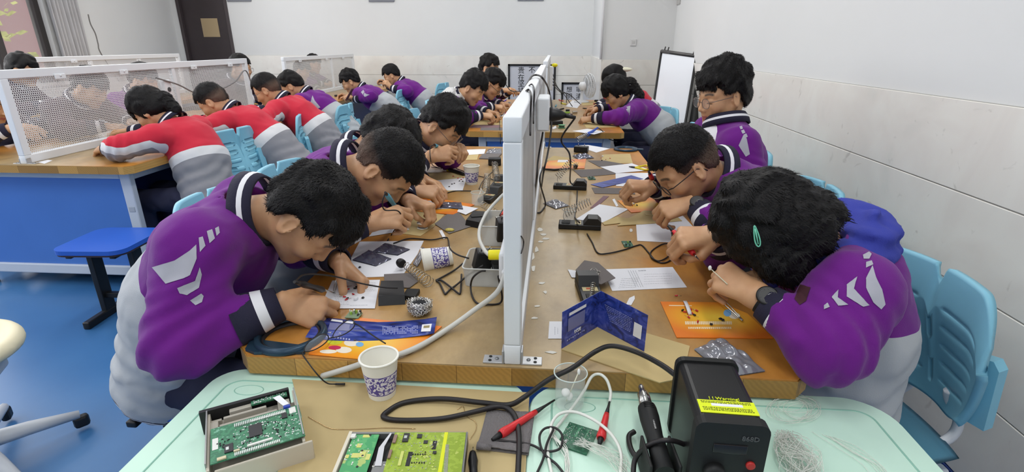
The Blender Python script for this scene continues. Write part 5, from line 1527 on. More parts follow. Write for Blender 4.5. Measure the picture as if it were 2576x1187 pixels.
def fan(rg):
    a = P(1452 + rg.uniform(-12, 12), 1110 + rg.uniform(-12, 10), GZ + .009)
    b = P(1500 + rg.uniform(-10, 25), 1128 + rg.uniform(-14, 18), GZ + .010 + rg.uniform(0, .012)); c = P(1560 + rg.uniform(-15, 25), 1170 + rg.uniform(-20, 20), GZ + rg.uniform(.002, .012)); d = P(1580 + rg.uniform(-30, 25), 1215, GZ + .003)
    return [a, b, c, d]
strands('wire_strands', 'clear thin wires fanning from the small green board', 'wire', fan, 26, .00045, M_WIRE, 1)
def whites(rg):
    return [P(1392 + rg.uniform(-4, 6), 1095 + rg.uniform(-6, 6), GZ + .006), P(1412 + rg.uniform(-5, 12), 1125 + rg.uniform(-8, 8), GZ + .006), P(1428 + rg.uniform(-8, 6), 1160, GZ + rg.uniform(.003, .008)), P(1426 + rg.uniform(-12, 8), 1215, GZ + .003)]
strands('wire_strands', 'white wires bunched between the knotted lead and the green board', 'wire', whites, 12, .0007, M_WCORD, 2)
def coil(rg):
    cx, cy = 1998 + rg.uniform(-20, 20), 1026 + rg.uniform(-10, 10); a0 = rg.uniform(0, 6.28); rx, ry = rg.uniform(35, 60), rg.uniform(14, 36)
    return [P(cx + rx * math.cos(a0 + k * .55), cy + ry * math.sin(a0 + k * .55), GZ + .003 + .004 * abs(math.sin(k))) for k in range(10)]
strands('wire_coil', 'loose coil of clear wire on the right mint desk behind the tinsel heap', 'wire', coil, 12, .00045, M_WIRE, 3)
def coil2(rg):
    a = P(1975 + rg.uniform(-30, 20), 1090 + rg.uniform(-10, 15), GZ + rg.uniform(.002, .022)); b = P(1990 + rg.uniform(-40, 40), 1120 + rg.uniform(-25, 20), GZ + rg.uniform(.01, .034))
    c = P(2010 + rg.uniform(-50, 55), 1155 + rg.uniform(-20, 20), GZ + rg.uniform(.004, .03)); d = P(2030 + rg.uniform(-80, 50), 1205, GZ + rg.uniform(.002, .012))
    return [a, b, c, d]
strands('wire_heap', 'silvery heap of tangled clear wire at the right end of the mint desk', 'wire', coil2, 70, .00055, M_WIRE, 4)
def coil3(rg):
    x = rg.uniform(0, 1)
    return [P(2040 + 60 * x, 1085 + 15 * x, GZ + .002), P(2110 + 50 * x, 1130 + rg.uniform(-10, 10), GZ + .004), P(2170 + 50 * x, 1170, GZ + .003), P(2200 + 50 * x, 1215, GZ + .002)]
strands('wire_ends', 'few clear wire ends spread toward the right corner of the mint desk', 'wire', coil3, 7, .0005, M_WIRE, 5)
cord('copper_wire', 'thin gold wire across the cardboard between the opened drives', [P(775, 1048, GZ + .005), P(800, 1062, GZ + .005), P(835, 1078, GZ + .005), P(900, 1079, GZ + .005), P(970, 1076, GZ + .005), P(1045, 1078, GZ + .005)], .0006, mat('gold_wire', (206, 176, 128), 0.25, 0.8))
cord('copper_wire', 'thin gold wire twisted on the cardboard beside the grey cloth', [P(1150, 1030, GZ + .005), P(1165, 1022, GZ + .005), P(1172, 1045, GZ + .005), P(1195, 1060, GZ + .005), P(1197, 1080, GZ + .005), P(1182, 1105, GZ + .005)], .0006, MATS['gold_wire'])
# grey cloth, folded
M_GCLOTH = mat('grey_cloth', (112, 108, 108), 0.95, bump=0.6, bscale=260)
cl = thing('grey_cloth', 'folded grey cloth under the red probe at the edge of the cardboard', 'cloth', P(1270, 1085))
q = [P(1226, 1032, GZ + .0042), P(1345, 1040, GZ + .0042), P(1330, 1146, GZ + .0042), P(1200, 1130, GZ + .0042)]
MB().slab(q[::-1], .0030).build('lower_fold', M_GCLOTH, cl)
mb = MB(); n = 10; vs = []
for i in range(n + 1):
    for j in range(n + 1):
        a = q[3].lerp(q[2], i / n); b2 = q[0].lerp(q[1], i / n); pt = a.lerp(b2, j / n) + Vector((0, 0, .0034 + .0075 * math.exp(-((j / n) / .12) ** 2) * (1 - .5 * i / n) + .0006 * math.sin(i * 2 + j)))
        vs.append(pt)
fs = [(i * (n + 1) + j, (i + 1) * (n + 1) + j, (i + 1) * (n + 1) + j + 1, i * (n + 1) + j + 1) for i in range(n) for j in range(n)]
o = MB().add(vs, fs).build('upper_fold', M_GCLOTH, cl); md = o.modifiers.new('t', 'SOLIDIFY'); md.thickness = .0015
MB().tube([q[3] + Vector((0, 0, .008)), q[3].lerp(q[2], .28) + Vector((0, 0, .007))], [.007, .005], 12).build('rolled_corner', M_GCLOTH, cl)
# black taped stub
sb = thing('taped_plug', 'small black taped plug with one pin at the near edge of the cardboard', 'plug', P(1190, 1160))
a, b_ = P(1189, 1138, GZ + .008), P(1192, 1200, GZ + .008)
mb = MB(); lathe_between(mb, a, b_, [(.0055, 0), (.0065, .1), (.0085, .35), (.007, .6), (.0065, 1)], 8); mb.build('plug_body', M_BLACK, sb)
MB().tube([a, P(1190, 1124, GZ + .008)], .0009, 6).build('pin', M_STEEL, sb)

# ---- circuit boards
def pcb_mat(name, c0, c1, c2, sc=60):
    m, nt, b = nodes(name)
    tc = nt.nodes.new('ShaderNodeTexCoord')
    v = nt.nodes.new('ShaderNodeTexVoronoi'); v.distance = 'MANHATTAN'; v.inputs['Scale'].default_value = sc * 4
    nt.links.new(tc.outputs['Object'], v.inputs['Vector'])
    r = ramp_const(nt, [(0.0, srgb(*c0)), (0.55, srgb(*c1)), (0.85, srgb(*c2))]); nt.links.new(v.outputs['Color'], r.inputs['Fac'])
    nt.links.new(r.outputs['Color'], b.inputs['Base Color']); b.inputs['Roughness'].default_value = 0.4
    return m
M_PCBG = pcb_mat('green_circuit', (44, 110, 78), (58, 130, 92), (112, 168, 140))
M_PCBL = pcb_mat('lime_circuit', (138, 162, 44), (152, 176, 56), (178, 192, 92), 40)
M_PCBE = pcb_mat('emerald_circuit', (70, 156, 98), (92, 172, 108), (168, 190, 110), 22)
M_PCBD = pcb_mat('dark_green_circuit', (26, 84, 60), (36, 98, 70), (60, 120, 90))
M_CREAM = mat('cream_plastic', (196, 188, 172), 0.5)
M_IC = mat('chip_black', (44, 44, 46), 0.45)
M_SOLD = mat('solder', (206, 206, 202), 0.25, 0.8)
class Board:
    """local frame on a quad: u along the near-to-right edge, v away; du, dv in 0..1"""
    def __init__(s, a, b, d): s.a, s.ux, s.vx = Vector(a), Vector(b) - Vector(a), Vector(d) - Vector(a); s.n = s.ux.cross(s.vx).normalized(); s.rot = Matrix((s.ux.normalized(), s.n.cross(s.ux.normalized()), s.n)).transposed()
    def p(s, u, v, h=0): return s.a + s.ux * u + s.vx * v + s.n * h
    def box(s, mb, u0, v0, u1, v1, h0, h1, mi=0, bev=0):
        c = s.p((u0 + u1) / 2, (v0 + v1) / 2, (h0 + h1) / 2); return mb.box(c, (abs(u1 - u0) * s.ux.length, abs(v1 - v0) * s.vx.length, h1 - h0), s.rot, bev=bev, mi=mi)
def dots(bd, rg, n, rect, h, s0, s1, hh, mi, mb):
    for _ in range(n):
        u, v = rg.uniform(rect[0], rect[2]), rg.uniform(rect[1], rect[3]); a = rg.uniform(s0, s1); c = rg.uniform(s0, s1)
        mb.box(bd.p(u, v, h + hh / 2), (a, c, hh), bd.rot, mi=mi)
# opened drive on the left, tilted a little, with a beige inside
za = GZ + .046
A, B, D = P(534, 1166, za), P(780, 1090, za), P(504, 1040, za)
bd = Board(A, B, D)
dr = thing('opened_drive', 'opened beige disk drive with green circuit board on the left mint desk', 'electronics', (bd.p(.5, .5).x, bd.p(.5, .5).y, GZ))
mb = MB(); bd.box(mb, 0, -.06, 1.0, 1.0, -.0455, -.030, bev=.002)
bd.box(mb, .0, -.06, .03, 1, -.030, -.004); bd.box(mb, .97, -.06, 1.0, 1, -.030, -.004); bd.box(mb, 0, -.09, 1, -.06, -.0455, -.006, bev=.002)
mb.build('case', M_CREAM, dr)
mb = MB(); bd.box(mb, -.015, .975, 1.01, 1.03, -.045, .004, bev=.0015); mb.build('black_front', M_BLACK, dr)
mb = MB(); bd.box(mb, -.005, .0, .01, .98, -.02, .004); bd.box(mb, .99, .0, 1.005, .98, -.02, .004); mb.build('steel_rail', mat('drive_steel', (150, 152, 150), 0.35, 0.7), dr)
mb = MB()
bd.box(mb, .03, .64, .97, .94, -.029, -.020); bd.box(mb, .16, .70, .80, .74, -.021, -.008, bev=.001); bd.box(mb, .22, .82, .70, .86, -.021, -.006, bev=.001); bd.box(mb, .05, .66, .15, .82, -.021, -.007, bev=.001)
bd.box(mb, .82, .66, .96, .86, -.021, -.005, bev=.001); bd.box(mb, .30, .90, .55, .97, -.021, -.004, bev=.001); bd.box(mb, .06, .86, .20, .90, -.021, -.012)
mb.build('carriage', mat('warm_grey_plastic', (170, 164, 152), 0.5), dr)
mb = MB(); bd.box(mb, .55, .90, .97, .985, -.004, -.001); mb.build('small_board', M_PCBG, dr)
bo = MB(); bd.box(bo, .02, -.02, .985, .60, .0, .0018); bo = bo.build('circuit_board', M_PCBG, dr)
rg = random.Random(5); mb = MB()
bd.box(mb, .42, .22, .56, .44, .0018, .0042, 0, .0006); bd.box(mb, .80, .40, .86, .50, .0018, .004, 0, .0004); bd.box(mb, .14, .08, .23, .22, .0018, .004, 0, .0004); bd.box(mb, .155, .12, .185, .17, .004, .0043, 2)
for k in range(30): bd.box(mb, .30 + .019 * k, .50, .311 + .019 * k, .56, .0018, .0042, 2)
for k in range(26): bd.box(mb, .22 + .018 * k, -.015, .231 + .018 * k, .03, .0018, .0044, 2)
dots(bd, rg, 150, (.26, .04, .96, .48), .0018, .0010, .0028, .0012, 2, mb); dots(bd, rg, 60, (.06, .05, .95, .46), .0018, .0012, .0030, .0014, 0, mb)
bd.box(mb, .36, .07, .62, .10, .0018, .0050, 3, .0005); bd.box(mb, .05, -.01, .14, .03, .0018, .0050, 4, .0005); bd.box(mb, .22, .05, .28, .075, .0018, .0050, 4, .0004)
bd.box(mb, .04, .20, .10, .40, .0018, .0026, 3, .0003); bd.box(mb, .90, .46, .975, .58, .0018, .0026, 3, .0003); bd.box(mb, .48, .52, .86, .545, .0018, .0030, 3)
dots(bd, rg, 40, (.58, .905, .95, .975), -.001, .0010, .0028, .0012, 2, mb)
mb.build('components', [M_IC, M_SOLD, mat('solder_pale', (196, 202, 198), 0.3, 0.4), mat('connector_white', (222, 222, 216), 0.5), mat('connector_cream', (206, 196, 162), 0.5)], bo)
mb = MB(); vs = [bd.p(.80, .90, .001), bd.p(.88, .92, .001), bd.p(.79, .80, .010), bd.p(.87, .82, .010), bd.p(.86, .62, .006), bd.p(.93, .635, .006)]
mb.add(vs, [(0, 1, 3, 2), (2, 3, 5, 4)], 0, False); o = mb.build('ribbon_cable', M_PAPER, dr); o.modifiers.new('t', 'SOLIDIFY').thickness = .0006
mb = MB(); bd.box(mb, .855, .585, .935, .625, .0015, .006, 0, .0005); mb.build('ribbon_tab', mat('tab_blue', (44, 70, 170), 0.5), dr)
# second opened drive
zb = GZ + .030
A, B, D = P(846, 1187, zb), P(1172, 1190, zb), P(880, 1085, zb); B2 = P(1172, 1079, zb)
bd = Board(A, P(1166, 1187, zb), P(878, 1085, zb))
dr2 = thing('opened_drive', 'opened black disk drive with lime and emerald circuit boards on the cardboard', 'electronics', (bd.p(.5, .3).x, bd.p(.5, .3).y, GZ))
mb = MB(); bd.box(mb, -.0, -.9, 1.0, 1.0, -.0262, -.012); mb.build('case', M_BLACK, dr2)
mb = MB(); bd.box(mb, .0, .95, 1.0, 1.0, -.012, -.001); bd.box(mb, .985, -.9, 1.0, 1.0, -.012, -.001); mb.build('steel_rim', MATS['drive_steel'], dr2)
mb = MB(); bd.box(mb, -.03, -.9, .0, 1.0, -.026, .001, bev=.001); mb.build('cream_front', mat('cream_front', (214, 208, 190), 0.5), dr2)
b1 = MB(); bd.box(b1, .015, -.9, .235, .94, -.004, -.002); b1 = b1.build('circuit_board', M_PCBE, dr2); lab(b1, 'emerald green circuit board')
mb = MB(); rg = random.Random(8)
for (u0, v0, u1, v1) in ((.13, .86, .19, .93), (.10, .60, .14, .70), (.20, .30, .235, .44), (.08, .35, .14, .46), (.14, .36, .19, .5), (.03, .34, .06, .42)): bd.box(mb, u0, v0, u1, v1, -.002, -.0014, 1)
for (u, v) in ((.19, .92), (.17, .40), (.15, .14), (.155, .52)): mb.ell(bd.p(u, v, -.0016), (.0022, .0022, .0008), 10, 0)
bd.box(mb, .03, .82, .07, .92, -.002, .002, 2, .0005); dots(bd, rg, 25, (.03, .1, .22, .9), -.002, .001, .003, .001, 2, mb)
mb.build('components', [M_IC, mat('pad_yellow', (206, 206, 120), 0.4), MATS['connector_white']], b1)
b2 = MB(); bd.box(b2, .37, -.9, .985, .96, -.001, .001); b2 = b2.build('circuit_board', M_PCBL, dr2); lab(b2, 'lime green circuit board')
mb = MB()
bd.box(mb, .48, .70, .53, .92, .001, .0032, 0, .0004); bd.box(mb, .49, .78, .515, .85, .0032, .0036, 2)
for (u0, v0, u1, v1) in ((.40, .66, .43, .86), (.385, .28, .41, .48)): bd.box(mb, u0, v0, u1, v1, .001, .005, 3, .0012)
bd.box(mb, .735, .52, .77, .74, .0009, .0013, 4); bd.box(mb, .54, .12, .575, .46, .0009, .0013, 4); bd.box(mb, .48, .12, .505, .46, .001, .003, 5, .0004)
bd.box(mb, .80, -.9, .83, .96, .0010, .0014, 6)
for k in range(34): bd.box(mb, .845, .62 - k * .028, .875, .637 - k * .028, .001, .0016, 1)
bd.box(mb, .66, .66, .695, .74, .001, .0022, 0); bd.box(mb, .60, .80, .64, .90, .001, .0026, 0); bd.box(mb, .745, .40, .775, .46, .001, .003, 0)
dots(bd, rg, 90, (.42, .0, .79, .92), .001, .0008, .0022, .0008, 1, mb); dots(bd, rg, 40, (.60, .1, .76, .6), .001, .0008, .003, .001, 5, mb)
for k in range(12): bd.box(mb, .58 + .02 * (k % 6), .18 + .2 * (k // 6), .59 + .02 * (k % 6), .20 + .2 * (k // 6), .001, .003, 0)
mb.build('components', [M_IC, M_SOLD, MATS['solder_pale'], mat('crystal_tan', (150, 124, 110), 0.35, 0.3), M_BLACK, mat('pad_lime', (196, 204, 110), 0.4), mat('yellow_stripe', (214, 220, 20), 0.45)], b2)
mb = MB(); bd.box(mb, .245, -.9, .40, .34, -.012, -.008, 0, .001); mb.ell(bd.p(.27, .22, -.0078), (.003, .003, .001), 10, 1); mb.ell(bd.p(.36, .26, -.0078), (.003, .003, .001), 10, 1); mb.build('motor_plate', [MATS['drive_steel'], M_STEEL], dr2)
mb = MB(); vs = [bd.p(.28, .22, -.007), bd.p(.335, .22, -.007), bd.p(.285, .62, -.004), bd.p(.33, .66, -.004), bd.p(.36, .96, .0), bd.p(.375, .95, .0)]
mb.add(vs, [(0, 1, 3, 2), (2, 3, 5, 4)], 0, False); o = mb.build('ribbon_cable', mat('grey_ribbon', (206, 206, 210), 0.4), dr2); o.modifiers.new('t', 'SOLIDIFY').thickness = .0005
# small green board
zb = GZ + .004
bd = Board(P(1414, 1120, zb), P(1490, 1146, zb), P(1420, 1058, zb))
t = thing('circuit_board', 'small green circuit board full of solder dots on the right mint desk', 'circuit board', bd.p(.5, .5))
mb = MB(); bd.box(mb, 0, 0, 1, 1, -.003, 0); mb.build('board', M_PCBD, t)
mb = MB(); rg = random.Random(11)
for _ in range(80): mb.ell(bd.p(rg.uniform(.04, .96), rg.uniform(.25, .97), .0002), (.0009, .0009, .0006), 6, 0)
bd.box(mb, .3, .55, .32, .95, 0, .0004, 1); bd.box(mb, .75, .4, .78, .9, 0, .0004, 1); bd.box(mb, .45, .5, .52, .9, 0, .0003, 1)
for _ in range(12): mb.tube([bd.p(.06 + .02 * rg.random(), .1, .001), bd.p(.02 + .16 * rg.random(), -.02 + .2 * rg.random(), .006)], .0007, 5, 0)
mb.build('solder_joints', [M_SOLD, mat('trace_green', (78, 140, 104), 0.4)], t)
# ================================================================== ON THE NEAR BENCH
def T(u, v, dz=0.0): return pz(u, v, TZ + dz)
M_SAND = mat('grey_sandpaper', (118, 112, 110), 0.95, bump=0.5, bscale=600)
M_SANDM = mat('mauve_sandpaper', (140, 112, 118), 0.95, bump=0.5, bscale=600)
def orange_mat():
    m, nt, b = nodes('orange_print')
    tc = nt.nodes.new('ShaderNodeTexCoord'); mp = nt.nodes.new('ShaderNodeMapping'); mp.inputs['Scale'].default_value = (7, 11, 1)
    nt.links.new(tc.outputs['Object'], mp.inputs['Vector'])
    g = nt.nodes.new('ShaderNodeTexGradient'); g.gradient_type = 'SPHERICAL'; nt.links.new(mp.outputs['Vector'], g.inputs['Vector'])
    r = ramp_const(nt, [(0.0, srgb(232, 124, 34)), (0.35, srgb(240, 160, 40)), (0.9, srgb(248, 206, 62))], 'LINEAR'); nt.links.new(g.outputs['Fac'], r.inputs['Fac'])
    nt.links.new(r.outputs['Color'], b.inputs['Base Color']); b.inputs['Roughness'].default_value = 0.35
    return m
def bluec_mat():
    m, nt, b = nodes('blue_sky_print')
    tc = nt.nodes.new('ShaderNodeTexCoord'); n = nt.nodes.new('ShaderNodeTexNoise'); n.inputs['Scale'].default_value = 34; n.inputs['Detail'].default_value = 6; n.inputs['Distortion'].default_value = 1.4
    mp = nt.nodes.new('ShaderNodeMapping'); mp.inputs['Scale'].default_value = (.4, 1.1, 1.3); nt.links.new(tc.outputs['Object'], mp.inputs['Vector']); nt.links.new(mp.outputs['Vector'], n.inputs['Vector'])
    r = ramp_const(nt, [(0.30, srgb(30, 34, 78)), (0.46, srgb(40, 62, 150)), (0.60, srgb(70, 84, 172)), (0.78, srgb(142, 156, 200))], 'LINEAR'); nt.links.new(n.outputs['Fac'], r.inputs['Fac'])
    nt.links.new(r.outputs['Color'], b.inputs['Base Color']); b.inputs['Roughness'].default_value = 0.3
    return m
M_ORANGE, M_BLUEC = orange_mat(), bluec_mat()
def bag_mat(name, c, alpha):
    m, nt, b = nodes(name)
    b.inputs['Base Color'].default_value = srgb(*c); b.inputs['Roughness'].default_value = 0.14; b.inputs['Metallic'].default_value = 0.35; b.inputs['Alpha'].default_value = alpha
    return m
M_BAG, M_BAGD = bag_mat('silver_bag', (150, 150, 156), .92), bag_mat('dark_antistatic_bag', (104, 106, 124), .97)
def bag(name, label, pix, z, m, hgt=.012, seed=1, group='antistatic bags'):
    """a crumpled plastic bag: quad of four photo corners, wrinkled surface above and below"""
    q = [pz(u, v, z) for u, v in pix]; n = 22; rg = np.random.RandomState(seed); ph = rg.uniform(0, 6.3, 8)
    c = sum(q, Vector()) / 4; top = []; bot = []
    for i in range(n + 1):
        for j in range(n + 1):
            s, t = i / n, j / n
            p = q[0].lerp(q[1], s).lerp(q[3].lerp(q[2], s), t); e = (16 * s * (1 - s) * t * (1 - t)) ** .5
            w = abs(math.sin(7 * s + 5 * t + ph[0]) + .7 * math.sin(13 * s - 9 * t + ph[1]) + .5 * math.sin(-17 * s + 21 * t + ph[2])) / 2.2
            top.append((p.x - c.x, p.y - c.y, .0015 + hgt * e * (.35 + .65 * w) + .0012 * abs(math.sin(30 * s + ph[3])) * (1 - e)))
            bot.append((p.x - c.x, p.y - c.y, .0004 + 0.0 * e))
    N = (n + 1) ** 2; fs = []
    for i in range(n):
        for j in range(n):
            a = i * (n + 1) + j; f = (a, a + n + 1, a + n + 2, a + 1); fs.append(f); fs.append(tuple(N + k for k in reversed(f)))
    o = MB().add(top + bot, fs).build(name, m); o.location = (c.x, c.y, z)
    return tag(o, label, 'bag', group)
z0 = TZ + .0006
# --- left half, near to far
sheet('white_paper', 'large white sheet under two dark antistatic bags beside the lying cup', 'paper', [(905, 608), (1066, 606), (1050, 640), (1012, 694), (870, 700), (880, 655)], z0, .0008, M_PAPER, 'white papers')
sheet('printed_paper', 'small printed white sheet with red components in front of the nearest boy', 'paper', [(836, 706), (956, 704), (943, 776), (804, 776)], z0 + .001, .0008, M_PAPER, 'white papers')
bag('antistatic_bag', 'dark antistatic bag, farther of two on the large white sheet', [(968, 612), (1032, 628), (1000, 643), (936, 634)], TZ + .0018, M_BAGD, .011, 3)
bag('antistatic_bag', 'dark antistatic bag, nearer of two on the large white sheet', [(928, 630), (985, 652), (945, 670), (886, 655)], TZ + .0018, M_BAGD, .011, 4)
bag('antistatic_bag', 'narrow clear bag at the right edge of the large white sheet', [(1062, 622), (1074, 628), (1050, 672), (1038, 664)], TZ + .0018, M_BAG, .006, 5)
M_TXT = mat('grey_print_ink', (168, 170, 178), 0.7)
def print_lines(parent_o, rows, m=M_TXT, seed=0):
    """rows of unreadable small print: (u0, v0, u1, v1, thickness) in the photograph"""
    rg = random.Random(seed); mb = MB(); z = parent_o.location.z + .0011
    for (u0, v0, u1, v1, w) in rows:
        a, b = pz(u0, v0, z), pz(u1, v1, z); L = (b - a).length; d = (b - a).normalized(); s = Vector((-d.y, d.x, 0)); t = 0
        while t < L:
            k = min(rg.uniform(.002, .007), L - t); p, q = a + d * t, a + d * (t + k)
            mb.add([p - s * w, q - s * w, q + s * w, p + s * w], [(0, 1, 2, 3)], 0, False); t += k + rg.uniform(.0008, .002)
    mb.build('print', m, parent_o)
pp_ = [o for o in bpy.data.objects if o.name.startswith('printed_paper')][0]
print_lines(pp_, [(838 + 2 * k, 742 + 4 * k, 868 + 2 * k, 742 + 4 * k, .0009) for k in range(7)] + [(905, 712 + 4 * k, 945, 711 + 4 * k, .0008) for k in range(6)] + [(880, 768, 925, 767, .0008)])
# ring lens frame
M_TEAL = mat('dark_teal_metal', (44, 66, 84), 0.35, 0.4)
rg_ = thing('lens_ring', 'dark blue metal ring frame lying at the near left bench corner', 'ring', T(738, 838))
cR = T(732, 840, .01); rO = (T(640, 845, .01) - T(822, 835, .01)).length / 2
mb = MB().lathe([(rO * .80, 0), (rO * .98, 0), (rO, .004), (rO * .97, .013), (rO * .86, .017), (rO * .82, .013), (rO * .80, 0)], 48, Matrix.Translation((cR.x, cR.y, TZ + .0006)), cap0=False, cap1=False)
mb.build('outer_ring', M_TEAL, rg_)
MB().lathe([(rO * .72, .0005), (rO * .80, .0005), (rO * .79, .0095), (rO * .74, .0095), (rO * .72, .0005)], 48, Matrix.Translation((cR.x, cR.y, TZ + .0006)), cap0=False, cap1=False).build('inner_ring', mat('dark_ring', (48, 46, 50), 0.4, 0.4), rg_)
pl = [T(618, 884), T(650, 830), T(662, 862), T(770, 876), T(768, 892), T(640, 893)]
ang = [math.atan2(p.y - cR.y, p.x - cR.x) for p in pl]
MB().slab([pl[i] + Vector((0, 0, .0006)) for i in (1, 0, 5, 4, 3, 2)], .007).build('base_flange', M_TEAL, rg_)
# booklets
bo = sheet('orange_booklet', 'orange booklet with pale shapes under the blue card at the near left', 'booklet', [(905, 800), (1112, 822), (1030, 890), (915, 905), (776, 892), (800, 850)], z0 + .0005, .0016, M_ORANGE, 'orange booklets')
mbs = MB(); zz = bo.location.z + .0018
for (u, v, ru, rv, mi) in ((842, 858, 20, 9, 0), (884, 862, 19, 9, 1), (865, 880, 20, 8, 1), (826, 884, 22, 5, 1), (905, 866, 10, 6, 2), (842, 874, 16, 5, 3)):
    a = [pz(u + ru * math.cos(2 * PI * k / 16), v + rv * math.sin(2 * PI * k / 16), zz + .0001 * mi) for k in range(16)]
    mbs.add([p for p in a[::-1]], [tuple(range(16))], mi, False)
mbs.build('print_shapes', [mat('print_yellow', (206, 204, 50), 0.5), mat('print_cream', (236, 226, 208), 0.5), mat('print_lightblue', (120, 176, 224), 0.5), mat('print_crimson', (196, 44, 84), 0.5)], bo)
pts = []
def card_surface(pix_near, pix_far, z, curl):
    """card bowing up at its ends: rows of points between near and far edges"""
    n = len(pix_near) - 1; vs = []
    for k in range(n + 1):
        h = curl[k]; vs.append(pz(*pix_near[k], z + h)); vs.append(pz(*pix_far[k], z + h))
    return vs, [(2 * k, 2 * k + 2, 2 * k + 3, 2 * k + 1) for k in range(n)]
vs, fs = card_surface([(768, 848), (830, 855), (890, 858), (950, 856), (1010, 850), (1070, 842), (1092, 838)], [(800, 797), (845, 801), (893, 806), (950, 810), (1010, 808), (1070, 802), (1099, 797)], z0 + .0024, [.004, .001, .0, .0, .001, .004, .006])
bc = tag(MB().add(vs, fs).build('blue_card', M_BLUEC), 'long blue sky-pattern card lying curved over the orange booklet under the eyeglasses', 'card', 'blue cards')
bc.modifiers.new('t', 'SOLIDIFY').thickness = .0008
mb = MB(); zz = z0 + .0065
def pixpoly(mb, pix, z, mi=0):
    p = [pz(u, v, z) for u, v in pix]
    area = sum(p[i].x * p[(i + 1) % len(p)].y - p[(i + 1) % len(p)].x * p[i].y for i in range(len(p)))
    if area < 0: p = p[::-1]
    mb.add(p, [tuple(range(len(p)))], mi, False)
pixpoly(mb, [(820, 800), (862, 806), (862, 811), (818, 805)], z0 + .0040, 0); pixpoly(mb, [(890, 809), (888, 814), (866, 811), (868, 807)], z0 + .0040, 0)
pixpoly(mb, [(816, 810), (880, 816), (878, 832), (808, 828)], z0 + .0040, 1)
pixpoly(mb, [(1062, 816), (1086, 814), (1083, 833), (1059, 834)], z0 + .0085, 0); pixpoly(mb, [(1066, 819), (1081, 818), (1080, 824), (1065, 825)], z0 + .0088, 2)
mb.build('card_print', [mat('print_white', (232, 232, 236), 0.5), mat('print_violet_grey', (116, 120, 166), 0.4), mat('print_olive', (150, 136, 92), 0.5)], bc)
mb = MB(); rgx = random.Random(4)
for k in range(7):
    v = 822 + k * 3.0
    for i in range(22):
        if rgx.random() < .8:
            u = 962 + 4.1 * i; pixpoly(mb, [(u, v - .6 - i * .12), (u + 3, v - .7 - i * .12), (u + 3, v + .6 - i * .12), (u, v + .7 - i * .12)], z0 + .0054 + .00012 * i)
for i in range(12): u = 800 + i * 7; pixpoly(mb, [(u, 841 + i * .9), (u + 4, 842 + i * .9), (u + 3, 846 + i * .9), (u - 1, 845 + i * .9)], z0 + .0044)
mb.build('small_print', mat('print_pale_blue', (176, 182, 222), 0.5), bc)
for s_, u, v in (('XS', 829, 836), ('H', 855, 838)):
    p = pz(u, v, z0 + .0048); me = glyph(s_, .0075, Matrix.Translation(p) @ Matrix.Rotation(R(-6), 4, 'Z') @ Matrix.Diagonal((1, .8, 1, 1)), '', None); me.materials.clear(); me.materials.append(MATS['print_white']); link('title_print', me, bc)
# eyeglasses lying over the edge, temple hanging down
eg = thing('eyeglasses', 'black half-rim eyeglasses lying on the blue card at the bench edge', 'eyeglasses', T(840, 850))
def rim(pix, z):
    return smooth_path([pz(u, v, z + d) for u, v, d in pix], 5, True)
ra = rim([(838, 848, .004), (842, 835, .012), (856, 818, .026), (878, 804, .034), (890, 808, .034), (891, 820, .026), (880, 832, .016), (860, 843, .008)], TZ + .006)
rb = rim([(767, 884, .002), (768, 872, .008), (780, 856, .018), (806, 841, .026), (822, 842, .026), (826, 852, .018), (814, 866, .010), (790, 880, .004)], TZ + .006)
for r_ in (ra, rb):
    MB().tube(r_, .0013, 6, closed=True).build('rim', M_GLS_B, eg)
    MB().add(r_, [tuple(range(len(r_)))], 0, False).build('lens', M_LENS, eg)
MB().tube(smooth_path([ra[0], T(832, 850, .014), rb[25]], 4), .0014, 6).build('bridge', M_GLS_B, eg)
MB().tube(smooth_path([pz(889, 812, TZ + .036), pz(905, 820, TZ + .034), pz(940, 845, TZ + .020), pz(970, 864, TZ + .012)], 5), .0016, 6).build('temple', M_GLS_B, eg)
MB().tube(smooth_path([pz(766, 882, TZ + .009), pz(762, 892, TZ + .006), pz(785, 925, TZ - .004), pz(806, 950, TZ - .022), pz(824, 964, TZ - .036), pz(845, 966, TZ - .040), pz(868, 966, TZ - .042)], 6), [.0015] * 30 + [.0026] * 7, 6).build('temple', M_GLS_B, eg)
# small board with components
def mini_board(label, pix, z, seed, m=M_PCBD, comps=10, big=1.0):
    bd = Board(*[pz(u, v, z + .0022) for u, v in pix]); t = thing('circuit_board', label, 'circuit board', bd.p(.5, .5))
    mb = MB(); bd.box(mb, 0, 0, 1, 1, -.0018, 0); mb.build('board', m, t)
    rg = random.Random(seed); mb = MB()
    for _ in range(comps):
        u, v, h = rg.uniform(.1, .9), rg.uniform(.15, .9), rg.uniform(.003, .009) * big
        k = rg.choice((0, 0, 1, 2, 3)); 
        if k == 1: mb.lathe([(.0016, 0), (.0016, h)], 8, Matrix.Translation(bd.p(u, v, 0)), 1)
        else: mb.box(bd.p(u, v, h / 2), (rg.uniform(.002, .004) * big, rg.uniform(.002, .004) * big, h), bd.rot, mi=k)
    mb.build('components', [M_IC, mat('capacitor_pale', (196, 206, 190), 0.4), M_SOLD, mat('trim_lime', (150, 190, 70), 0.5)], t); return t
mini_board('small green board with black parts by the orange booklet at the near left', [(866, 798), (900, 800), (880, 784)], TZ + .003, 3, mat('board_pale', (128, 148, 118), 0.5), 12, 1.3)
M_CRED, M_CBLK = mat('component_red', (196, 34, 44), 0.35), mat('component_black', (28, 28, 30), 0.45)
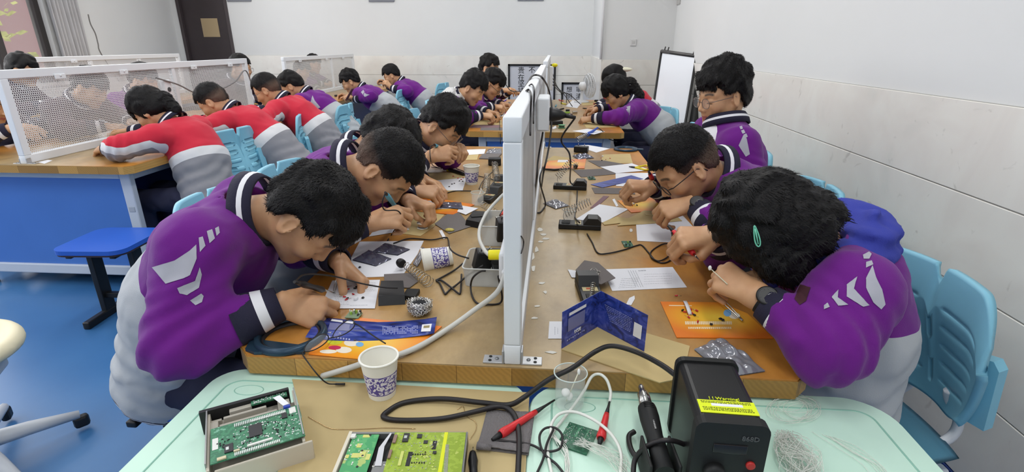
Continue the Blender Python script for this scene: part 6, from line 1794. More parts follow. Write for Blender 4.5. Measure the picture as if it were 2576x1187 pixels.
def bits(items, group, where):
    """loose electronic parts, each its own: (kind, u, v, z)"""
    for i, (k, u, v, z) in enumerate(items):
        p = pz(u, v, z); r = random.Random(int(u * 7 + v)); a = r.uniform(0, 6.28)
        if k == 'led':
            t = thing('led', 'loose red diode ' + where, 'led', p, a, group)
            mb = MB(); lathe_between(mb, (0, -.0035, .0022), (0, .004, .0022), [(.0022, 0), (.0022, .15), (.0018, .2), (.0018, .7), (.0009, 1)], 10); child('led_bulb', mb_mesh(mb, 'led_bulb', [M_CRED]), t)
            child('lead_wire', mb_mesh(MB().tube([(-.0007, -.0035, .0020), (-.001, -.014, .0008)], .0003, 4).tube([(.0007, -.0035, .0020), (.002, -.015, .0008)], .0003, 4), 'lead_wire', [M_STEEL]), t)
        elif k == 'chip':
            t = thing('chip', 'loose black chip ' + where, 'chip', p, a, group)
            child('chip_body', mb_mesh(MB().box((0, 0, .002), (.0066, .0050, .003), bev=.0004), 'chip_body', [M_CBLK]), t)
            for s in (-1, 1):
                mb = MB()
                for q in (-1, 0, 1): mb.box((q * .002, s * .0032, .001), (.0007, .0016, .0016))
                child('pins', mb_mesh(mb, 'pins', [M_STEEL]), t)
        elif k == 'block':
            t = thing('terminal_block', 'white block ' + where, 'component', p, a, group)
            child('block_body', mb_mesh(MB().box((0, 0, .0035), (.010, .007, .006), bev=.0006), 'block_body', [M_PAPER]), t)
            child('pins', mb_mesh(MB().box((0, -.004, .0012), (.008, .0012, .0012)), 'pins', [M_STEEL]), t)
        else:
            t = thing('capacitor', 'loose dark capacitor ' + where, 'capacitor', p, a, group)
            mb = MB(); lathe_between(mb, (0, -.003, .0024), (0, .0035, .0024), [(.0021, 0), (.0023, .1), (.0023, .9), (.0020, 1)], 10); child('can', mb_mesh(mb, 'can', [M_CBLK]), t)
            child('lead_wire', mb_mesh(MB().tube([(0, -.003, .002), (.001, -.011, .0007)], .0003, 4), 'lead_wire', [M_STEEL]), t)
zp = TZ + .0026
bits([('led', 871, 722, zp), ('led', 876, 729, zp), ('led', 867, 748, zp), ('led', 871, 755, zp), ('led', 888, 741, zp), ('cap', 893, 727, zp), ('chip', 897, 723, zp), ('cap', 874, 752, zp), ('block', 896, 754, zp), ('chip', 913, 750, zp), ('chip', 905, 673, zp)], 'loose parts on the small printed sheet', 'on white paper in front of the nearest boy')
# iron stands
def spring(mb, a, b, r0, r1, turns, wire, mi=0, flat=1.0):
    a, b = Vector(a), Vector(b); z = (b - a).normalized(); x = z.orthogonal().normalized(); y = z.cross(x); n = int(turns * 14); pts = []
    for k in range(n + 1):
        t = k / n; r = r0 + (r1 - r0) * t; an = 2 * PI * turns * t; pts.append(a + (b - a) * t + x * math.cos(an) * r + y * math.sin(an) * r * flat)
    mb.tube(pts, wire, 5, mi)
def iron_stand(label, c, rz, up=35, coil=True, group='black iron stands'):
    """base 150 mm long along local x, raised block on the right, coil rising from the left end"""
    t = thing('iron_stand', label, 'soldering iron stand', (c.x, c.y, TZ + .0006), rz, group)
    mb = MB().box((0, 0, .009), (.150, .058, .018), bev=.003)
    child('base', mb_mesh(mb, 'base', [M_BLACK]), t)
    w = MB(); pr = [(.012, .018), (.075, .018), (.075, .030), (.062, .042), (.028, .042)]
    w.prism(pr, -.027, .027, Matrix.Rotation(R(90), 4, 'X')); child('sponge_block', mb_mesh(w, 'sponge_block', [M_BLACK]), t)
    child('label_strip', mb_mesh(MB().box((-.006, 0, .0184), (.022, .040, .0008)).box((-.004, .004, .0190), (.010, .012, .0003), mi=1), 'label_strip', [mat('label_tan', (196, 182, 138), 0.5), mat('label_rust', (186, 92, 56), 0.5)]), t)
    child('socket_pad', mb_mesh(MB().box((-.050, .0, .0188), (.030, .034, .003), bev=.001), 'socket_pad', [M_BLACKM]), t)
    if coil:
        mb = MB(); a = Vector((-.058, .0, .050)); d = Vector((math.cos(R(up)), 0.25, math.sin(R(up)))).normalized()
        spring(mb, a, a + d * .105, .0165, .0135, 11, .0013); mb.tube(smooth_path([(-.052, .006, .018), (-.060, .010, .034), a + Vector((.0, .012, .0))], 4), .0013, 6)
        child('coil', mb_mesh(mb, 'coil', [M_STEEL]), t)
    return t
bs = thing('iron_stand', 'black iron stand block lying between printed sheet and steel wool ball', 'soldering iron stand', T(985, 745), 0, 'black iron stands')
q = [T(952, 770), T(1020, 766), T(1016, 728), T(962, 728)]
mb = MB(); h = .030
vs = q + [q[0].lerp(q[3], .12) + Vector((0, 0, h * .75)), q[1].lerp(q[2], .12) + Vector((0, 0, h * .75)), q[2].lerp(q[1], .1) + Vector((0, 0, h)), q[3].lerp(q[0], .1) + Vector((0, 0, h))]
mb.add([v + Vector((0, 0, .0006)) for v in vs], [(3, 2, 1, 0), (4, 5, 6, 7), (0, 1, 5, 4), (1, 2, 6, 5), (2, 3, 7, 6), (3, 0, 4, 7)], 0, False); mb.build('base', M_BLACK, bs)
MB().box((q[1] + q[2]) / 2 + Vector((.018, .002, .007)), (.035, .045, .013), bev=.002).build('pad', M_BLACKM, bs)
sheet('sandpaper', 'grey sandpaper piece behind the black stand block at the near left', 'sandpaper', [(966, 690), (1045, 686), (1052, 708), (1030, 724), (968, 722)], z0 + .0022, .0008, M_SAND, 'sandpaper pieces')
sp_ = thing('holder_spring', 'loose steel holder spring with black end cap lying behind the steel wool ball', 'spring', T(1045, 690), 0)
mb = MB(); spring(mb, T(1078, 710, .016), T(1022, 668, .026), .0165, .0095, 9, .0012); mb.build('coil', M_STEEL, sp_)
mb = MB(); lathe_between(mb, T(1006, 660, .022), T(1012, 664, .024), [(.0125, 0), (.0135, .3), (.0135, .8), (.009, 1)], 20); mb.build('end_cap', M_BLACK, sp_)
# steel wool ball: thick ring of curled ribbon
sw_ = thing('steel_wool_ball', 'shiny steel wool ball on the bench by the black stand block', 'steel wool', T(1056, 768)); cW = T(1056, 770, .02)
rg = np.random.RandomState(2); mb = MB()
for k in range(44):
    a0 = rg.uniform(0, 6.28); tilt = rg.uniform(-.5, .5); R0 = rg.uniform(.018, .030); z_ = rg.uniform(-.010, .012); pts = []
    for j in range(60):
        a = a0 + j * .1; w = .0032 * np.array([math.sin(j * 2.1 + k), math.cos(j * 2.3 + 2 * k), math.sin(j * 1.9 + 3 * k)])
        pts.append(cW + Vector(((R0 + w[0]) * math.cos(a), (R0 + w[0]) * math.sin(a), z_ + tilt * .012 * math.sin(a) + w[2] + .002)))
    mb.tube(pts, .0010, 4, flat=.35, closed=False)
mb.build('curled_ribbon', mat('bright_ribbon', (236, 236, 234), 0.18, 1.0), sw_)
MB().lathe([(.010, -.016), (.022, -.014), (.024, -.002), (.021, .007), (.015, .008), (.010, .004), (.008, -.006)], 24, Matrix.Translation(cW), cap0=True, cap1=True).build('wool_core', mat('wool_dark', (66, 66, 68), 0.4, 0.8, bump=1.0, bscale=300), sw_)
# plastic tubs
M_TUB = mat('clear_tub', (214, 216, 214), 0.3, alpha=.42)
def tub(label, x0, x1, y0, y1, h, group='clear plastic tubs'):
    t = thing('plastic_tub', label, 'tub', ((x0 + x1) / 2, (y0 + y1) / 2, TZ), 0, group)
    a = rrect(x0 + .006, y0 + .006, x1 - .006, y1 - .006, .014, 4); b = rrect(x0, y0, x1, y1, .016, 4); c = rrect(x0 + .003, y0 + .003, x1 - .003, y1 - .003, .014, 4); n = len(a)
    vs = [(p[0], p[1], TZ + .001) for p in a] + [(p[0], p[1], TZ + h) for p in b] + [(p[0], p[1], TZ + h) for p in c] + [(p[0] , p[1], TZ + .004) for p in a]
    fs = [(i, (i + 1) % n, n + (i + 1) % n, n + i) for i in range(n)] + [(n + i, n + (i + 1) % n, 2 * n + (i + 1) % n, 2 * n + i) for i in range(n)] + [(2 * n + i, 2 * n + (i + 1) % n, 3 * n + (i + 1) % n, 3 * n + i) for i in range(n)]
    fs += [tuple(range(n - 1, -1, -1)), tuple(3 * n + i for i in range(n))]
    MB().add(vs, fs, 0, False).build('wall', M_TUB, t)
    MB().tube([(p[0], p[1], TZ + h) for p in b], .0022, 6, closed=True).build('rim', mat('tub_rim', (220, 222, 220), 0.3, alpha=.7), t)
    return t
a, c = T(1163, 722), T(1265, 730); b2 = T(1175, 660)
tub('clear plastic tub full of black adapters, nearer of two at the divider', a.x, -.097, a.y - .002, a.y + .150, .055)
a2 = T(1205, 625)
tub('clear plastic tub behind the nearer tub at the divider', a2.x + .0, -.097, 1.58, 1.75, .07)
# black adapters and plugs in the tubs, each a thing of its own
def adapter(label, c, size, rot, pins=True):
    t = thing('power_adapter', label, 'adapter', c, 0, 'black adapters in the tubs')
    MB().box(c, size, rot, bev=.005).build('body', M_BLACK, t)
    if pins:
        M = Euler(rot).to_matrix()
        for s in (-1, 1): MB().tube([Vector(c) + M @ Vector((s * size[0] * .22, 0, size[2] / 2)), Vector(c) + M @ Vector((s * size[0] * .22, 0, size[2] / 2 + .014))], .0016, 6).build('pin', M_STEEL, t)
    return t
ay = a.y + .05
adapter('black adapter standing at the left of the nearer tub', (a.x + .045, ay + .045, TZ + .042), (.05, .036, .062), (.15, .2, .4))
adapter('black adapter lying flat in the nearer tub', (-.135, ay + .02, TZ + .030), (.055, .07, .032), (.1, -.15, .2), False)
adapter('ribbed black plug on top in the nearer tub, upper one', (-.130, ay + .045, TZ + .066), (.075, .022, .020), (0, .05, .1), False)
adapter('ribbed black plug on top in the nearer tub, lower one', (-.125, ay - .005, TZ + .060), (.07, .022, .020), (0, .05, -.05), False)
adapter('square black adapter standing in the farther tub', (-.150, 1.60, TZ + .055), (.055, .05, .072), (.1, .05, .3))
pl = thing('pliers', 'pliers with red and black grips resting in the farther tub', 'pliers', (-.13, 1.66, TZ + .10))
MB().tube(smooth_path([(-.165, 1.62, TZ + .095), (-.145, 1.645, TZ + .108), (-.118, 1.655, TZ + .105), (-.108, 1.64, TZ + .09)], 5), [.004, .004, .005, .006, .007, .0075, .008, .008, .008, .008, .0085, .009, .009, .009, .0085, .008], 8).build('red_grip', mat('grip_red', (226, 70, 52), 0.4), pl)
MB().tube(smooth_path([(-.165, 1.62, TZ + .095), (-.15, 1.67, TZ + .11), (-.125, 1.69, TZ + .105)], 5), .005, 8).build('black_grip', M_BLACK, pl)
MB().box((-.172, 1.612, TZ + .092), (.02, .009, .006), (0, 0, .8), bev=.002).build('jaw', M_STEEL, pl)
# tape-wrapped plug, power strip and grey cable
M_YEL = mat('yellow_tape', (238, 226, 30), 0.4)
a, b_ = T(1228, 641, .125), T(1280, 640, .125)
mb = MB(); lathe_between(mb, a, b_, [(.0105, 0), (.0128, .06), (.0128, .94), (.0105, 1)], 18)
yt = tag(mb.build('tape_wrapped_joint', M_YEL), 'bright yellow tape-wrapped cable joint over the nearer tub at the divider', 'cable joint')
strip = thing('power_strip', 'white power strip fixed on the left face of the near divider', 'power strip', (-.105, 1.30, .90))
xs = XT - .017
MB().box((xs - .017, 1.235, TZ + .115), (.034, .17, .075), (0, 0, 0), bev=.008).build('casing', M_WSTEEL, strip)
MB().lathe([(.010, 0), (.009, .006), (.006, .010)], 16, Matrix.Translation((xs - .017, 1.150, TZ + .105)) @ Matrix.Rotation(R(90), 4, 'X')).build('cable_gland', M_WSTEEL, strip)
cord('grey_cable', 'thick grey cable from the power strip down across the bench and over its edge',
     [(xs - .017, 1.148, TZ + .105), T(1250, 735, .075), T(1190, 782, .035), T(1130, 825, .010), T(1060, 868, .0085), T(1000, 893, .0085), T(940, 905, .010), pz(915, 913, TZ + .009), pz(880, 925, TZ - .012), pz(810, 946, TZ - .036)], .0062, M_GCORD)
cord('grey_cable', 'thick grey cable arching from the divider to the yellow tape joint', [(XT - .02, 1.62, TZ + .23), T(1255, 500, .16), T(1225, 535, .13), T(1208, 570, .11), T(1206, 600, .11), T(1218, 628, .12), T(1230, 641, .125)], .0052, M_GCORD)
cord('black_cable', 'black cable folded in a cross beside the nearer tub', [T(1215, 668, .06), T(1180, 690, .03), T(1150, 715, .006), T(1132, 728, .004), T(1122, 738, .004), T(1118, 737, .004), T(1106, 712, .004), T(1098, 706, .004), T(1110, 705, .004), T(1135, 723, .007), T(1152, 737, .004), T(1158, 736, .004), T(1160, 715, .004), T(1161, 690, .01)], .0026, M_CORD, 5)
cord('black_cable', 'black cable from cross of cable up to the lying paper cup', [T(1097, 705, .004), T(1125, 690, .004), T(1148, 676, .006), T(1165, 662, .02)], .0026, M_CORD)
cord('black_cable', 'black cable hanging in a U before the nearer tub', [(xs - .036, 1.16, TZ + .09), T(1262, 757, .01), T(1225, 766, .004), T(1200, 762, .004), T(1188, 745, .004), T(1184, 720, .015), T(1190, 698, .045), T(1208, 683, .062), T(1222, 681, .064)], .0026, M_CORD)
cord('black_cable', 'black cable from the second boy past the lying cup to the tub', [T(990, 612, .004), T(1030, 600, .004), T(1085, 603, .004), T(1120, 597, .004), T(1128, 604, .004), T(1132, 625, .06), T(1150, 640, .065), T(1180, 650, .055)], .0024, M_CORD)
# --- beyond: second and third boys
sheet('white_paper', 'white sheet by the second boy with folded corner under his hand', 'paper', [(955, 562), (1008, 552), (1030, 578), (928, 595)], z0 + .0012, .0008, M_PAPER, 'white papers')
sheet('kraft_paper', 'tan kraft paper under the solder reel before the second boy', 'paper', [(1010, 528), (1118, 540), (1092, 570), (1058, 594), (985, 584), (1000, 560)], z0, .0009, M_KRAFT, 'kraft papers')
so = thing('solder_reel', 'white reel of grey solder on the kraft paper', 'reel', T(1063, 575)); cS = T(1063, 575)
def reel(t, c, r, h, mw, ms):
    for z in (.0012, h): MB().lathe([(r * .35, 0), (r, 0), (r, .0022), (r * .35, .0022)], 24, Matrix.Translation((c.x, c.y, TZ + .0012 + z)), cap0=True, cap1=True).build('flange', mw, t)
    MB().lathe([(r * .72, 0), (r * .74, h * .5), (r * .72, h)], 24, Matrix.Translation((c.x, c.y, TZ + .0025))).build('solder_wire', ms, t)
reel(so, cS, .0195, .020, M_CUPW, mat('solder_grey', (122, 120, 122), 0.35, 0.5))
sheet('sandpaper', 'square grey sandpaper piece by the yellow foil lump', 'sandpaper', [(1093, 563), (1140, 527), (1155, 534), (1184, 570), (1130, 588)], z0 + .0012, .0008, M_SAND, 'sandpaper pieces')
yf = tag(MB().ell(T(1131, 578, .006), (.017, .011, .006), 20).build('foil_lump', mat('yellow_foil', (206, 190, 96), 0.35, 0.2, bump=1.0, bscale=180)), 'crumpled yellow foil lump on the sandpaper beside the reel', 'foil')
sheet('paper_strip', 'narrow white paper strip beside the yellow foil lump', 'paper', [(1104, 580), (1112, 579), (1122, 598), (1116, 602)], z0 + .0006, .0008, M_PAPER)
q = [T(1170, 568), T(1205, 575), T(1240, 545), T(1190, 542)]
bb = thing('black_case', 'black plastic case tipped on the bench behind the yellow foil lump', 'case', T(1205, 560))
mb = MB(); vs = [v + Vector((0, 0, .0006)) for v in q] + [v * .9 + sum(q, Vector()) / 4 * .1 + Vector((0, 0, .022)) for v in q]
mb.add(vs, [(3, 2, 1, 0), (4, 5, 6, 7), (0, 1, 5, 4), (1, 2, 6, 5), (2, 3, 7, 6), (3, 0, 4, 7)], 0, False); mb.build('body', M_BLACK, bb)
MB().box(sum(q, Vector()) / 4 + Vector((0, 0, .0235)), (.05, .03, .003), (0, 0, .3), bev=.001).build('lid_rib', M_BLACKM, bb)
o = sheet('orange_booklet', 'orange booklet with grey cards and a bag on it before the second boy', 'booklet', [(1008, 527), (1030, 500), (1100, 500), (1195, 515), (1140, 540), (1100, 537)], z0 + .0012, .0014, M_ORANGE, 'orange booklets')
sheet('printed_card', 'grey and white printed card on the orange booklet before the second boy', 'card', [(1055, 505), (1105, 505), (1165, 524), (1100, 526)], z0 + .0028, .0008, mat('grey_card2', (190, 194, 202), 0.5))
sheet('printed_card', 'white card with dark figures at the right end of the orange booklet', 'card', [(1160, 517), (1203, 524), (1172, 540), (1150, 532)], z0 + .0028, .0008, M_PAPER)
sheet('printed_card', 'white and red card at the left end of the orange booklet', 'card', [(1012, 517), (1050, 501), (1075, 503), (1040, 523)], z0 + .0028, .0008, mat('card_red_white', (206, 186, 186), 0.5, var=.5, scale=60))
bag('antistatic_bag', 'dark bluish antistatic bag across the orange booklet before the second boy', [(1098, 508), (1160, 510), (1165, 527), (1102, 522)], TZ + .0042, M_BAGD, .008, 6)
bj = T(1202, 515); beaker('glass beaker with white swab beside the coil stand at the divider', (bj.x, bj.y, TZ + .0006), .025, .052)
cb2 = thing('cotton_bud', 'cotton bud leaning in the glass beaker at the divider', 'cotton bud', (bj.x, bj.y, TZ))
MB().tube([(bj.x - .008, bj.y, TZ + .008), (bj.x + .014, bj.y + .004, TZ + .06)], .0014, 6).build('stick', M_COT, cb2); MB().ell((bj.x + .0145, bj.y + .004, TZ + .063), (.003, .003, .007)).build('cotton_tip', M_COT, cb2)
c = T(1240, 500); iron_stand('black iron stand with coil at the divider beside the glass beaker', Vector((c.x - .01, c.y, 0)), R(75), 25)
sp2 = thing('holder_spring', 'loose steel spring on the bench at the divider behind the clear tub', 'spring', T(1240, 525))
mb = MB(); spring(mb, T(1212, 512, .014), T(1262, 545, .014), .013, .013, 9, .0011); mb.build('coil', M_STEEL, sp2)
mb = MB(); mb.tube([T(1262, 545, .003), T(1270, 549, .003)], .0012, 6); mb.build('tail', M_STEEL, sp2)
kp = sheet('kraft_paper', 'tan kraft paper with small components before the hidden boy', 'paper', [(1075, 434), (1150, 434), (1180, 446), (1160, 482), (1060, 482), (1042, 468)], z0, .0009, M_KRAFT, 'kraft papers')
sheet('white_paper', 'small white sheet dotted with components on kraft paper by the cup', 'paper', [(1096, 454), (1174, 447), (1164, 479), (1084, 479)], z0 + .0012, .0008, M_PAPER, 'white papers')
bits([('led', 1152, 449, zp), ('led', 1160, 452, zp), ('led', 1165, 448, zp), ('led', 1140, 444, zp), ('cap', 1156, 456, zp), ('chip', 1130, 470, zp), ('chip', 1143, 462, zp), ('chip', 1096, 463, zp), ('cap', 1164, 457, zp), ('cap', 1137, 464, zp)], 'loose parts on the sheet by the cup', 'on the small white sheet by the standing cup')
ct = thing('cutter', 'black and yellow cutter lying beside the standing cup', 'cutter', T(1145, 430))
lathe_between((mb := MB()), T(1126, 425, .010), T(1168, 438, .010), [(.006, 0), (.009, .2), (.0095, .8), (.008, 1)], 12); mb.build('handle', M_BLACK, ct)
lathe_between((mb := MB()), T(1120, 423, .010), T(1128, 426, .010), [(.003, 0), (.0095, .6), (.0098, 1)], 12); mb.build('yellow_end', M_YEL, ct)
cord('black_cable', 'black cable crossing the bench before the hidden boy to the glass beaker', [T(1015, 488, .003), T(1045, 482, .003), T(1075, 483, .003), T(1105, 491, .003), T(1140, 481, .003), T(1185, 480, .003)], .0022, M_CORD)
cord('black_cable', 'black cable loop standing behind the yellow and black cutter', [T(1085, 420, .004), T(1110, 423, .004), T(1142, 420, .006), T(1140, 408, .030), T(1148, 404, .034), T(1150, 412, .02), T(1146, 422, .006), T(1170, 432, .004), T(1205, 443, .004), T(1230, 448, .004), T(1248, 456, .004)], .0022, M_CORD)
cord('black_cable', 'thin black cable along the divider past the standing cup', [T(1260, 405, .02), T(1240, 430, .004), T(1215, 455, .004), T(1205, 475, .01)], .0020, M_CORD)
c = T(1258, 468); iron_stand('black iron stand with coil at the divider near the standing cup', Vector((c.x - .005, c.y, 0)), R(85), 30)
sheet('kraft_paper', 'tan kraft paper before the boy with round spectacles', 'paper', [(1122, 392), (1205, 386), (1200, 402), (1115, 404)], z0, .0009, M_KRAFT, 'kraft papers')
sheet('white_paper', 'white sheet with a tiny drawing before the boy with round spectacles', 'paper', [(1135, 378), (1222, 375), (1218, 387), (1140, 392)], z0 + .0012, .0008, M_PAPER, 'white papers')
bag('antistatic_bag', 'shiny silver bag at the divider at the far end of the near bench', [(1228, 376), (1262, 374), (1262, 388), (1222, 386)], TZ + .001, M_BAG, .014, 7)
sheet('sandpaper', 'grey cloth strip at the divider in front of the silver bag', 'sandpaper', [(1205, 400), (1215, 389), (1262, 388), (1250, 402)], z0, .006, M_SAND, 'sandpaper pieces')
q = T(1240, 415); adapter('black adapter box on the bench beside the divider at its far part', (q.x + .01, q.y, TZ + .021), (.07, .05, .038), (0, 0, .1), False)
# ================================================================== right half
def scrap(label, pix): return sheet('paper_scrap', label, 'scrap', pix, z0, .0006, mat('scrap_white', (216, 214, 206), 0.7), 'torn white scraps along the divider')
for i, (u, v, w, h) in enumerate(((1338, 645, 7, 14), (1342, 675, 6, 12), (1350, 628, 5, 10), (1362, 712, 12, 4), (1368, 590, 10, 5), (1372, 600, 12, 3), (1358, 578, 9, 6), (1345, 800, 14, 4), (1372, 735, 6, 5), (1388, 886, 18, 4), (1352, 770, 9, 3), (1360, 608, 10, 3), (1587, 580, 6, 6))):
    rr = random.Random(i); pix = [(u + w * math.cos(k * PI / 3 + .3) * rr.uniform(.5, 1.1), v + h * math.sin(k * PI / 3 + .3) * rr.uniform(.5, 1.1)) for k in range(6)]
    scrap('torn white scrap of film stuck on the bench right of the divider', pix)
# folded blue card standing like a tent on the envelope
env = sheet('kraft_envelope', 'tan kraft envelope under the standing blue card, sticking over the bench edge', 'envelope', [(1412, 880), (1500, 815), (1628, 840), (1735, 872), (1728, 905), (1690, 958), (1660, 964)], z0, .0022, M_KRAFT, 'kraft papers')
bcard = thing('blue_card', 'folded blue sky-pattern card standing upright on the kraft envelope', 'card', T(1500, 835), 0, 'blue cards')
zb_ = TZ + .0032
L0, L1, R1_ = pz(1413, 877, zb_), pz(1503, 822, zb_), pz(1620, 884, zb_)
def up_to(base, u, v):
    # height above base where the photograph shows the upper corner: the card stands nearly upright
    d = ray(u, v); t = ((base - O).dot(Vector((d.x, d.y, 0)))) / Vector((d.x, d.y, 0)).length_squared; return O + d * t
L0t, L1t, R1t = up_to(L0, 1415, 785), up_to(L1, 1512, 732), up_to(R1_, 1630, 793)
nL = (L1 - L0).cross(L0t - L0).normalized(); nR = (R1_ - L1).cross(L1t - L1).normalized()
for nm, a, b_, bt, at in (('left_panel', L0, L1, L1t, L0t), ('right_panel', L1, R1_, R1t, L1t)):
    nn = 10; vs = []; fs = []
    for i in range(nn + 1):
        for j in range(nn + 1): vs.append(a.lerp(b_, i / nn).lerp(at.lerp(bt, i / nn), j / nn))
    for i in range(nn):
        for j in range(nn): fs.append((i * (nn + 1) + j, (i + 1) * (nn + 1) + j, (i + 1) * (nn + 1) + j + 1, i * (nn + 1) + j + 1))
    o = MB().add(vs, fs, 0, False).build(nm, M_BLUEC, bcard); o.modifiers.new('t', 'SOLIDIFY').thickness = .0009
    def P2(s, t, a=a, b_=b_, at=at, bt=bt):
        p = a.lerp(b_, s).lerp(at.lerp(bt, s), t); n = (b_ - a).cross(at - a).normalized(); n = n if n.dot(O - p) > 0 else -n; return p + n * .0011
    mb = MB()
    def quad(s0, t0, s1, t1, mi): mb.add([P2(s0, t0), P2(s1, t0), P2(s1, t1), P2(s0, t1)], [(0, 1, 2, 3)], mi, False)
    if nm == 'left_panel':
        quad(.16, .80, .60, .88, 0); quad(.14, .38, .58, .74, 1)
        for k in range(10): quad(.12 + .05 * k, .13 + (k % 3) * .01, .15 + .05 * k, .17, 3)
    else:
        for k in range(9):
            rr = random.Random(k); s = .12 + .018 * k
            while s < .70:
                w = rr.uniform(.01, .05); quad(s, .70 - k * .045, min(s + w, .71), .712 - k * .045, 3); s += w + .012
        quad(.76, .28, .92, .66, 0); quad(.785, .45, .90, .62, 2)
    mb.build('panel_print', [MATS['print_white'], MATS['print_violet_grey'], MATS['print_olive'], MATS['print_pale_blue']], o)
    if nm == 'left_panel':
        ax = (b_ - a).normalized(); upv = (at - a).normalized(); nrm = ax.cross(upv)
        M = Matrix((ax, upv, nrm)).transposed().to_4x4(); M.translation = P2(.40, .27) + nrm * .0003 * (1 if nrm.dot(O - a) > 0 else -1)
        me = glyph('IXSIE', .011, M, '', None); me.materials.clear(); me.materials.append(MATS['print_white']); link('title_print', me, bcard)
lb_ = sheet('label_tag', 'small white label card beside the folded blue card', 'label', [(1382, 809), (1416, 809), (1416, 852), (1379, 852)], z0, .0008, M_PAPER)
print_lines(lb_, [(1396, 822, 1396, 842, .0006), (1403, 825, 1403, 840, .0005)])
# wire-clad stand with sandpaper
sheet('sandpaper', 'folded grey sandpaper on the stand behind the folded blue card', 'sandpaper', [(1448, 680), (1470, 656), (1505, 662), (1548, 700), (1512, 716), (1455, 700)], TZ + .020, .002, M_SAND, 'sandpaper pieces')
sheet('white_paper', 'white paper corner under the sandpaper left of the printed sheet', 'paper', [(1428, 678), (1455, 682), (1475, 700), (1438, 698)], z0 + .0012, .0008, M_PAPER, 'white papers')
c = T(1483, 745); st_ = iron_stand('black iron stand wrapped in steel wire behind the folded blue card', Vector((c.x, c.y + .01, 0)), R(96), 20, coil=False)
wv = MB(); cc = T(1494, 690, .03)
for k in range(5):
    pts = []
    for j in range(40):
        a = j * 2 * PI / 26 + k; r = .014 + .004 * math.sin(3 * a + k); pts.append(cc + Vector((r * math.cos(a), r * math.sin(a) * 1.2, .004 * math.sin(2 * a + k) + .002 * k)))
    wv.tube(pts, .0008, 5)
spring(wv, T(1492, 712, .026), T(1486, 760, .026), .006, .004, 9, .0009)
tag(wv.build('wire_coil', M_STEEL), 'tangled steel wire coil on sandpaper behind the folded blue card', 'wire')
pr_ = sheet('printed_paper', 'white printed sheet lying between the sandpaper stand and the girl', 'paper', [(1515, 678), (1692, 672), (1728, 723), (1540, 732)], z0, .0008, M_PAPER, 'white papers')
print_lines(pr_, [(1556 + 1.5 * k, 724 - 4.6 * k, 1600 + 1.5 * k, 722 - 4.6 * k, .0008) for k in range(6)] + [(1580 + k * 6, 680, 1600 + k * 6, 722, .0007) for k in range(4)] + [(1606, 681, 1625, 680, .003)] + [(1620, 690 + 6 * k, 1690, 688 + 6 * k, .0005) for k in range(5)], M_TXT, 3)
cord('black_cable', 'black cable looping behind the printed sheet to the red iron of the girl', [T(1477, 588, .004), T(1490, 610, .003), T(1504, 636, .003), T(1530, 637, .003), T(1570, 628, .003), T(1600, 618, .003), T(1615, 617, .003), T(1634, 638, .003), T(1650, 656, .003), T(1672, 661, .003), T(1694, 648, .004), T(1698, 628, .010), T(1680, 613, .006), T(1660, 617, .003), T(1638, 633, .003), T(1640, 648, .006), T(1660, 656, .006), T(1685, 640, .008), T(1692, 610, .05), pdp(1690, 585, 1.40)], .0023, M_CORD)
mini_board('tiny green board with parts lying above the black iron cord', [(1566, 620), (1590, 620), (1568, 606)], TZ + .001, 6, M_PCBD, 9)
sheet('white_paper', 'white sheet beside the right hand of the girl with blue hood', 'paper', [(1600, 563), (1712, 556), (1732, 612), (1603, 606)], z0 + .0002, .0008, M_PAPER, 'white papers')
sheet('white_paper', 'white sheet under kraft papers at the watch of the spectacled boy', 'paper', [(1690, 545), (1718, 543), (1748, 575), (1724, 592)], z0, .0008, M_PAPER, 'white papers')
sheet('kraft_paper', 'large tan kraft paper before the boy with black spectacles', 'paper', [(1580, 550), (1620, 530), (1690, 534), (1716, 556), (1650, 562), (1552, 568)], z0 + .0014, .0012, M_KRAFT, 'kraft papers')
sheet('kraft_paper', 'small tan kraft slip under the white sheet by the black stand', 'paper', [(1515, 560), (1550, 545), (1595, 552), (1590, 558), (1520, 566)], z0 + .0010, .0010, M_KRAFT, 'kraft papers')
sheet('wooden_stick', 'thin wooden stick lying on the large kraft paper', 'stick', [(1622, 538), (1670, 543), (1669, 546), (1624, 541)], z0 + .0030, .0015, mat('stick_wood', (206, 186, 130), 0.6))
ob = sheet('orange_booklet', 'orange booklet with red components under the hand of the boy with black spectacles', 'booklet', [(1553, 505), (1655, 498), (1688, 528), (1588, 535)], z0 + .0004, .0014, M_ORANGE, 'orange booklets')
zq = z0 + .0020
bits([('led', 1567, 508, zq), ('led', 1576, 515, zq), ('led', 1583, 516, zq), ('led', 1590, 518, zq), ('cap', 1602, 517, zq), ('chip', 1609, 507, zq), ('chip', 1662, 522, zq), ('block', 1594, 514, zq)], 'loose parts on the far orange booklet', 'on the orange booklet of the boy with black spectacles')
sheet('paper_scrap', 'curled white scrap left of the far orange booklet', 'scrap', [(1540, 502), (1546, 500), (1556, 518), (1550, 520)], z0, .0008, M_PAPER, 'torn white scraps along the divider')
sheet('white_paper', 'white sheet behind the nearest coil stand on the right half', 'paper', [(1448, 552), (1508, 514), (1582, 526), (1518, 560)], z0 + .0003, .0008, M_PAPER, 'white papers')
sheet('sandpaper', 'mauve sandpaper strip behind the coil stand', 'sandpaper', [(1484, 524), (1518, 493), (1532, 494), (1500, 522)], z0, .0010, M_SANDM, 'sandpaper pieces')
c = T(1458, 572); iron_stand('black iron stand with coil, nearest one on the right half of the bench', Vector((c.x, c.y, 0)), R(-3), 24)
c = T(1434, 474); iron_stand('black iron stand with coil, second one on the right half of the bench', Vector((c.x, c.y, 0)), R(-5), 52)
bj = T(1432, 558); beaker('low glass jar standing behind the nearest coil stand on the right half', (bj.x, bj.y + .01, TZ + .0006), .022, .042)
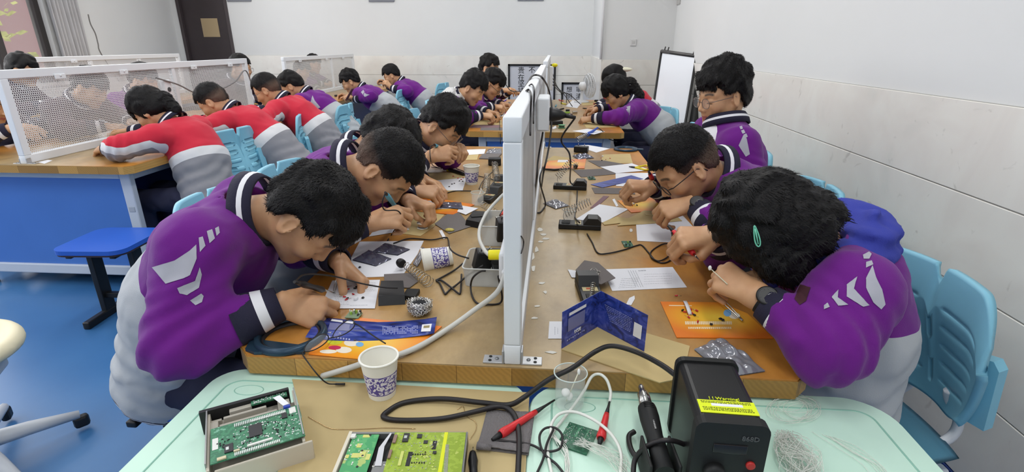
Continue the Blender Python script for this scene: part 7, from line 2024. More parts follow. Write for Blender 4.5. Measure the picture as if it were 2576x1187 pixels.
bag('antistatic_bag', 'shiny silver bag right of the divider beside the hanging black cable', [(1366, 512), (1398, 502), (1432, 518), (1398, 526)], TZ + .001, M_BAG, .014, 9)
sheet('sandpaper', 'long grey sandpaper strip below the blue card on the right half', 'sandpaper', [(1488, 472), (1594, 474), (1598, 489), (1496, 487)], z0, .0010, M_SAND, 'sandpaper pieces')
sheet('white_paper', 'white sheet under the blue card on the right half', 'paper', [(1548, 436), (1632, 435), (1640, 471), (1550, 468)], z0, .0008, M_PAPER, 'white papers')
sheet('blue_card', 'flat blue card lying on a white sheet before the boy with black spectacles', 'card', [(1486, 464), (1588, 441), (1618, 450), (1515, 472)], z0 + .0012, .0010, M_BLUEC, 'blue cards')
sheet('sandpaper', 'large grey sandpaper sheet left of the white sheets on the right half', 'sandpaper', [(1442, 428), (1530, 424), (1550, 438), (1462, 446)], z0 + .0002, .0010, M_SAND, 'sandpaper pieces')
mini_board('tiny green board on the bench before large grey sandpaper', [(1478, 451), (1496, 451), (1480, 444)], TZ + .001, 7, M_PCBD, 6)
sheet('white_paper', 'white sheet under the yellow pliers on the right half', 'paper', [(1510, 420), (1590, 411), (1636, 428), (1550, 436)], z0 + .0012, .0008, M_PAPER, 'white papers')
yp = thing('pliers', 'yellow-handled pliers lying on a white sheet on the right half', 'pliers', T(1615, 423))
for k, (v0, v1, v2) in enumerate(((418, 416, 419), (424, 427, 425))):
    MB().tube(smooth_path([T(1598, 421, .008), T(1612, v0, .008), T(1625, v1, .008), T(1634, v2, .008)], 5), .0048, 8).build('yellow_grip', mat('grip_yellow', (228, 206, 40), 0.4), yp)
MB().tube([T(1582, 419, .007), T(1590, 420, .007), T(1599, 421, .008)], [.002, .005, .0045], 8).build('jaw', M_IC, yp)
sheet('kraft_paper', 'square tan kraft paper with components at the far right of the near bench', 'paper', [(1515, 389), (1585, 387), (1592, 411), (1512, 411)], z0, .0010, M_KRAFT, 'kraft papers')
bits([('led', 1512, 398, zp), ('led', 1524, 402, zp), ('led', 1535, 399, zp), ('block', 1516, 394, zp), ('cap', 1514, 404, zp)], 'loose parts on the far kraft paper', 'on the square kraft paper at the far right of the near bench')
sheet('sandpaper', 'dark grey sandpaper between the orange booklet and square kraft paper', 'sandpaper', [(1478, 404), (1520, 404), (1570, 413), (1508, 420)], z0, .0012, M_SAND, 'sandpaper pieces')
sheet('kraft_paper', 'tan kraft paper under the orange booklet nearest the divider', 'paper', [(1393, 392), (1440, 398), (1445, 410), (1372, 404)], z0, .0010, M_KRAFT, 'kraft papers')
o = sheet('orange_booklet', 'orange booklet with white mark near the divider at the far part', 'booklet', [(1380, 405), (1475, 399), (1470, 424), (1362, 425)], z0 + .0014, .0014, M_ORANGE, 'orange booklets')
mb = MB(); pixpoly(mb, [(1404, 402), (1428, 402), (1430, 408), (1402, 408)], z0 + .0031); mb.build('white_mark', MATS['print_white'], o)
sp3 = thing('holder_spring', 'dark steel spring lying on the orange booklet near the divider', 'spring', T(1444, 417))
mb = MB(); spring(mb, T(1438, 422, .014), T(1452, 414, .014), .013, .011, 4, .0014); mb.build('coil', M_STEEL, sp3)
mb = MB(); lathe_between(mb, T(1446, 420, .012), T(1450, 417, .014), [(.010, 0), (.012, .5), (.008, 1)], 14); mb.build('end_cap', M_BLACK, sp3)
mb = MB().tube([T(1362, 425, .006), T(1395, 427, .006), T(1432, 424, .006)], [.004, .006, .004], 8)
tag(mb.build('soldering_iron', M_BLACK), 'thin black iron handle lying before the orange booklet near the divider', 'soldering iron')
bag('antistatic_bag', 'dark crumpled bag behind the orange booklet near the divider', [(1440, 392), (1475, 386), (1495, 398), (1455, 402)], TZ + .001, M_BAGD, .016, 11)
q = T(1462, 383); adapter('black adapter with white pins at the far end of the near bench', (q.x, q.y, TZ + .02), (.085, .05, .036), (0, 0, -.25))
sheet('white_paper', 'white sheet under the black adapter at the far end of the near bench', 'paper', [(1448, 366), (1480, 365), (1534, 374), (1500, 384)], z0, .0008, M_PAPER, 'white papers')
rg2 = thing('lens_ring', 'dark ring frame lying at the far right corner of the near bench', 'ring', T(1575, 375)); cR2 = T(1574, 377)
MB().lathe([(.055, 0), (.075, 0), (.072, .012), (.058, .012), (.055, 0)], 30, Matrix.Translation((cR2.x, cR2.y, TZ + .0006)), cap0=False, cap1=False).build('outer_ring', M_TEAL, rg2)
MB().box((cR2.x + .085, cR2.y - .01, TZ + .006), (.04, .03, .010), (0, 0, -.3), bev=.003).build('handle', M_TEAL, rg2)
# near right: orange booklet of the girl, components, bag
o = sheet('orange_booklet', 'large orange booklet with red components before the girl with blue hood', 'booklet', [(1661, 760), (1812, 762), (1880, 790), (1945, 852), (1702, 850)], z0, .0020, M_ORANGE, 'orange booklets')
mb = MB(); zz = z0 + .0022
pixpoly(mb, [(1683, 767), (1740, 768), (1740, 770), (1683, 769)], zz); 
rr = random.Random(2); u = 1723
while u < 1840:
    w = rr.uniform(2, 4); pixpoly(mb, [(u, 808), (u + w, 808), (u + w + 1, 816), (u + 1, 816)], zz); u += w + 1.2
u = 1731
while u < 1838:
    w = rr.uniform(2, 4); pixpoly(mb, [(u, 822), (u + w, 822), (u + w + 1, 827), (u + 1, 827)], zz); u += w + 1.6
mb.build('print', mat('print_pale', (244, 226, 190), 0.5), o)
mb = MB(); pixpoly(mb, [(1830 + 10 * math.cos(k * PI / 8), 787 + 9 * math.sin(k * PI / 8)) for k in range(16)], zz, 0); pixpoly(mb, [(1848 + 14 * math.cos(k * PI / 8), 794 + 8 * math.sin(k * PI / 8)) for k in range(16)], zz - .0001, 1)
mb.build('print_shapes', [MATS['print_lightblue'], MATS['print_cream']], o)
zq = z0 + .0030
bits([('led', 1738, 781, zq), ('led', 1722, 786, zq), ('led', 1742, 790, zq), ('led', 1753, 783, zq), ('led', 1733, 800, zq), ('led', 1755, 811, zq), ('led', 1701, 745, TZ + .001), ('cap', 1717, 782, zq), ('cap', 1747, 794, zq), ('chip', 1789, 817, zq), ('chip', 1812, 803, zq), ('chip', 1818, 806, zq)], 'loose parts on the near orange booklet', 'on the large orange booklet before the girl with blue hood')
ts = thing('tape_strip', 'curved white component tape on the large orange booklet', 'tape', T(1728, 772)); vs = []
for k in range(9):
    t = k / 8; a = pz(1718 + 14 * t ** .8, 757 + 35 * t, zq + .010 * math.sin(PI * t)); vs += [a, a + Vector((.009, .001, 0))]
o = MB().add(vs, [(2 * k, 2 * k + 1, 2 * k + 3, 2 * k + 2) for k in range(8)], 0).build('strip', M_PAPER, ts); o.modifiers.new('t', 'SOLIDIFY').thickness = .0007
MB().box(pz(1733, 790, zq + .001), (.007, .004, .002)).build('end_part', M_CRED, ts)
sheet('paper_scrap', 'white paper tab lying behind the folded blue card', 'scrap', [(1575, 766), (1583, 750), (1596, 744), (1597, 752), (1588, 768)], z0, .0010, M_PAPER, 'torn white scraps along the divider')
bag('antistatic_bag', 'large crumpled silver bag behind the black hot air station', [(1746, 880), (1812, 852), (1925, 935), (1830, 950)], TZ + .001, M_BAG, .030, 12)
tz_ = thing('tweezers', 'steel tweezers leaning on the large orange booklet under the girl', 'tweezers', T(1830, 770))
a, b_ = T(1790, 735, .014), T(1868, 806, .006)
for s in (-1, 1): MB().tube(smooth_path([a + Vector((0, .002 * s, 0)), a.lerp(b_, .4) + Vector((.004 * s, .006 * s, .003)), b_ + Vector((.001 * s, .0015 * s, .0))], 5), .0016, 6).build('arm', M_STEEL, tz_)
tw2 = thing('tweezers', 'steel tweezers over the small printed sheet in front of the nearest boy', 'tweezers', T(838, 720))
for s in (-1, 1): MB().tube(smooth_path([T(851, 690, .05), T(846 + s * 3, 712, .03), T(840 + s * 2, 735, .006)], 5), .0016, 6).build('arm', M_STEEL, tw2)
# ================================================================== on the near divider
sk = thing('socket_box', 'white socket box on the right face of the near divider', 'socket', (XT + .05, 2.05, 1.1))
pA = pxx(1332, 305, XT + .017); pB = pxx(1338, 372, XT + .017)
xb = XT + .017; yb = (pA.y + pxx(1352, 300, XT + .017).y) / 2
MB().box((xb + .020, 1.80, 1.175), (.040, .15, .105), bev=.006).build('casing', M_WSTEEL, sk)
for dy in (-.045, .0, .045): MB().box((xb + .0402, 1.80 + dy, 1.175), (.001, .03, .03)).build('outlet', mat('socket_face', (206, 208, 210), 0.4), sk)
pg = thing('mains_plug', 'black mains plug in the socket box of the near divider', 'plug', (xb + .06, 1.755, 1.175))
lathe_between((mb := MB()), (xb + .0412, 1.755, 1.175), (xb + .092, 1.745, 1.172), [(.023, 0), (.024, .25), (.016, .7), (.008, 1)], 14); mb.build('plug_body', M_BLACK, pg)
lathe_between((mb := MB()), (xb + .090, 1.745, 1.172), (xb + .125, 1.738, 1.166), [(.0075, 0), (.0055, 1)], 10); mb.build('strain_relief', M_CORD, pg)
def D(u, v, x): return pxx(u, v, x)
cord('black_cable', 'black cord curving from the plug down to the second coil stand on the right half', [(xb + .123, 1.738, 1.166), pdp(1412, 350, 1.86), pdp(1432, 385, 1.86), pdp(1435, 420, 1.9), T(1434, 455, .05), T(1440, 464, .042)], .0032, M_CORD)
cord('black_cable', 'black cord from under the second coil stand to the nearest coil stand', [T(1452, 480, .012), T(1452, 490, .003), T(1450, 520, .003), T(1446, 545, .012), T(1458, 560, .044)], .0028, M_CORD)
cord('hanging_cord', 'thick black cord thrown over the top of the near divider', [D(1308, 240, XT - .03), D(1326, 212, XT - .02), pz(1338, 192, 1.279), pz(1352, 189, 1.281), D(1366, 198, XT + .03), pdp(1380, 225, 2.25), pdp(1388, 270, 2.2), pdp(1386, 330, 2.15), pdp(1378, 385, 2.1), pdp(1368, 430, 2.06), T(1362, 470, .02)], .0036, M_CORD)
cord('hanging_cord', 'black cord looping down the right face of the near divider', [(xb + .02, 1.74, 1.118), pdp(1354, 400, 1.75), pdp(1350, 450, 1.70), T(1342, 505, .02), T(1346, 530, .004), T(1356, 535, .004), T(1366, 526, .004), T(1372, 510, .02), pdp(1358, 455, 1.95), pdp(1366, 420, 2.0)], .0030, M_CORD)
for k, (u, v0, v1) in enumerate(((1334, 228, 340), (1342, 215, 310))):
    cord('hanging_cord', ('thin black cord hanging to the socket box, nearer one', 'thin black cord hanging to the socket box, farther one')[k], [D(u - 22, v0 + 12, XT - .025), pz(u - 8, v0 - 2, 1.277), pz(u - 2, v0 - 1, 1.277), D(u + 2, v0 + 12, XT + .02), D(u + 1, (v0 + v1) / 2, XT + .019), D(u, v1, XT + .022)], .0020, M_CORD)
cord('hanging_cord', 'black cord end lying out to the left over the near divider', [pdp(1272, 212, 2.6), pdp(1285, 228, 2.6), pdp(1305, 230, 2.55), pz(1328, 228, 1.277)], .0022, M_CORD)
cord('thin_wire', 'thin red wire running down the divider to the far bench', [D(1354, 265, XT + .02), D(1362, 280, XT + .02), D(1374, 292, XT + .03)], .0012, mat('wire_red', (140, 60, 60), 0.5))
cord('thin_wire', 'short black wire curl stuck on the right face of the near divider', [D(1311, 594, XT + .018), D(1317, 605, XT + .019), D(1316, 622, XT + .019), D(1311, 637, XT + .018)], .0013, M_CORD, 5)
# ================================================================== SEWN PATCHES, TOOLS IN HANDS, WATCHES
decal('P1', [[(384, 672), (440, 655), (478, 630), (494, 615), (495, 650), (478, 692), (462, 700), (418, 714)], [(500, 598), (510, 595), (517, 618), (503, 634)], [(520, 582), (533, 577), (540, 600), (527, 612)], [(540, 575), (549, 570), (552, 586), (544, 594)],
             [(446, 724), (490, 706), (502, 672), (507, 690), (500, 724), (470, 742), (452, 738)], [(478, 755), (506, 738), (512, 744), (508, 760), (492, 768)]])
decal('R1', [[(2178, 700), (2194, 668), (2204, 700), (2218, 728), (2226, 766), (2216, 778), (2196, 760), (2178, 724)], [(2178, 660), (2192, 656), (2196, 666), (2178, 674)], [(2170, 642), (2186, 634), (2192, 640), (2186, 652), (2172, 652)],
             [(2130, 716), (2156, 696), (2148, 726), (2186, 768), (2170, 772), (2130, 746)], [(2092, 748), (2110, 728), (2108, 748), (2134, 766), (2108, 770)], [(2074, 768), (2082, 762), (2088, 772), (2074, 778)]])
decal('R1', [[(1998, 752), (2014, 716), (2040, 724), (2028, 758), (2012, 768)]], name='chest_badge', material=mat('badge_brown', (70, 36, 44), 0.6), label='dark brown embroidered chest badge')
decal('R3', [[(1858, 366), (1870, 340), (1878, 348), (1886, 388), (1876, 394)], [(1860, 319), (1866, 317), (1869, 324), (1863, 326)], [(1864, 329), (1871, 326), (1875, 334), (1868, 337)], [(1870, 339), (1877, 336), (1881, 344), (1875, 347)]], sub=2)
decal('L4', [[(779, 262), (786, 240), (791, 252), (806, 270), (798, 274)]], sub=2)
decal('L7', [[(908, 232), (914, 226), (920, 236), (930, 238), (918, 244)]], sub=2)
decal('P5', [[(1130, 250), (1142, 236), (1150, 248), (1146, 262)]], sub=2)
decal('R4', [[(1572, 270), (1586, 266), (1583, 290)]], sub=2)
def iron(label, tip, tail, col, cordpts, hl=.62, group='soldering irons in use', r=.0078):
    t = thing('soldering_iron', label, 'soldering iron', tip, 0, group); a, b = Vector(tip), Vector(tail)
    (mb := MB()); lathe_between(mb, a.lerp(b, 1 - hl), b, [(.0055, 0), (r, .06), (r * .95, .3), (r * .8, .45), (r, .8), (r * .8, .96), (.003, 1)], 14); lab(mb.build('handle', col, t), 'coloured plastic handle' if col is not M_BLACK else 'black plastic handle')
    (mb := MB()); lathe_between(mb, a.lerp(b, .12), a.lerp(b, 1 - hl), [(.0022, 0), (.0026, .1), (.0026, 1)], 10); mb.build('barrel', M_STEEL, t)
    (mb := MB()); lathe_between(mb, a, a.lerp(b, .14), [(.0003, 0), (.0017, .6), (.0019, 1)], 8); mb.build('tip', M_IC, t)
    (mb := MB()); lathe_between(mb, b - (b - a).normalized() * .004, b + (b - a).normalized() * .022, [(.0055, 0), (.0035, 1)], 10); mb.build('strain_relief', M_CORD, t)
    if cordpts: MB().tube(smooth_path([b + (b - a).normalized() * .02] + cordpts, 7), .0021, 7).build('cord', M_CORD, t)
    return t
M_IBLUE = mat('iron_blue', (84, 176, 206), 0.4); M_IRED = mat('iron_red', (206, 38, 48), 0.4); M_INAVY = mat('iron_navy', (52, 86, 176), 0.4)
iron('black soldering iron in the right hand of the nearest boy', T(845, 738, .006), pdp(752, 712, 1.16), M_BLACK, [pdp(762, 692, 1.20), pdp(800, 690, 1.27), T(850, 697, .06), T(905, 712, .04), T(960, 722, .036), T(1000, 724, .036)])
iron('light blue soldering iron in the right hand of the boy with shaved sides', T(1012, 545, .006), pdp(972, 488, 1.60), M_IBLUE, [pdp(962, 508, 1.58), pdp(968, 528, 1.6), pdp(1000, 530, 1.62), pdp(1008, 550, 1.66), T(985, 590, .003), T(975, 605, .003)], hl=.66, r=.0088)
iron('light blue soldering iron in the right hand of the boy with round spectacles', T(1140, 394, .006), pdp(1094, 365, 2.36), M_IBLUE, [pdp(1082, 372, 2.35), pdp(1084, 405, 2.34), T(1092, 418, .02), T(1112, 424, .003)], hl=.66, r=.0095)
iron('light blue soldering iron in the hand of the mostly hidden boy', T(1070, 442, .006), pdp(1048, 420, 2.0), M_IBLUE, None, r=.0088)
iron('red soldering iron with black tail in the right hand of the girl with blue hood', pdp(1760, 655, 1.33), pdp(1692, 580, 1.42), M_IRED, None, hl=.8)
iron('red soldering iron in the right hand of the boy with black spectacles', T(1664, 498, .004), pdp(1634, 436, 1.92), M_IRED, None, hl=.66, r=.0088)
hi = thing('soldering_iron', 'blue soldering iron resting in a spring holder at the near edge of the far bench', 'soldering iron', pdp(1500, 322, 3.9))
(mb := MB()); lathe_between(mb, pdp(1478, 339, 3.86), pdp(1504, 321, 3.92), [(.014, 0), (.015, .2), (.010, .5), (.007, 1)], 12); mb.build('handle', M_INAVY, hi)
(mb := MB()); spring(mb, pdp(1453, 352, 3.84), pdp(1479, 338, 3.86), .022, .016, 9, .0022); mb.build('holder_coil', M_STEEL, hi)
MB().tube(smooth_path([pdp(1504, 321, 3.92), pdp(1518, 332, 3.93), pdp(1530, 348, 3.94), pdp(1552, 357, 3.94)], 5), .0032, 6).build('cord', M_CORD, hi)
# cotton bud held by the girl, small green board under her hand
cbh = thing('cotton_bud', 'cotton swab held in the left hand of the girl with blue hood', 'cotton bud', pdp(1790, 678, 1.18))
MB().tube([pdp(1788, 676, 1.19), pdp(1830, 715, 1.15)], .0012, 6).build('stick', MATS['bud_stick'], cbh); MB().ell(pdp(1786, 674, 1.19), (.004, .004, .006)).build('cotton_tip', M_COT, cbh)
mini_board('slim green board under the left hand of the girl with blue hood', [(1786, 737), (1822, 738), (1788, 725)], TZ + .004, 9, mat('board_bright', (30, 128, 70), 0.4), 3, .7)
def watch(label, key, hand, back=.012):
    p = PEOPLE[key]; M = p['hands'][hand]; W, E = (p['LW'], p['LE']) if hand == 'L' else (p['RW'], p['RE'])
    ax = (E - W).normalized(); c = W + ax * back; up = Vector(M.col[2][:3]); up = (up - ax * up.dot(ax)).normalized(); sd = up.cross(ax)
    t = thing('wristwatch', label, 'watch', c)
    B = Matrix((sd, ax, up)).transposed().to_4x4(); B.translation = c
    pts = [B @ Vector((math.cos(2 * PI * k / 32) * .0285, 0, math.sin(2 * PI * k / 32) * .0255)) for k in range(32)]
    mb = MB(); vs = []
    for k in range(32):
        a = 2 * PI * k / 32
        for r_, y in ((1.0, -.009), (1.10, -.009), (1.10, .009), (1.0, .009)): vs.append(B @ Vector((math.cos(a) * .029 * r_, y, math.sin(a) * .0255 * r_)))
    mb.add(vs, [(4 * k + i, 4 * k + (i + 1) % 4, 4 * ((k + 1) % 32) + (i + 1) % 4, 4 * ((k + 1) % 32) + i) for k in range(32) for i in range(4)], 0, False); mb.build('strap', M_BLACKM, t)
    D_ = B @ Matrix.Translation((0, 0, .0262))
    MB().lathe([(.019, 0), (.0215, .002), (.0215, .008), (.018, .0105), (.0165, .0095)], 28, D_, cap0=True, cap1=True).build('case', M_BLACK, t)
    mb = MB()
    for k in range(12):
        a = k * PI / 6; mb.box(D_ @ Vector((math.cos(a) * .0135, math.sin(a) * .0135, .0102)), (.0014, .0014, .0006))
    mb.tube([D_ @ Vector((0, 0, .0104)), D_ @ Vector((.009, .003, .0104))], .0006, 4).tube([D_ @ Vector((0, 0, .0104)), D_ @ Vector((-.004, .007, .0104))], .0006, 4)
    mb.build('dial_marks', M_SOLD, t)
watch('black wristwatch on the left wrist of the girl with blue hood', 'R1', 'L', .022)
watch('black wristwatch on the left wrist of the boy with black spectacles', 'R2', 'L', .02)
# hair clip of the girl, lying on the hair
def surf_hit(u, v, root, part):
    o = [c for c in root.children if c.name.startswith(part)][0]; bv = BVHTree.FromPolygons([o.matrix_local @ x.co + root.location for x in o.data.vertices], [tuple(p.vertices) for p in o.data.polygons]); h = bv.ray_cast(O, ray(u, v).normalized()); return h[0], h[1]
rt = PEOPLE['R1']['root']
a, n1 = surf_hit(1899, 573, rt, 'hair'); b_, n2 = surf_hit(1907, 612, rt, 'hair')
if a and b_:
    d = (b_ - a).normalized(); nn = (O - a).normalized(); sd = d.cross(nn).normalized(); nn = sd.cross(d); mb = MB()
    ring = [a.lerp(b_, .5) + nn * .004 + d * (math.cos(2 * PI * k / 20) * .023) + sd * (math.sin(2 * PI * k / 20) * (.0045 + .0022 * math.cos(2 * PI * k / 20))) for k in range(20)]
    mb.tube(ring, .0016, 6, closed=True).tube([a + nn * .005, b_ + nn * .005], .0016, 6)
    lab(child('hair_clip', mb_mesh(MB().add([Vector(v) - Vector(rt.location) for v in mb.v], mb.f), 'hair_clip', [mat('mint_clip', (120, 206, 176), 0.35)]), rt), 'mint green snap hair clip')
# ponytail band, grey hood of the far boy, ribbon behind
for k, c, m_, nm in (('L1', (-.112, 0, .005), M_PAPER, 'hair_tie'), ('R4', (-.135, 0, .0), M_PAPER, 'hair_tie')):
    p = PEOPLE[k]; cc = p['MH'] @ Vector(c) - Vector(p['root'].location)
    ring = [cc + (p['MH'].to_3x3() @ Vector((.012 * math.cos(2 * PI * i / 20), .046 * math.cos(2 * PI * i / 20), .046 * math.sin(2 * PI * i / 20)))) for i in range(20)]
    child(nm, mb_mesh(MB().tube(ring, .007, 8, closed=True), nm, [m_]), p['root'])
p = PEOPLE['P5']; V, Q = surfnet(lambda X: elld(X, np.array(p['N'] - p['F'] * .05 + Vector((0, .0, .01)), np.float32), A3(.11, .15, .075)) + wob(X, 5, .012, .08), np.array(p['N']) - .26, np.array(p['N']) + .22, .012, slack=.04)
lab(child('hood', np_mesh('hood', V - np.array(p['root'].location, np.float32), Q, [mat('white_grey_hood', (206, 206, 204), 0.85)]), p['root']), 'pale grey hood lying on the back')
p = PEOPLE['R5']; cc = p['MH'] @ Vector((-.10, 0, .07)) - Vector(p['root'].location)
lab(child('hair_ribbon', mb_mesh(MB().ell(cc + Vector((.02, 0, 0)), (.09, .05, .022), 14), 'hair_ribbon', [mat('cream_ribbon', (222, 220, 196), 0.7)]), p['root']), 'cream hair ribbon')
# ================================================================== FARTHER THINGS
# whiteboard easel leaning in the corner
wb = thing('whiteboard', 'whiteboard with black frame leaning at the right wall before the pier', 'whiteboard', pdp(1690, 400, 5.1))
TL, TR, BR, BL = pdp(1664, 131, 5.55), pdp(1752, 143, 5.15), pdp(1716, 372, 4.92), pdp(1632, 372, 5.32)
TL, TR, BR, BL = TL, TR, TR + (BR - TR) * 1.9, TL + (BL - TL) * 1.9
BL.z = BR.z = .05
nW = (TR - TL).cross(BL - TL).normalized(); nW = nW if nW.dot(O - TL) > 0 else -nW
def wpt(s, t, h=0): return TL.lerp(TR, s).lerp(BL.lerp(BR, s), t) + nW * h
MB().add([wpt(.0, .0), wpt(1, 0), wpt(1, 1), wpt(0, 1), wpt(0, 0, -.012), wpt(1, 0, -.012), wpt(1, 1, -.012), wpt(0, 1, -.012)], [(0, 1, 2, 3), (7, 6, 5, 4), (0, 4, 5, 1), (1, 5, 6, 2), (2, 6, 7, 3), (3, 7, 4, 0)], 0, False).build('board', mat('whiteboard_white', (226, 230, 236), 0.25), wb)
mb = MB()
for a, b_ in (((0, 0), (1, 0)), ((0, 0), (0, 1)), ((1, 0), (1, 1)), ((0, 1), (1, 1))): mb.tube([wpt(*a, .002), wpt(*b_, .002)], .013, 6)
mb.build('frame', M_BLACK, wb)
MB().tube([wpt(1.12, .0, -.06), wpt(1.10, 1, -.08)], .045, 4).build('back_leg', M_BLACKM, wb)
MB().tube([wpt(.0, -.005, .0), wpt(1.15, -.005, -.01)], .022, 6).build('top_bar', mat('rail_grey', (96, 94, 94), 0.4, 0.4), wb)
for s in (.10, .20, .92, 1.05): MB().tube([wpt(s, -.01, .01), wpt(s + .02, -.04, .012)], .006, 6).build('peg', M_BLACK, wb)
# desk fan seen from its side
fn = thing('desk_fan', 'small white desk fan standing on the far bench before the calligraphy', 'fan', (T(1468, 251).x, T(1468, 251).y, TZ)); fb = T(1468, 251); fc = pdp(1478, 216, 5.9); fx = Vector((.94, .30, .05)).normalized()
fb = Vector((fc.x - .06, fc.y - .02, TZ)); fn.location = fb
MB().lathe([(.085, 0), (.085, .012), (.05, .022), (.018, .03), (.016, .13)], 24, Matrix.Translation(fb)).build('base', M_WSTEEL, fn)
(mb := MB()); lathe_between(mb, fc - fx * .10, fc - fx * .02, [(.02, 0), (.045, .2), (.048, .8), (.03, 1)], 18); mb.build('motor', M_WSTEEL, fn)
mb = MB(); y_ = fx.orthogonal().normalized(); w_ = fx.cross(y_)
for h, r_ in ((-.02, .10), (.0, .125), (.022, .135), (.045, .125), (.06, .10)): mb.tube([fc + fx * h + (y_ * math.cos(2 * PI * k / 28) + w_ * math.sin(2 * PI * k / 28)) * r_ for k in range(28)], .0035, 5, closed=True)
for k in range(40):
    a = 2 * PI * k / 40; q = y_ * math.cos(a) + w_ * math.sin(a); mb.tube([fc - fx * .025 + q * .03, fc + fx * .0 + q * .125, fc + fx * .022 + q * .135, fc + fx * .045 + q * .125, fc + fx * .065 + q * .02], .0018, 4)
mb.build('grille', M_WSTEEL, fn)
mb = MB()
for k in range(3):
    a = 2 * PI * k / 3; q = y_ * math.cos(a) + w_ * math.sin(a); s_ = fx.cross(q); mb.add([fc + fx * .02 + q * .02 - s_ * .02, fc + fx * .012 + q * .11 - s_ * .045, fc + fx * .03 + q * .11 + s_ * .045, fc + fx * .028 + q * .02 + s_ * .02], [(0, 1, 2, 3)], 0, False)
o = mb.build('blades', mat('fan_blade', (206, 212, 216), 0.4), fn); o.modifiers.new('t', 'SOLIDIFY').thickness = .003
# on the far bench
gr = thing('solder_reel', 'green and white reel on the far bench right of the divider', 'reel', T(1413, 320)); reel(gr, T(1413, 322), .030, .022, mat('reel_green', (112, 176, 128), 0.5), mat('reel_dark', (60, 90, 70), 0.5))
for nm, lb, cat, pix, z, m_ in (
    ('kraft_paper', 'tan kraft paper at the near left of the far bench', 'paper', [(1188, 318), (1196, 303), (1262, 302), (1262, 314)], z0, M_KRAFT), ('sandpaper', 'mauve sandpaper strip at the near left edge of the far bench', 'sandpaper', [(1183, 321), (1192, 314), (1258, 315), (1256, 321)], z0 + .001, M_SANDM),
    ('sandpaper', 'grey sandpaper strip at the near left edge of the far bench', 'sandpaper', [(1208, 328), (1210, 321), (1264, 321), (1264, 328)], z0, M_SAND),
    ('white_paper', 'small white sheet by the hands of the grey-hooded boy', 'paper', [(1245, 285), (1278, 284), (1276, 292), (1244, 294)], z0, M_PAPER),
    ('kraft_paper', 'tan kraft paper under the sleeve of the ponytail girl at the far bench', 'paper', [(1462, 302), (1500, 300), (1552, 320), (1475, 322)], z0, M_KRAFT), ('white_paper', 'white sheet at the near edge of the far bench under the blue iron', 'paper', [(1440, 330), (1478, 324), (1522, 331), (1495, 338)], z0 + .001, M_PAPER),
    ('white_paper', 'white sheet amid tools in the middle of the far bench', 'paper', [(1422, 268), (1440, 252), (1466, 256), (1452, 272)], z0, M_PAPER), ('kraft_paper', 'tan kraft slip amid the tools before the white fan', 'paper', [(1462, 258), (1500, 254), (1505, 262), (1466, 266)], z0, M_KRAFT),
    ('paper_scrap', 'white paper scrap beside the green reel', 'scrap', [(1388, 322), (1398, 316), (1400, 322), (1392, 325)], z0, M_PAPER)):
    sheet(nm, lb, cat, pix, z, .001, m_)
q = T(1398, 313); adapter('flat black box on the far bench beside the green reel', (q.x, q.y, TZ + .016), (.11, .06, .03), (0, 0, .2), False)
rr = random.Random(12)
def heap_item(lb, u, v, kind, col):
    p = T(u, v); a = rr.uniform(0, 3.1)
    if kind == 'tool': o = MB().tube([p + Vector((-.05 * math.cos(a), -.05 * math.sin(a), .008)), p, p + Vector((.06 * math.cos(a), .06 * math.sin(a), .010))], [.004, .008, .007], 8)
    else: o = MB().box(p + Vector((0, 0, .012)), (rr.uniform(.03, .07), rr.uniform(.02, .04), .022), (0, 0, a), bev=.004)
    tag(o.build('hand_tool' if kind == 'tool' else 'electronic_part', col), lb, 'tool' if kind == 'tool' else 'part')
for lb, u, v, kd, c_ in (('small blue-handled tool on the far bench right of the divider', 1398, 268, 'tool', M_IBLUE), ('red-handled tool at the far end of the far bench by the divider', 1412, 254, 'tool', M_RED), ('yellow-handled tool on the far bench near the red tool', 1418, 262, 'tool', M_YEL),
        ('dark tool on the far bench left of the white sheet', 1405, 276, 'tool', M_BLACK), ('long dark tool before the hands of the ponytail girl', 1478, 274, 'tool', M_IC), ('black pan-like tool beside the white fan', 1500, 256, 'part', M_BLACK), ('red tool near the face of the ponytail girl', 1502, 264, 'tool', M_RED),
        ('brown small block before the hands of the ponytail girl', 1434, 292, 'part', mat('part_brown', (84, 62, 56), 0.5)), ('silver part before the hands of the ponytail girl', 1446, 286, 'part', M_SOLD), ('black part on the far bench by the white sheet corner', 1428, 281, 'part', M_IC), ('lime part on the far bench by the black part', 1426, 287, 'part', MATS['trim_lime']),
        ('violet tool tip before the spectacled boy of the far bench', 1268, 255, 'tool', mat('violet_plastic', (70, 50, 190), 0.4)), ('grey part by the divider before the spectacled boy', 1282, 262, 'part', M_SOLD), ('wooden-handled tool before the middle boy of the far bench', 1270, 274, 'tool', mat('tool_wood', (176, 140, 84), 0.5)),
        ('red pen by the divider on the left of the far bench', 1272, 286, 'tool', M_RED), ('black stand part before the grey-hooded boy', 1240, 297, 'part', M_BLACK)): heap_item(lb, u, v, kd, c_)
ss = thing('socket_box', 'white socket strip on the right face of the far divider', 'socket', (XT + .03, 5.4, 1.1)); MB().box((XT + .034, 5.3, 1.08), (.034, .10, .22), bev=.006).build('casing', M_WSTEEL, ss)
tag(MB().ell((XT + .065, 5.3, 1.20), (.03, .022, .018), 14).build('tape_wrapped_joint', M_YEL), 'yellow plug on top of the white socket strip of the far divider', 'plug')
for k, (z_, e) in enumerate(((1.12, (1412, 262)), (1.08, (1440, 268)), (1.05, (1425, 258)), (1.02, (1460, 262)))):
    cord('black_cable', ('first', 'second', 'third', 'lowest')[k] + ' black cable arching from the socket strip of the far divider', [(XT + .05, 5.3, z_), pdp(1400 + 4 * k, 215 + 6 * k, 5.6), pdp(1412 + 6 * k, 236, 5.5), T(e[0], e[1], .01)], .004, M_CORD, 6)
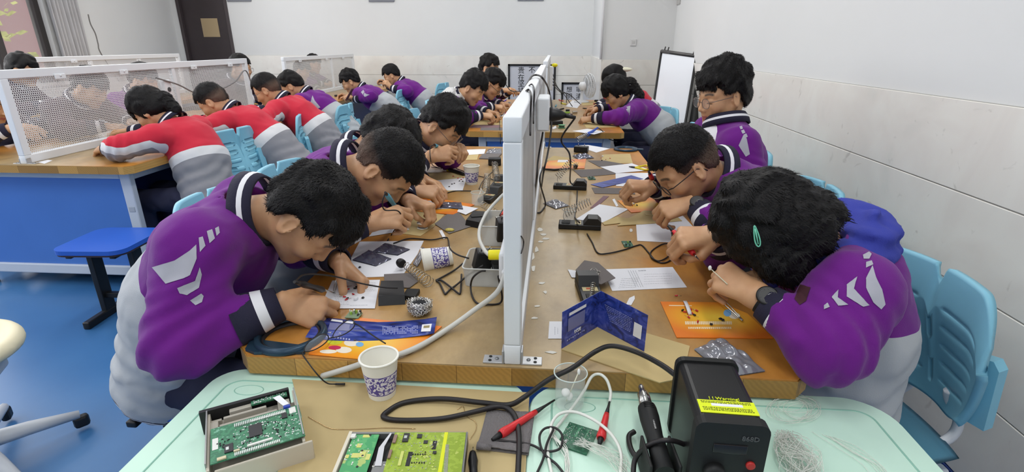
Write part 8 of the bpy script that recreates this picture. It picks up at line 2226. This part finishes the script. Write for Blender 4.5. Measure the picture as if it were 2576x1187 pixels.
cord('black_cable', 'thin black cable hanging over the near edge of the far bench left of the divider', [T(1262, 288, .05), T(1258, 300, .004), T(1257, 322, .004), pz(1258, 333, TZ - .01), pdp(1259, 350, 3.95), pdp(1259, 362, 3.96)], .003, M_CORD, 6)
# left bench: strip, clutter, cable on the mesh
ls = thing('power_strip', 'white upright power strip on the mesh divider beside the ponytail girl', 'power strip', (-2.90, 3.9, .95)); xm = -2.905
MB().box((xm, 3.86, 1.01), (.04, .07, .26), bev=.008).build('casing', M_WSTEEL, ls)
for z_ in (1.07, 1.02, .95): MB().lathe([(.017, 0), (.017, .004)], 16, Matrix.Translation((xm + .020, 3.86, z_)) @ Matrix.Rotation(R(90), 4, 'Y')).build('outlet', mat('outlet_dark', (70, 70, 72), 0.5), ls)
cord('grey_cable', 'grey cable drooping along the large mesh divider', [(xm + .02, 3.75, 1.16), (xm + .03, 3.95, 1.10), (xm + .03, 4.15, 1.02), (xm + .03, 4.4, 1.015), (xm + .03, 4.7, 1.07), (xm + .03, 4.9, 1.16), (xm + .02, 5.0, 1.0)], .006, mat('grey_cable2', (128, 126, 126), 0.5))
sheet('paper_scrap', 'white torn scrap by the foot of the large mesh divider', 'scrap', [(95, 408), (120, 402), (132, 404), (112, 412)], z0, .0008, M_PAPER)
for lb, u, v, kd, c_ in (('dark tool before the second red jacket on the left bench', 520, 322, 'tool', M_BLACK), ('silver part before the second red jacket on the left bench', 532, 330, 'part', M_SOLD), ('black stand part under the second red jacket', 512, 335, 'part', M_IC), ('silver bag part before the third red jacket', 665, 290, 'part', M_SOLD), ('white part before the third red jacket', 655, 272, 'part', M_PAPER), ('dark parts on the far left bench before the spectacled boy', 845, 243, 'part', M_IC)): heap_item(lb, u, v, kd, c_)
o = thing('phone', 'reddish phone held at the far left bench by the spectacled boy', 'phone', pdp(876, 236, 5.9)); MB().box(pdp(880, 236, 5.86), (.02, .07, .14), (0, .6, .2), bev=.006).build('case', mat('phone_dark_red', (70, 36, 42), 0.35), o); MB().box(pdp(877.6, 236.5, 5.86), (.003, .06, .125), (0, .6, .2)).build('screen', mat('phone_screen', (30, 24, 26), 0.15), o)
# blue stools
def stool(label, x, y, rz, s=.36, h=.44):
    t = thing('stool', label, 'stool', (x, y, 0), rz, 'blue stools')
    child('seat', mb_mesh(MB().prism(rrect(-s / 2, -s / 2, s / 2, s / 2, .07), h - .022, h), 'seat', [mat('stool_blue', (44, 92, 190), 0.35)]), t)
    child('seat_edge', mb_mesh(MB().prism(rrect(-s / 2 + .004, -s / 2 + .004, s / 2 - .004, s / 2 - .004, .07), h - .032, h - .022), 'seat_edge', [mat('stool_edge', (60, 44, 48), 0.6)]), t)
    for k in (-1, 1):
        child('leg', mb_mesh(MB().box((k * .11, 0, h / 2 - .01), (.03, .07, h - .05), bev=.004).box((k * .11, 0, .02), (.035, .34, .04), bev=.006).box((k * .11, 0, h - .042), (.03, .30, .02), bev=.004), 'leg', [M_BLACK]), t)
    child('stretcher', mb_mesh(MB().box((0, 0, .12), (.22, .03, .03), bev=.004), 'stretcher', [M_BLACK]), t)
    return t
sp0 = pz(268, 604, .44); stool('blue square stool with black legs before the left bench end', sp0.x, sp0.y + .02, R(4), .36)
stool('blue stool under the nearest boy of the left row', -1.06, 1.27, 0, .30, .42)
# swivel chair at the left edge
cs = pz(-168, 885, .47); sw = thing('swivel_chair', 'cream seated swivel chair with grey star base at the left edge', 'chair', (cs.x, cs.y, 0))
V, Q = surfnet(lambda X: smin(elld(X, A3(cs.x, cs.y, .445), A3(.215, .215, .030)), np.sqrt((np.linalg.norm(X[:, :2] - A3(cs.x, cs.y), axis=1) - .19) ** 2 + (X[:, 2] - .458) ** 2) - .024, .02), (cs.x - .26, cs.y - .26, .38), (cs.x + .26, cs.y + .26, .53), .012)
child('seat', np_mesh('seat', V - np.array(sw.location, np.float32), Q, [mat('cream_seat', (222, 212, 180), 0.5)]), sw)
MB().box((cs.x + .08, cs.y + .0, .395), (.18, .12, .05), (0, 0, .5), bev=.01).build('seat_bracket', mat('bracket_grey', (196, 200, 206), 0.4), sw)
MB().lathe([(.03, .10), (.028, .25), (.02, .26), (.02, .41)], 18, Matrix.Translation((cs.x, cs.y, 0))).build('gas_lift', M_BLACK, sw)
e = pz(165, 1058, .06); hub = Vector((cs.x, cs.y, .10)); a0 = math.atan2(e.y - cs.y, e.x - cs.x); Lg = min(.34, max(.28, (e - hub).length))
for k in range(5):
    a = a0 + k * 2 * PI / 5; tp = hub + Vector((math.cos(a), math.sin(a), 0)) * Lg; tp.z = .065
    MB().tube([hub, hub.lerp(tp, .5) + Vector((0, 0, .004)), tp], [.032, .026, .016], 8).build('base_arm', MATS['bracket_grey'], sw)
    MB().box(tp + Vector((0, 0, -.030)), (.05, .03, .05), (0, 0, a), bev=.012).build('caster', M_BLACK, sw)

for o in bpy.data.objects:
    if o.parent and o.name.split('.')[0] in ('components', 'solder_joints', 'small_print', 'print', 'lettering', 'card_print', 'panel_print', 'print_shapes'): o['kind'] = 'stuff'
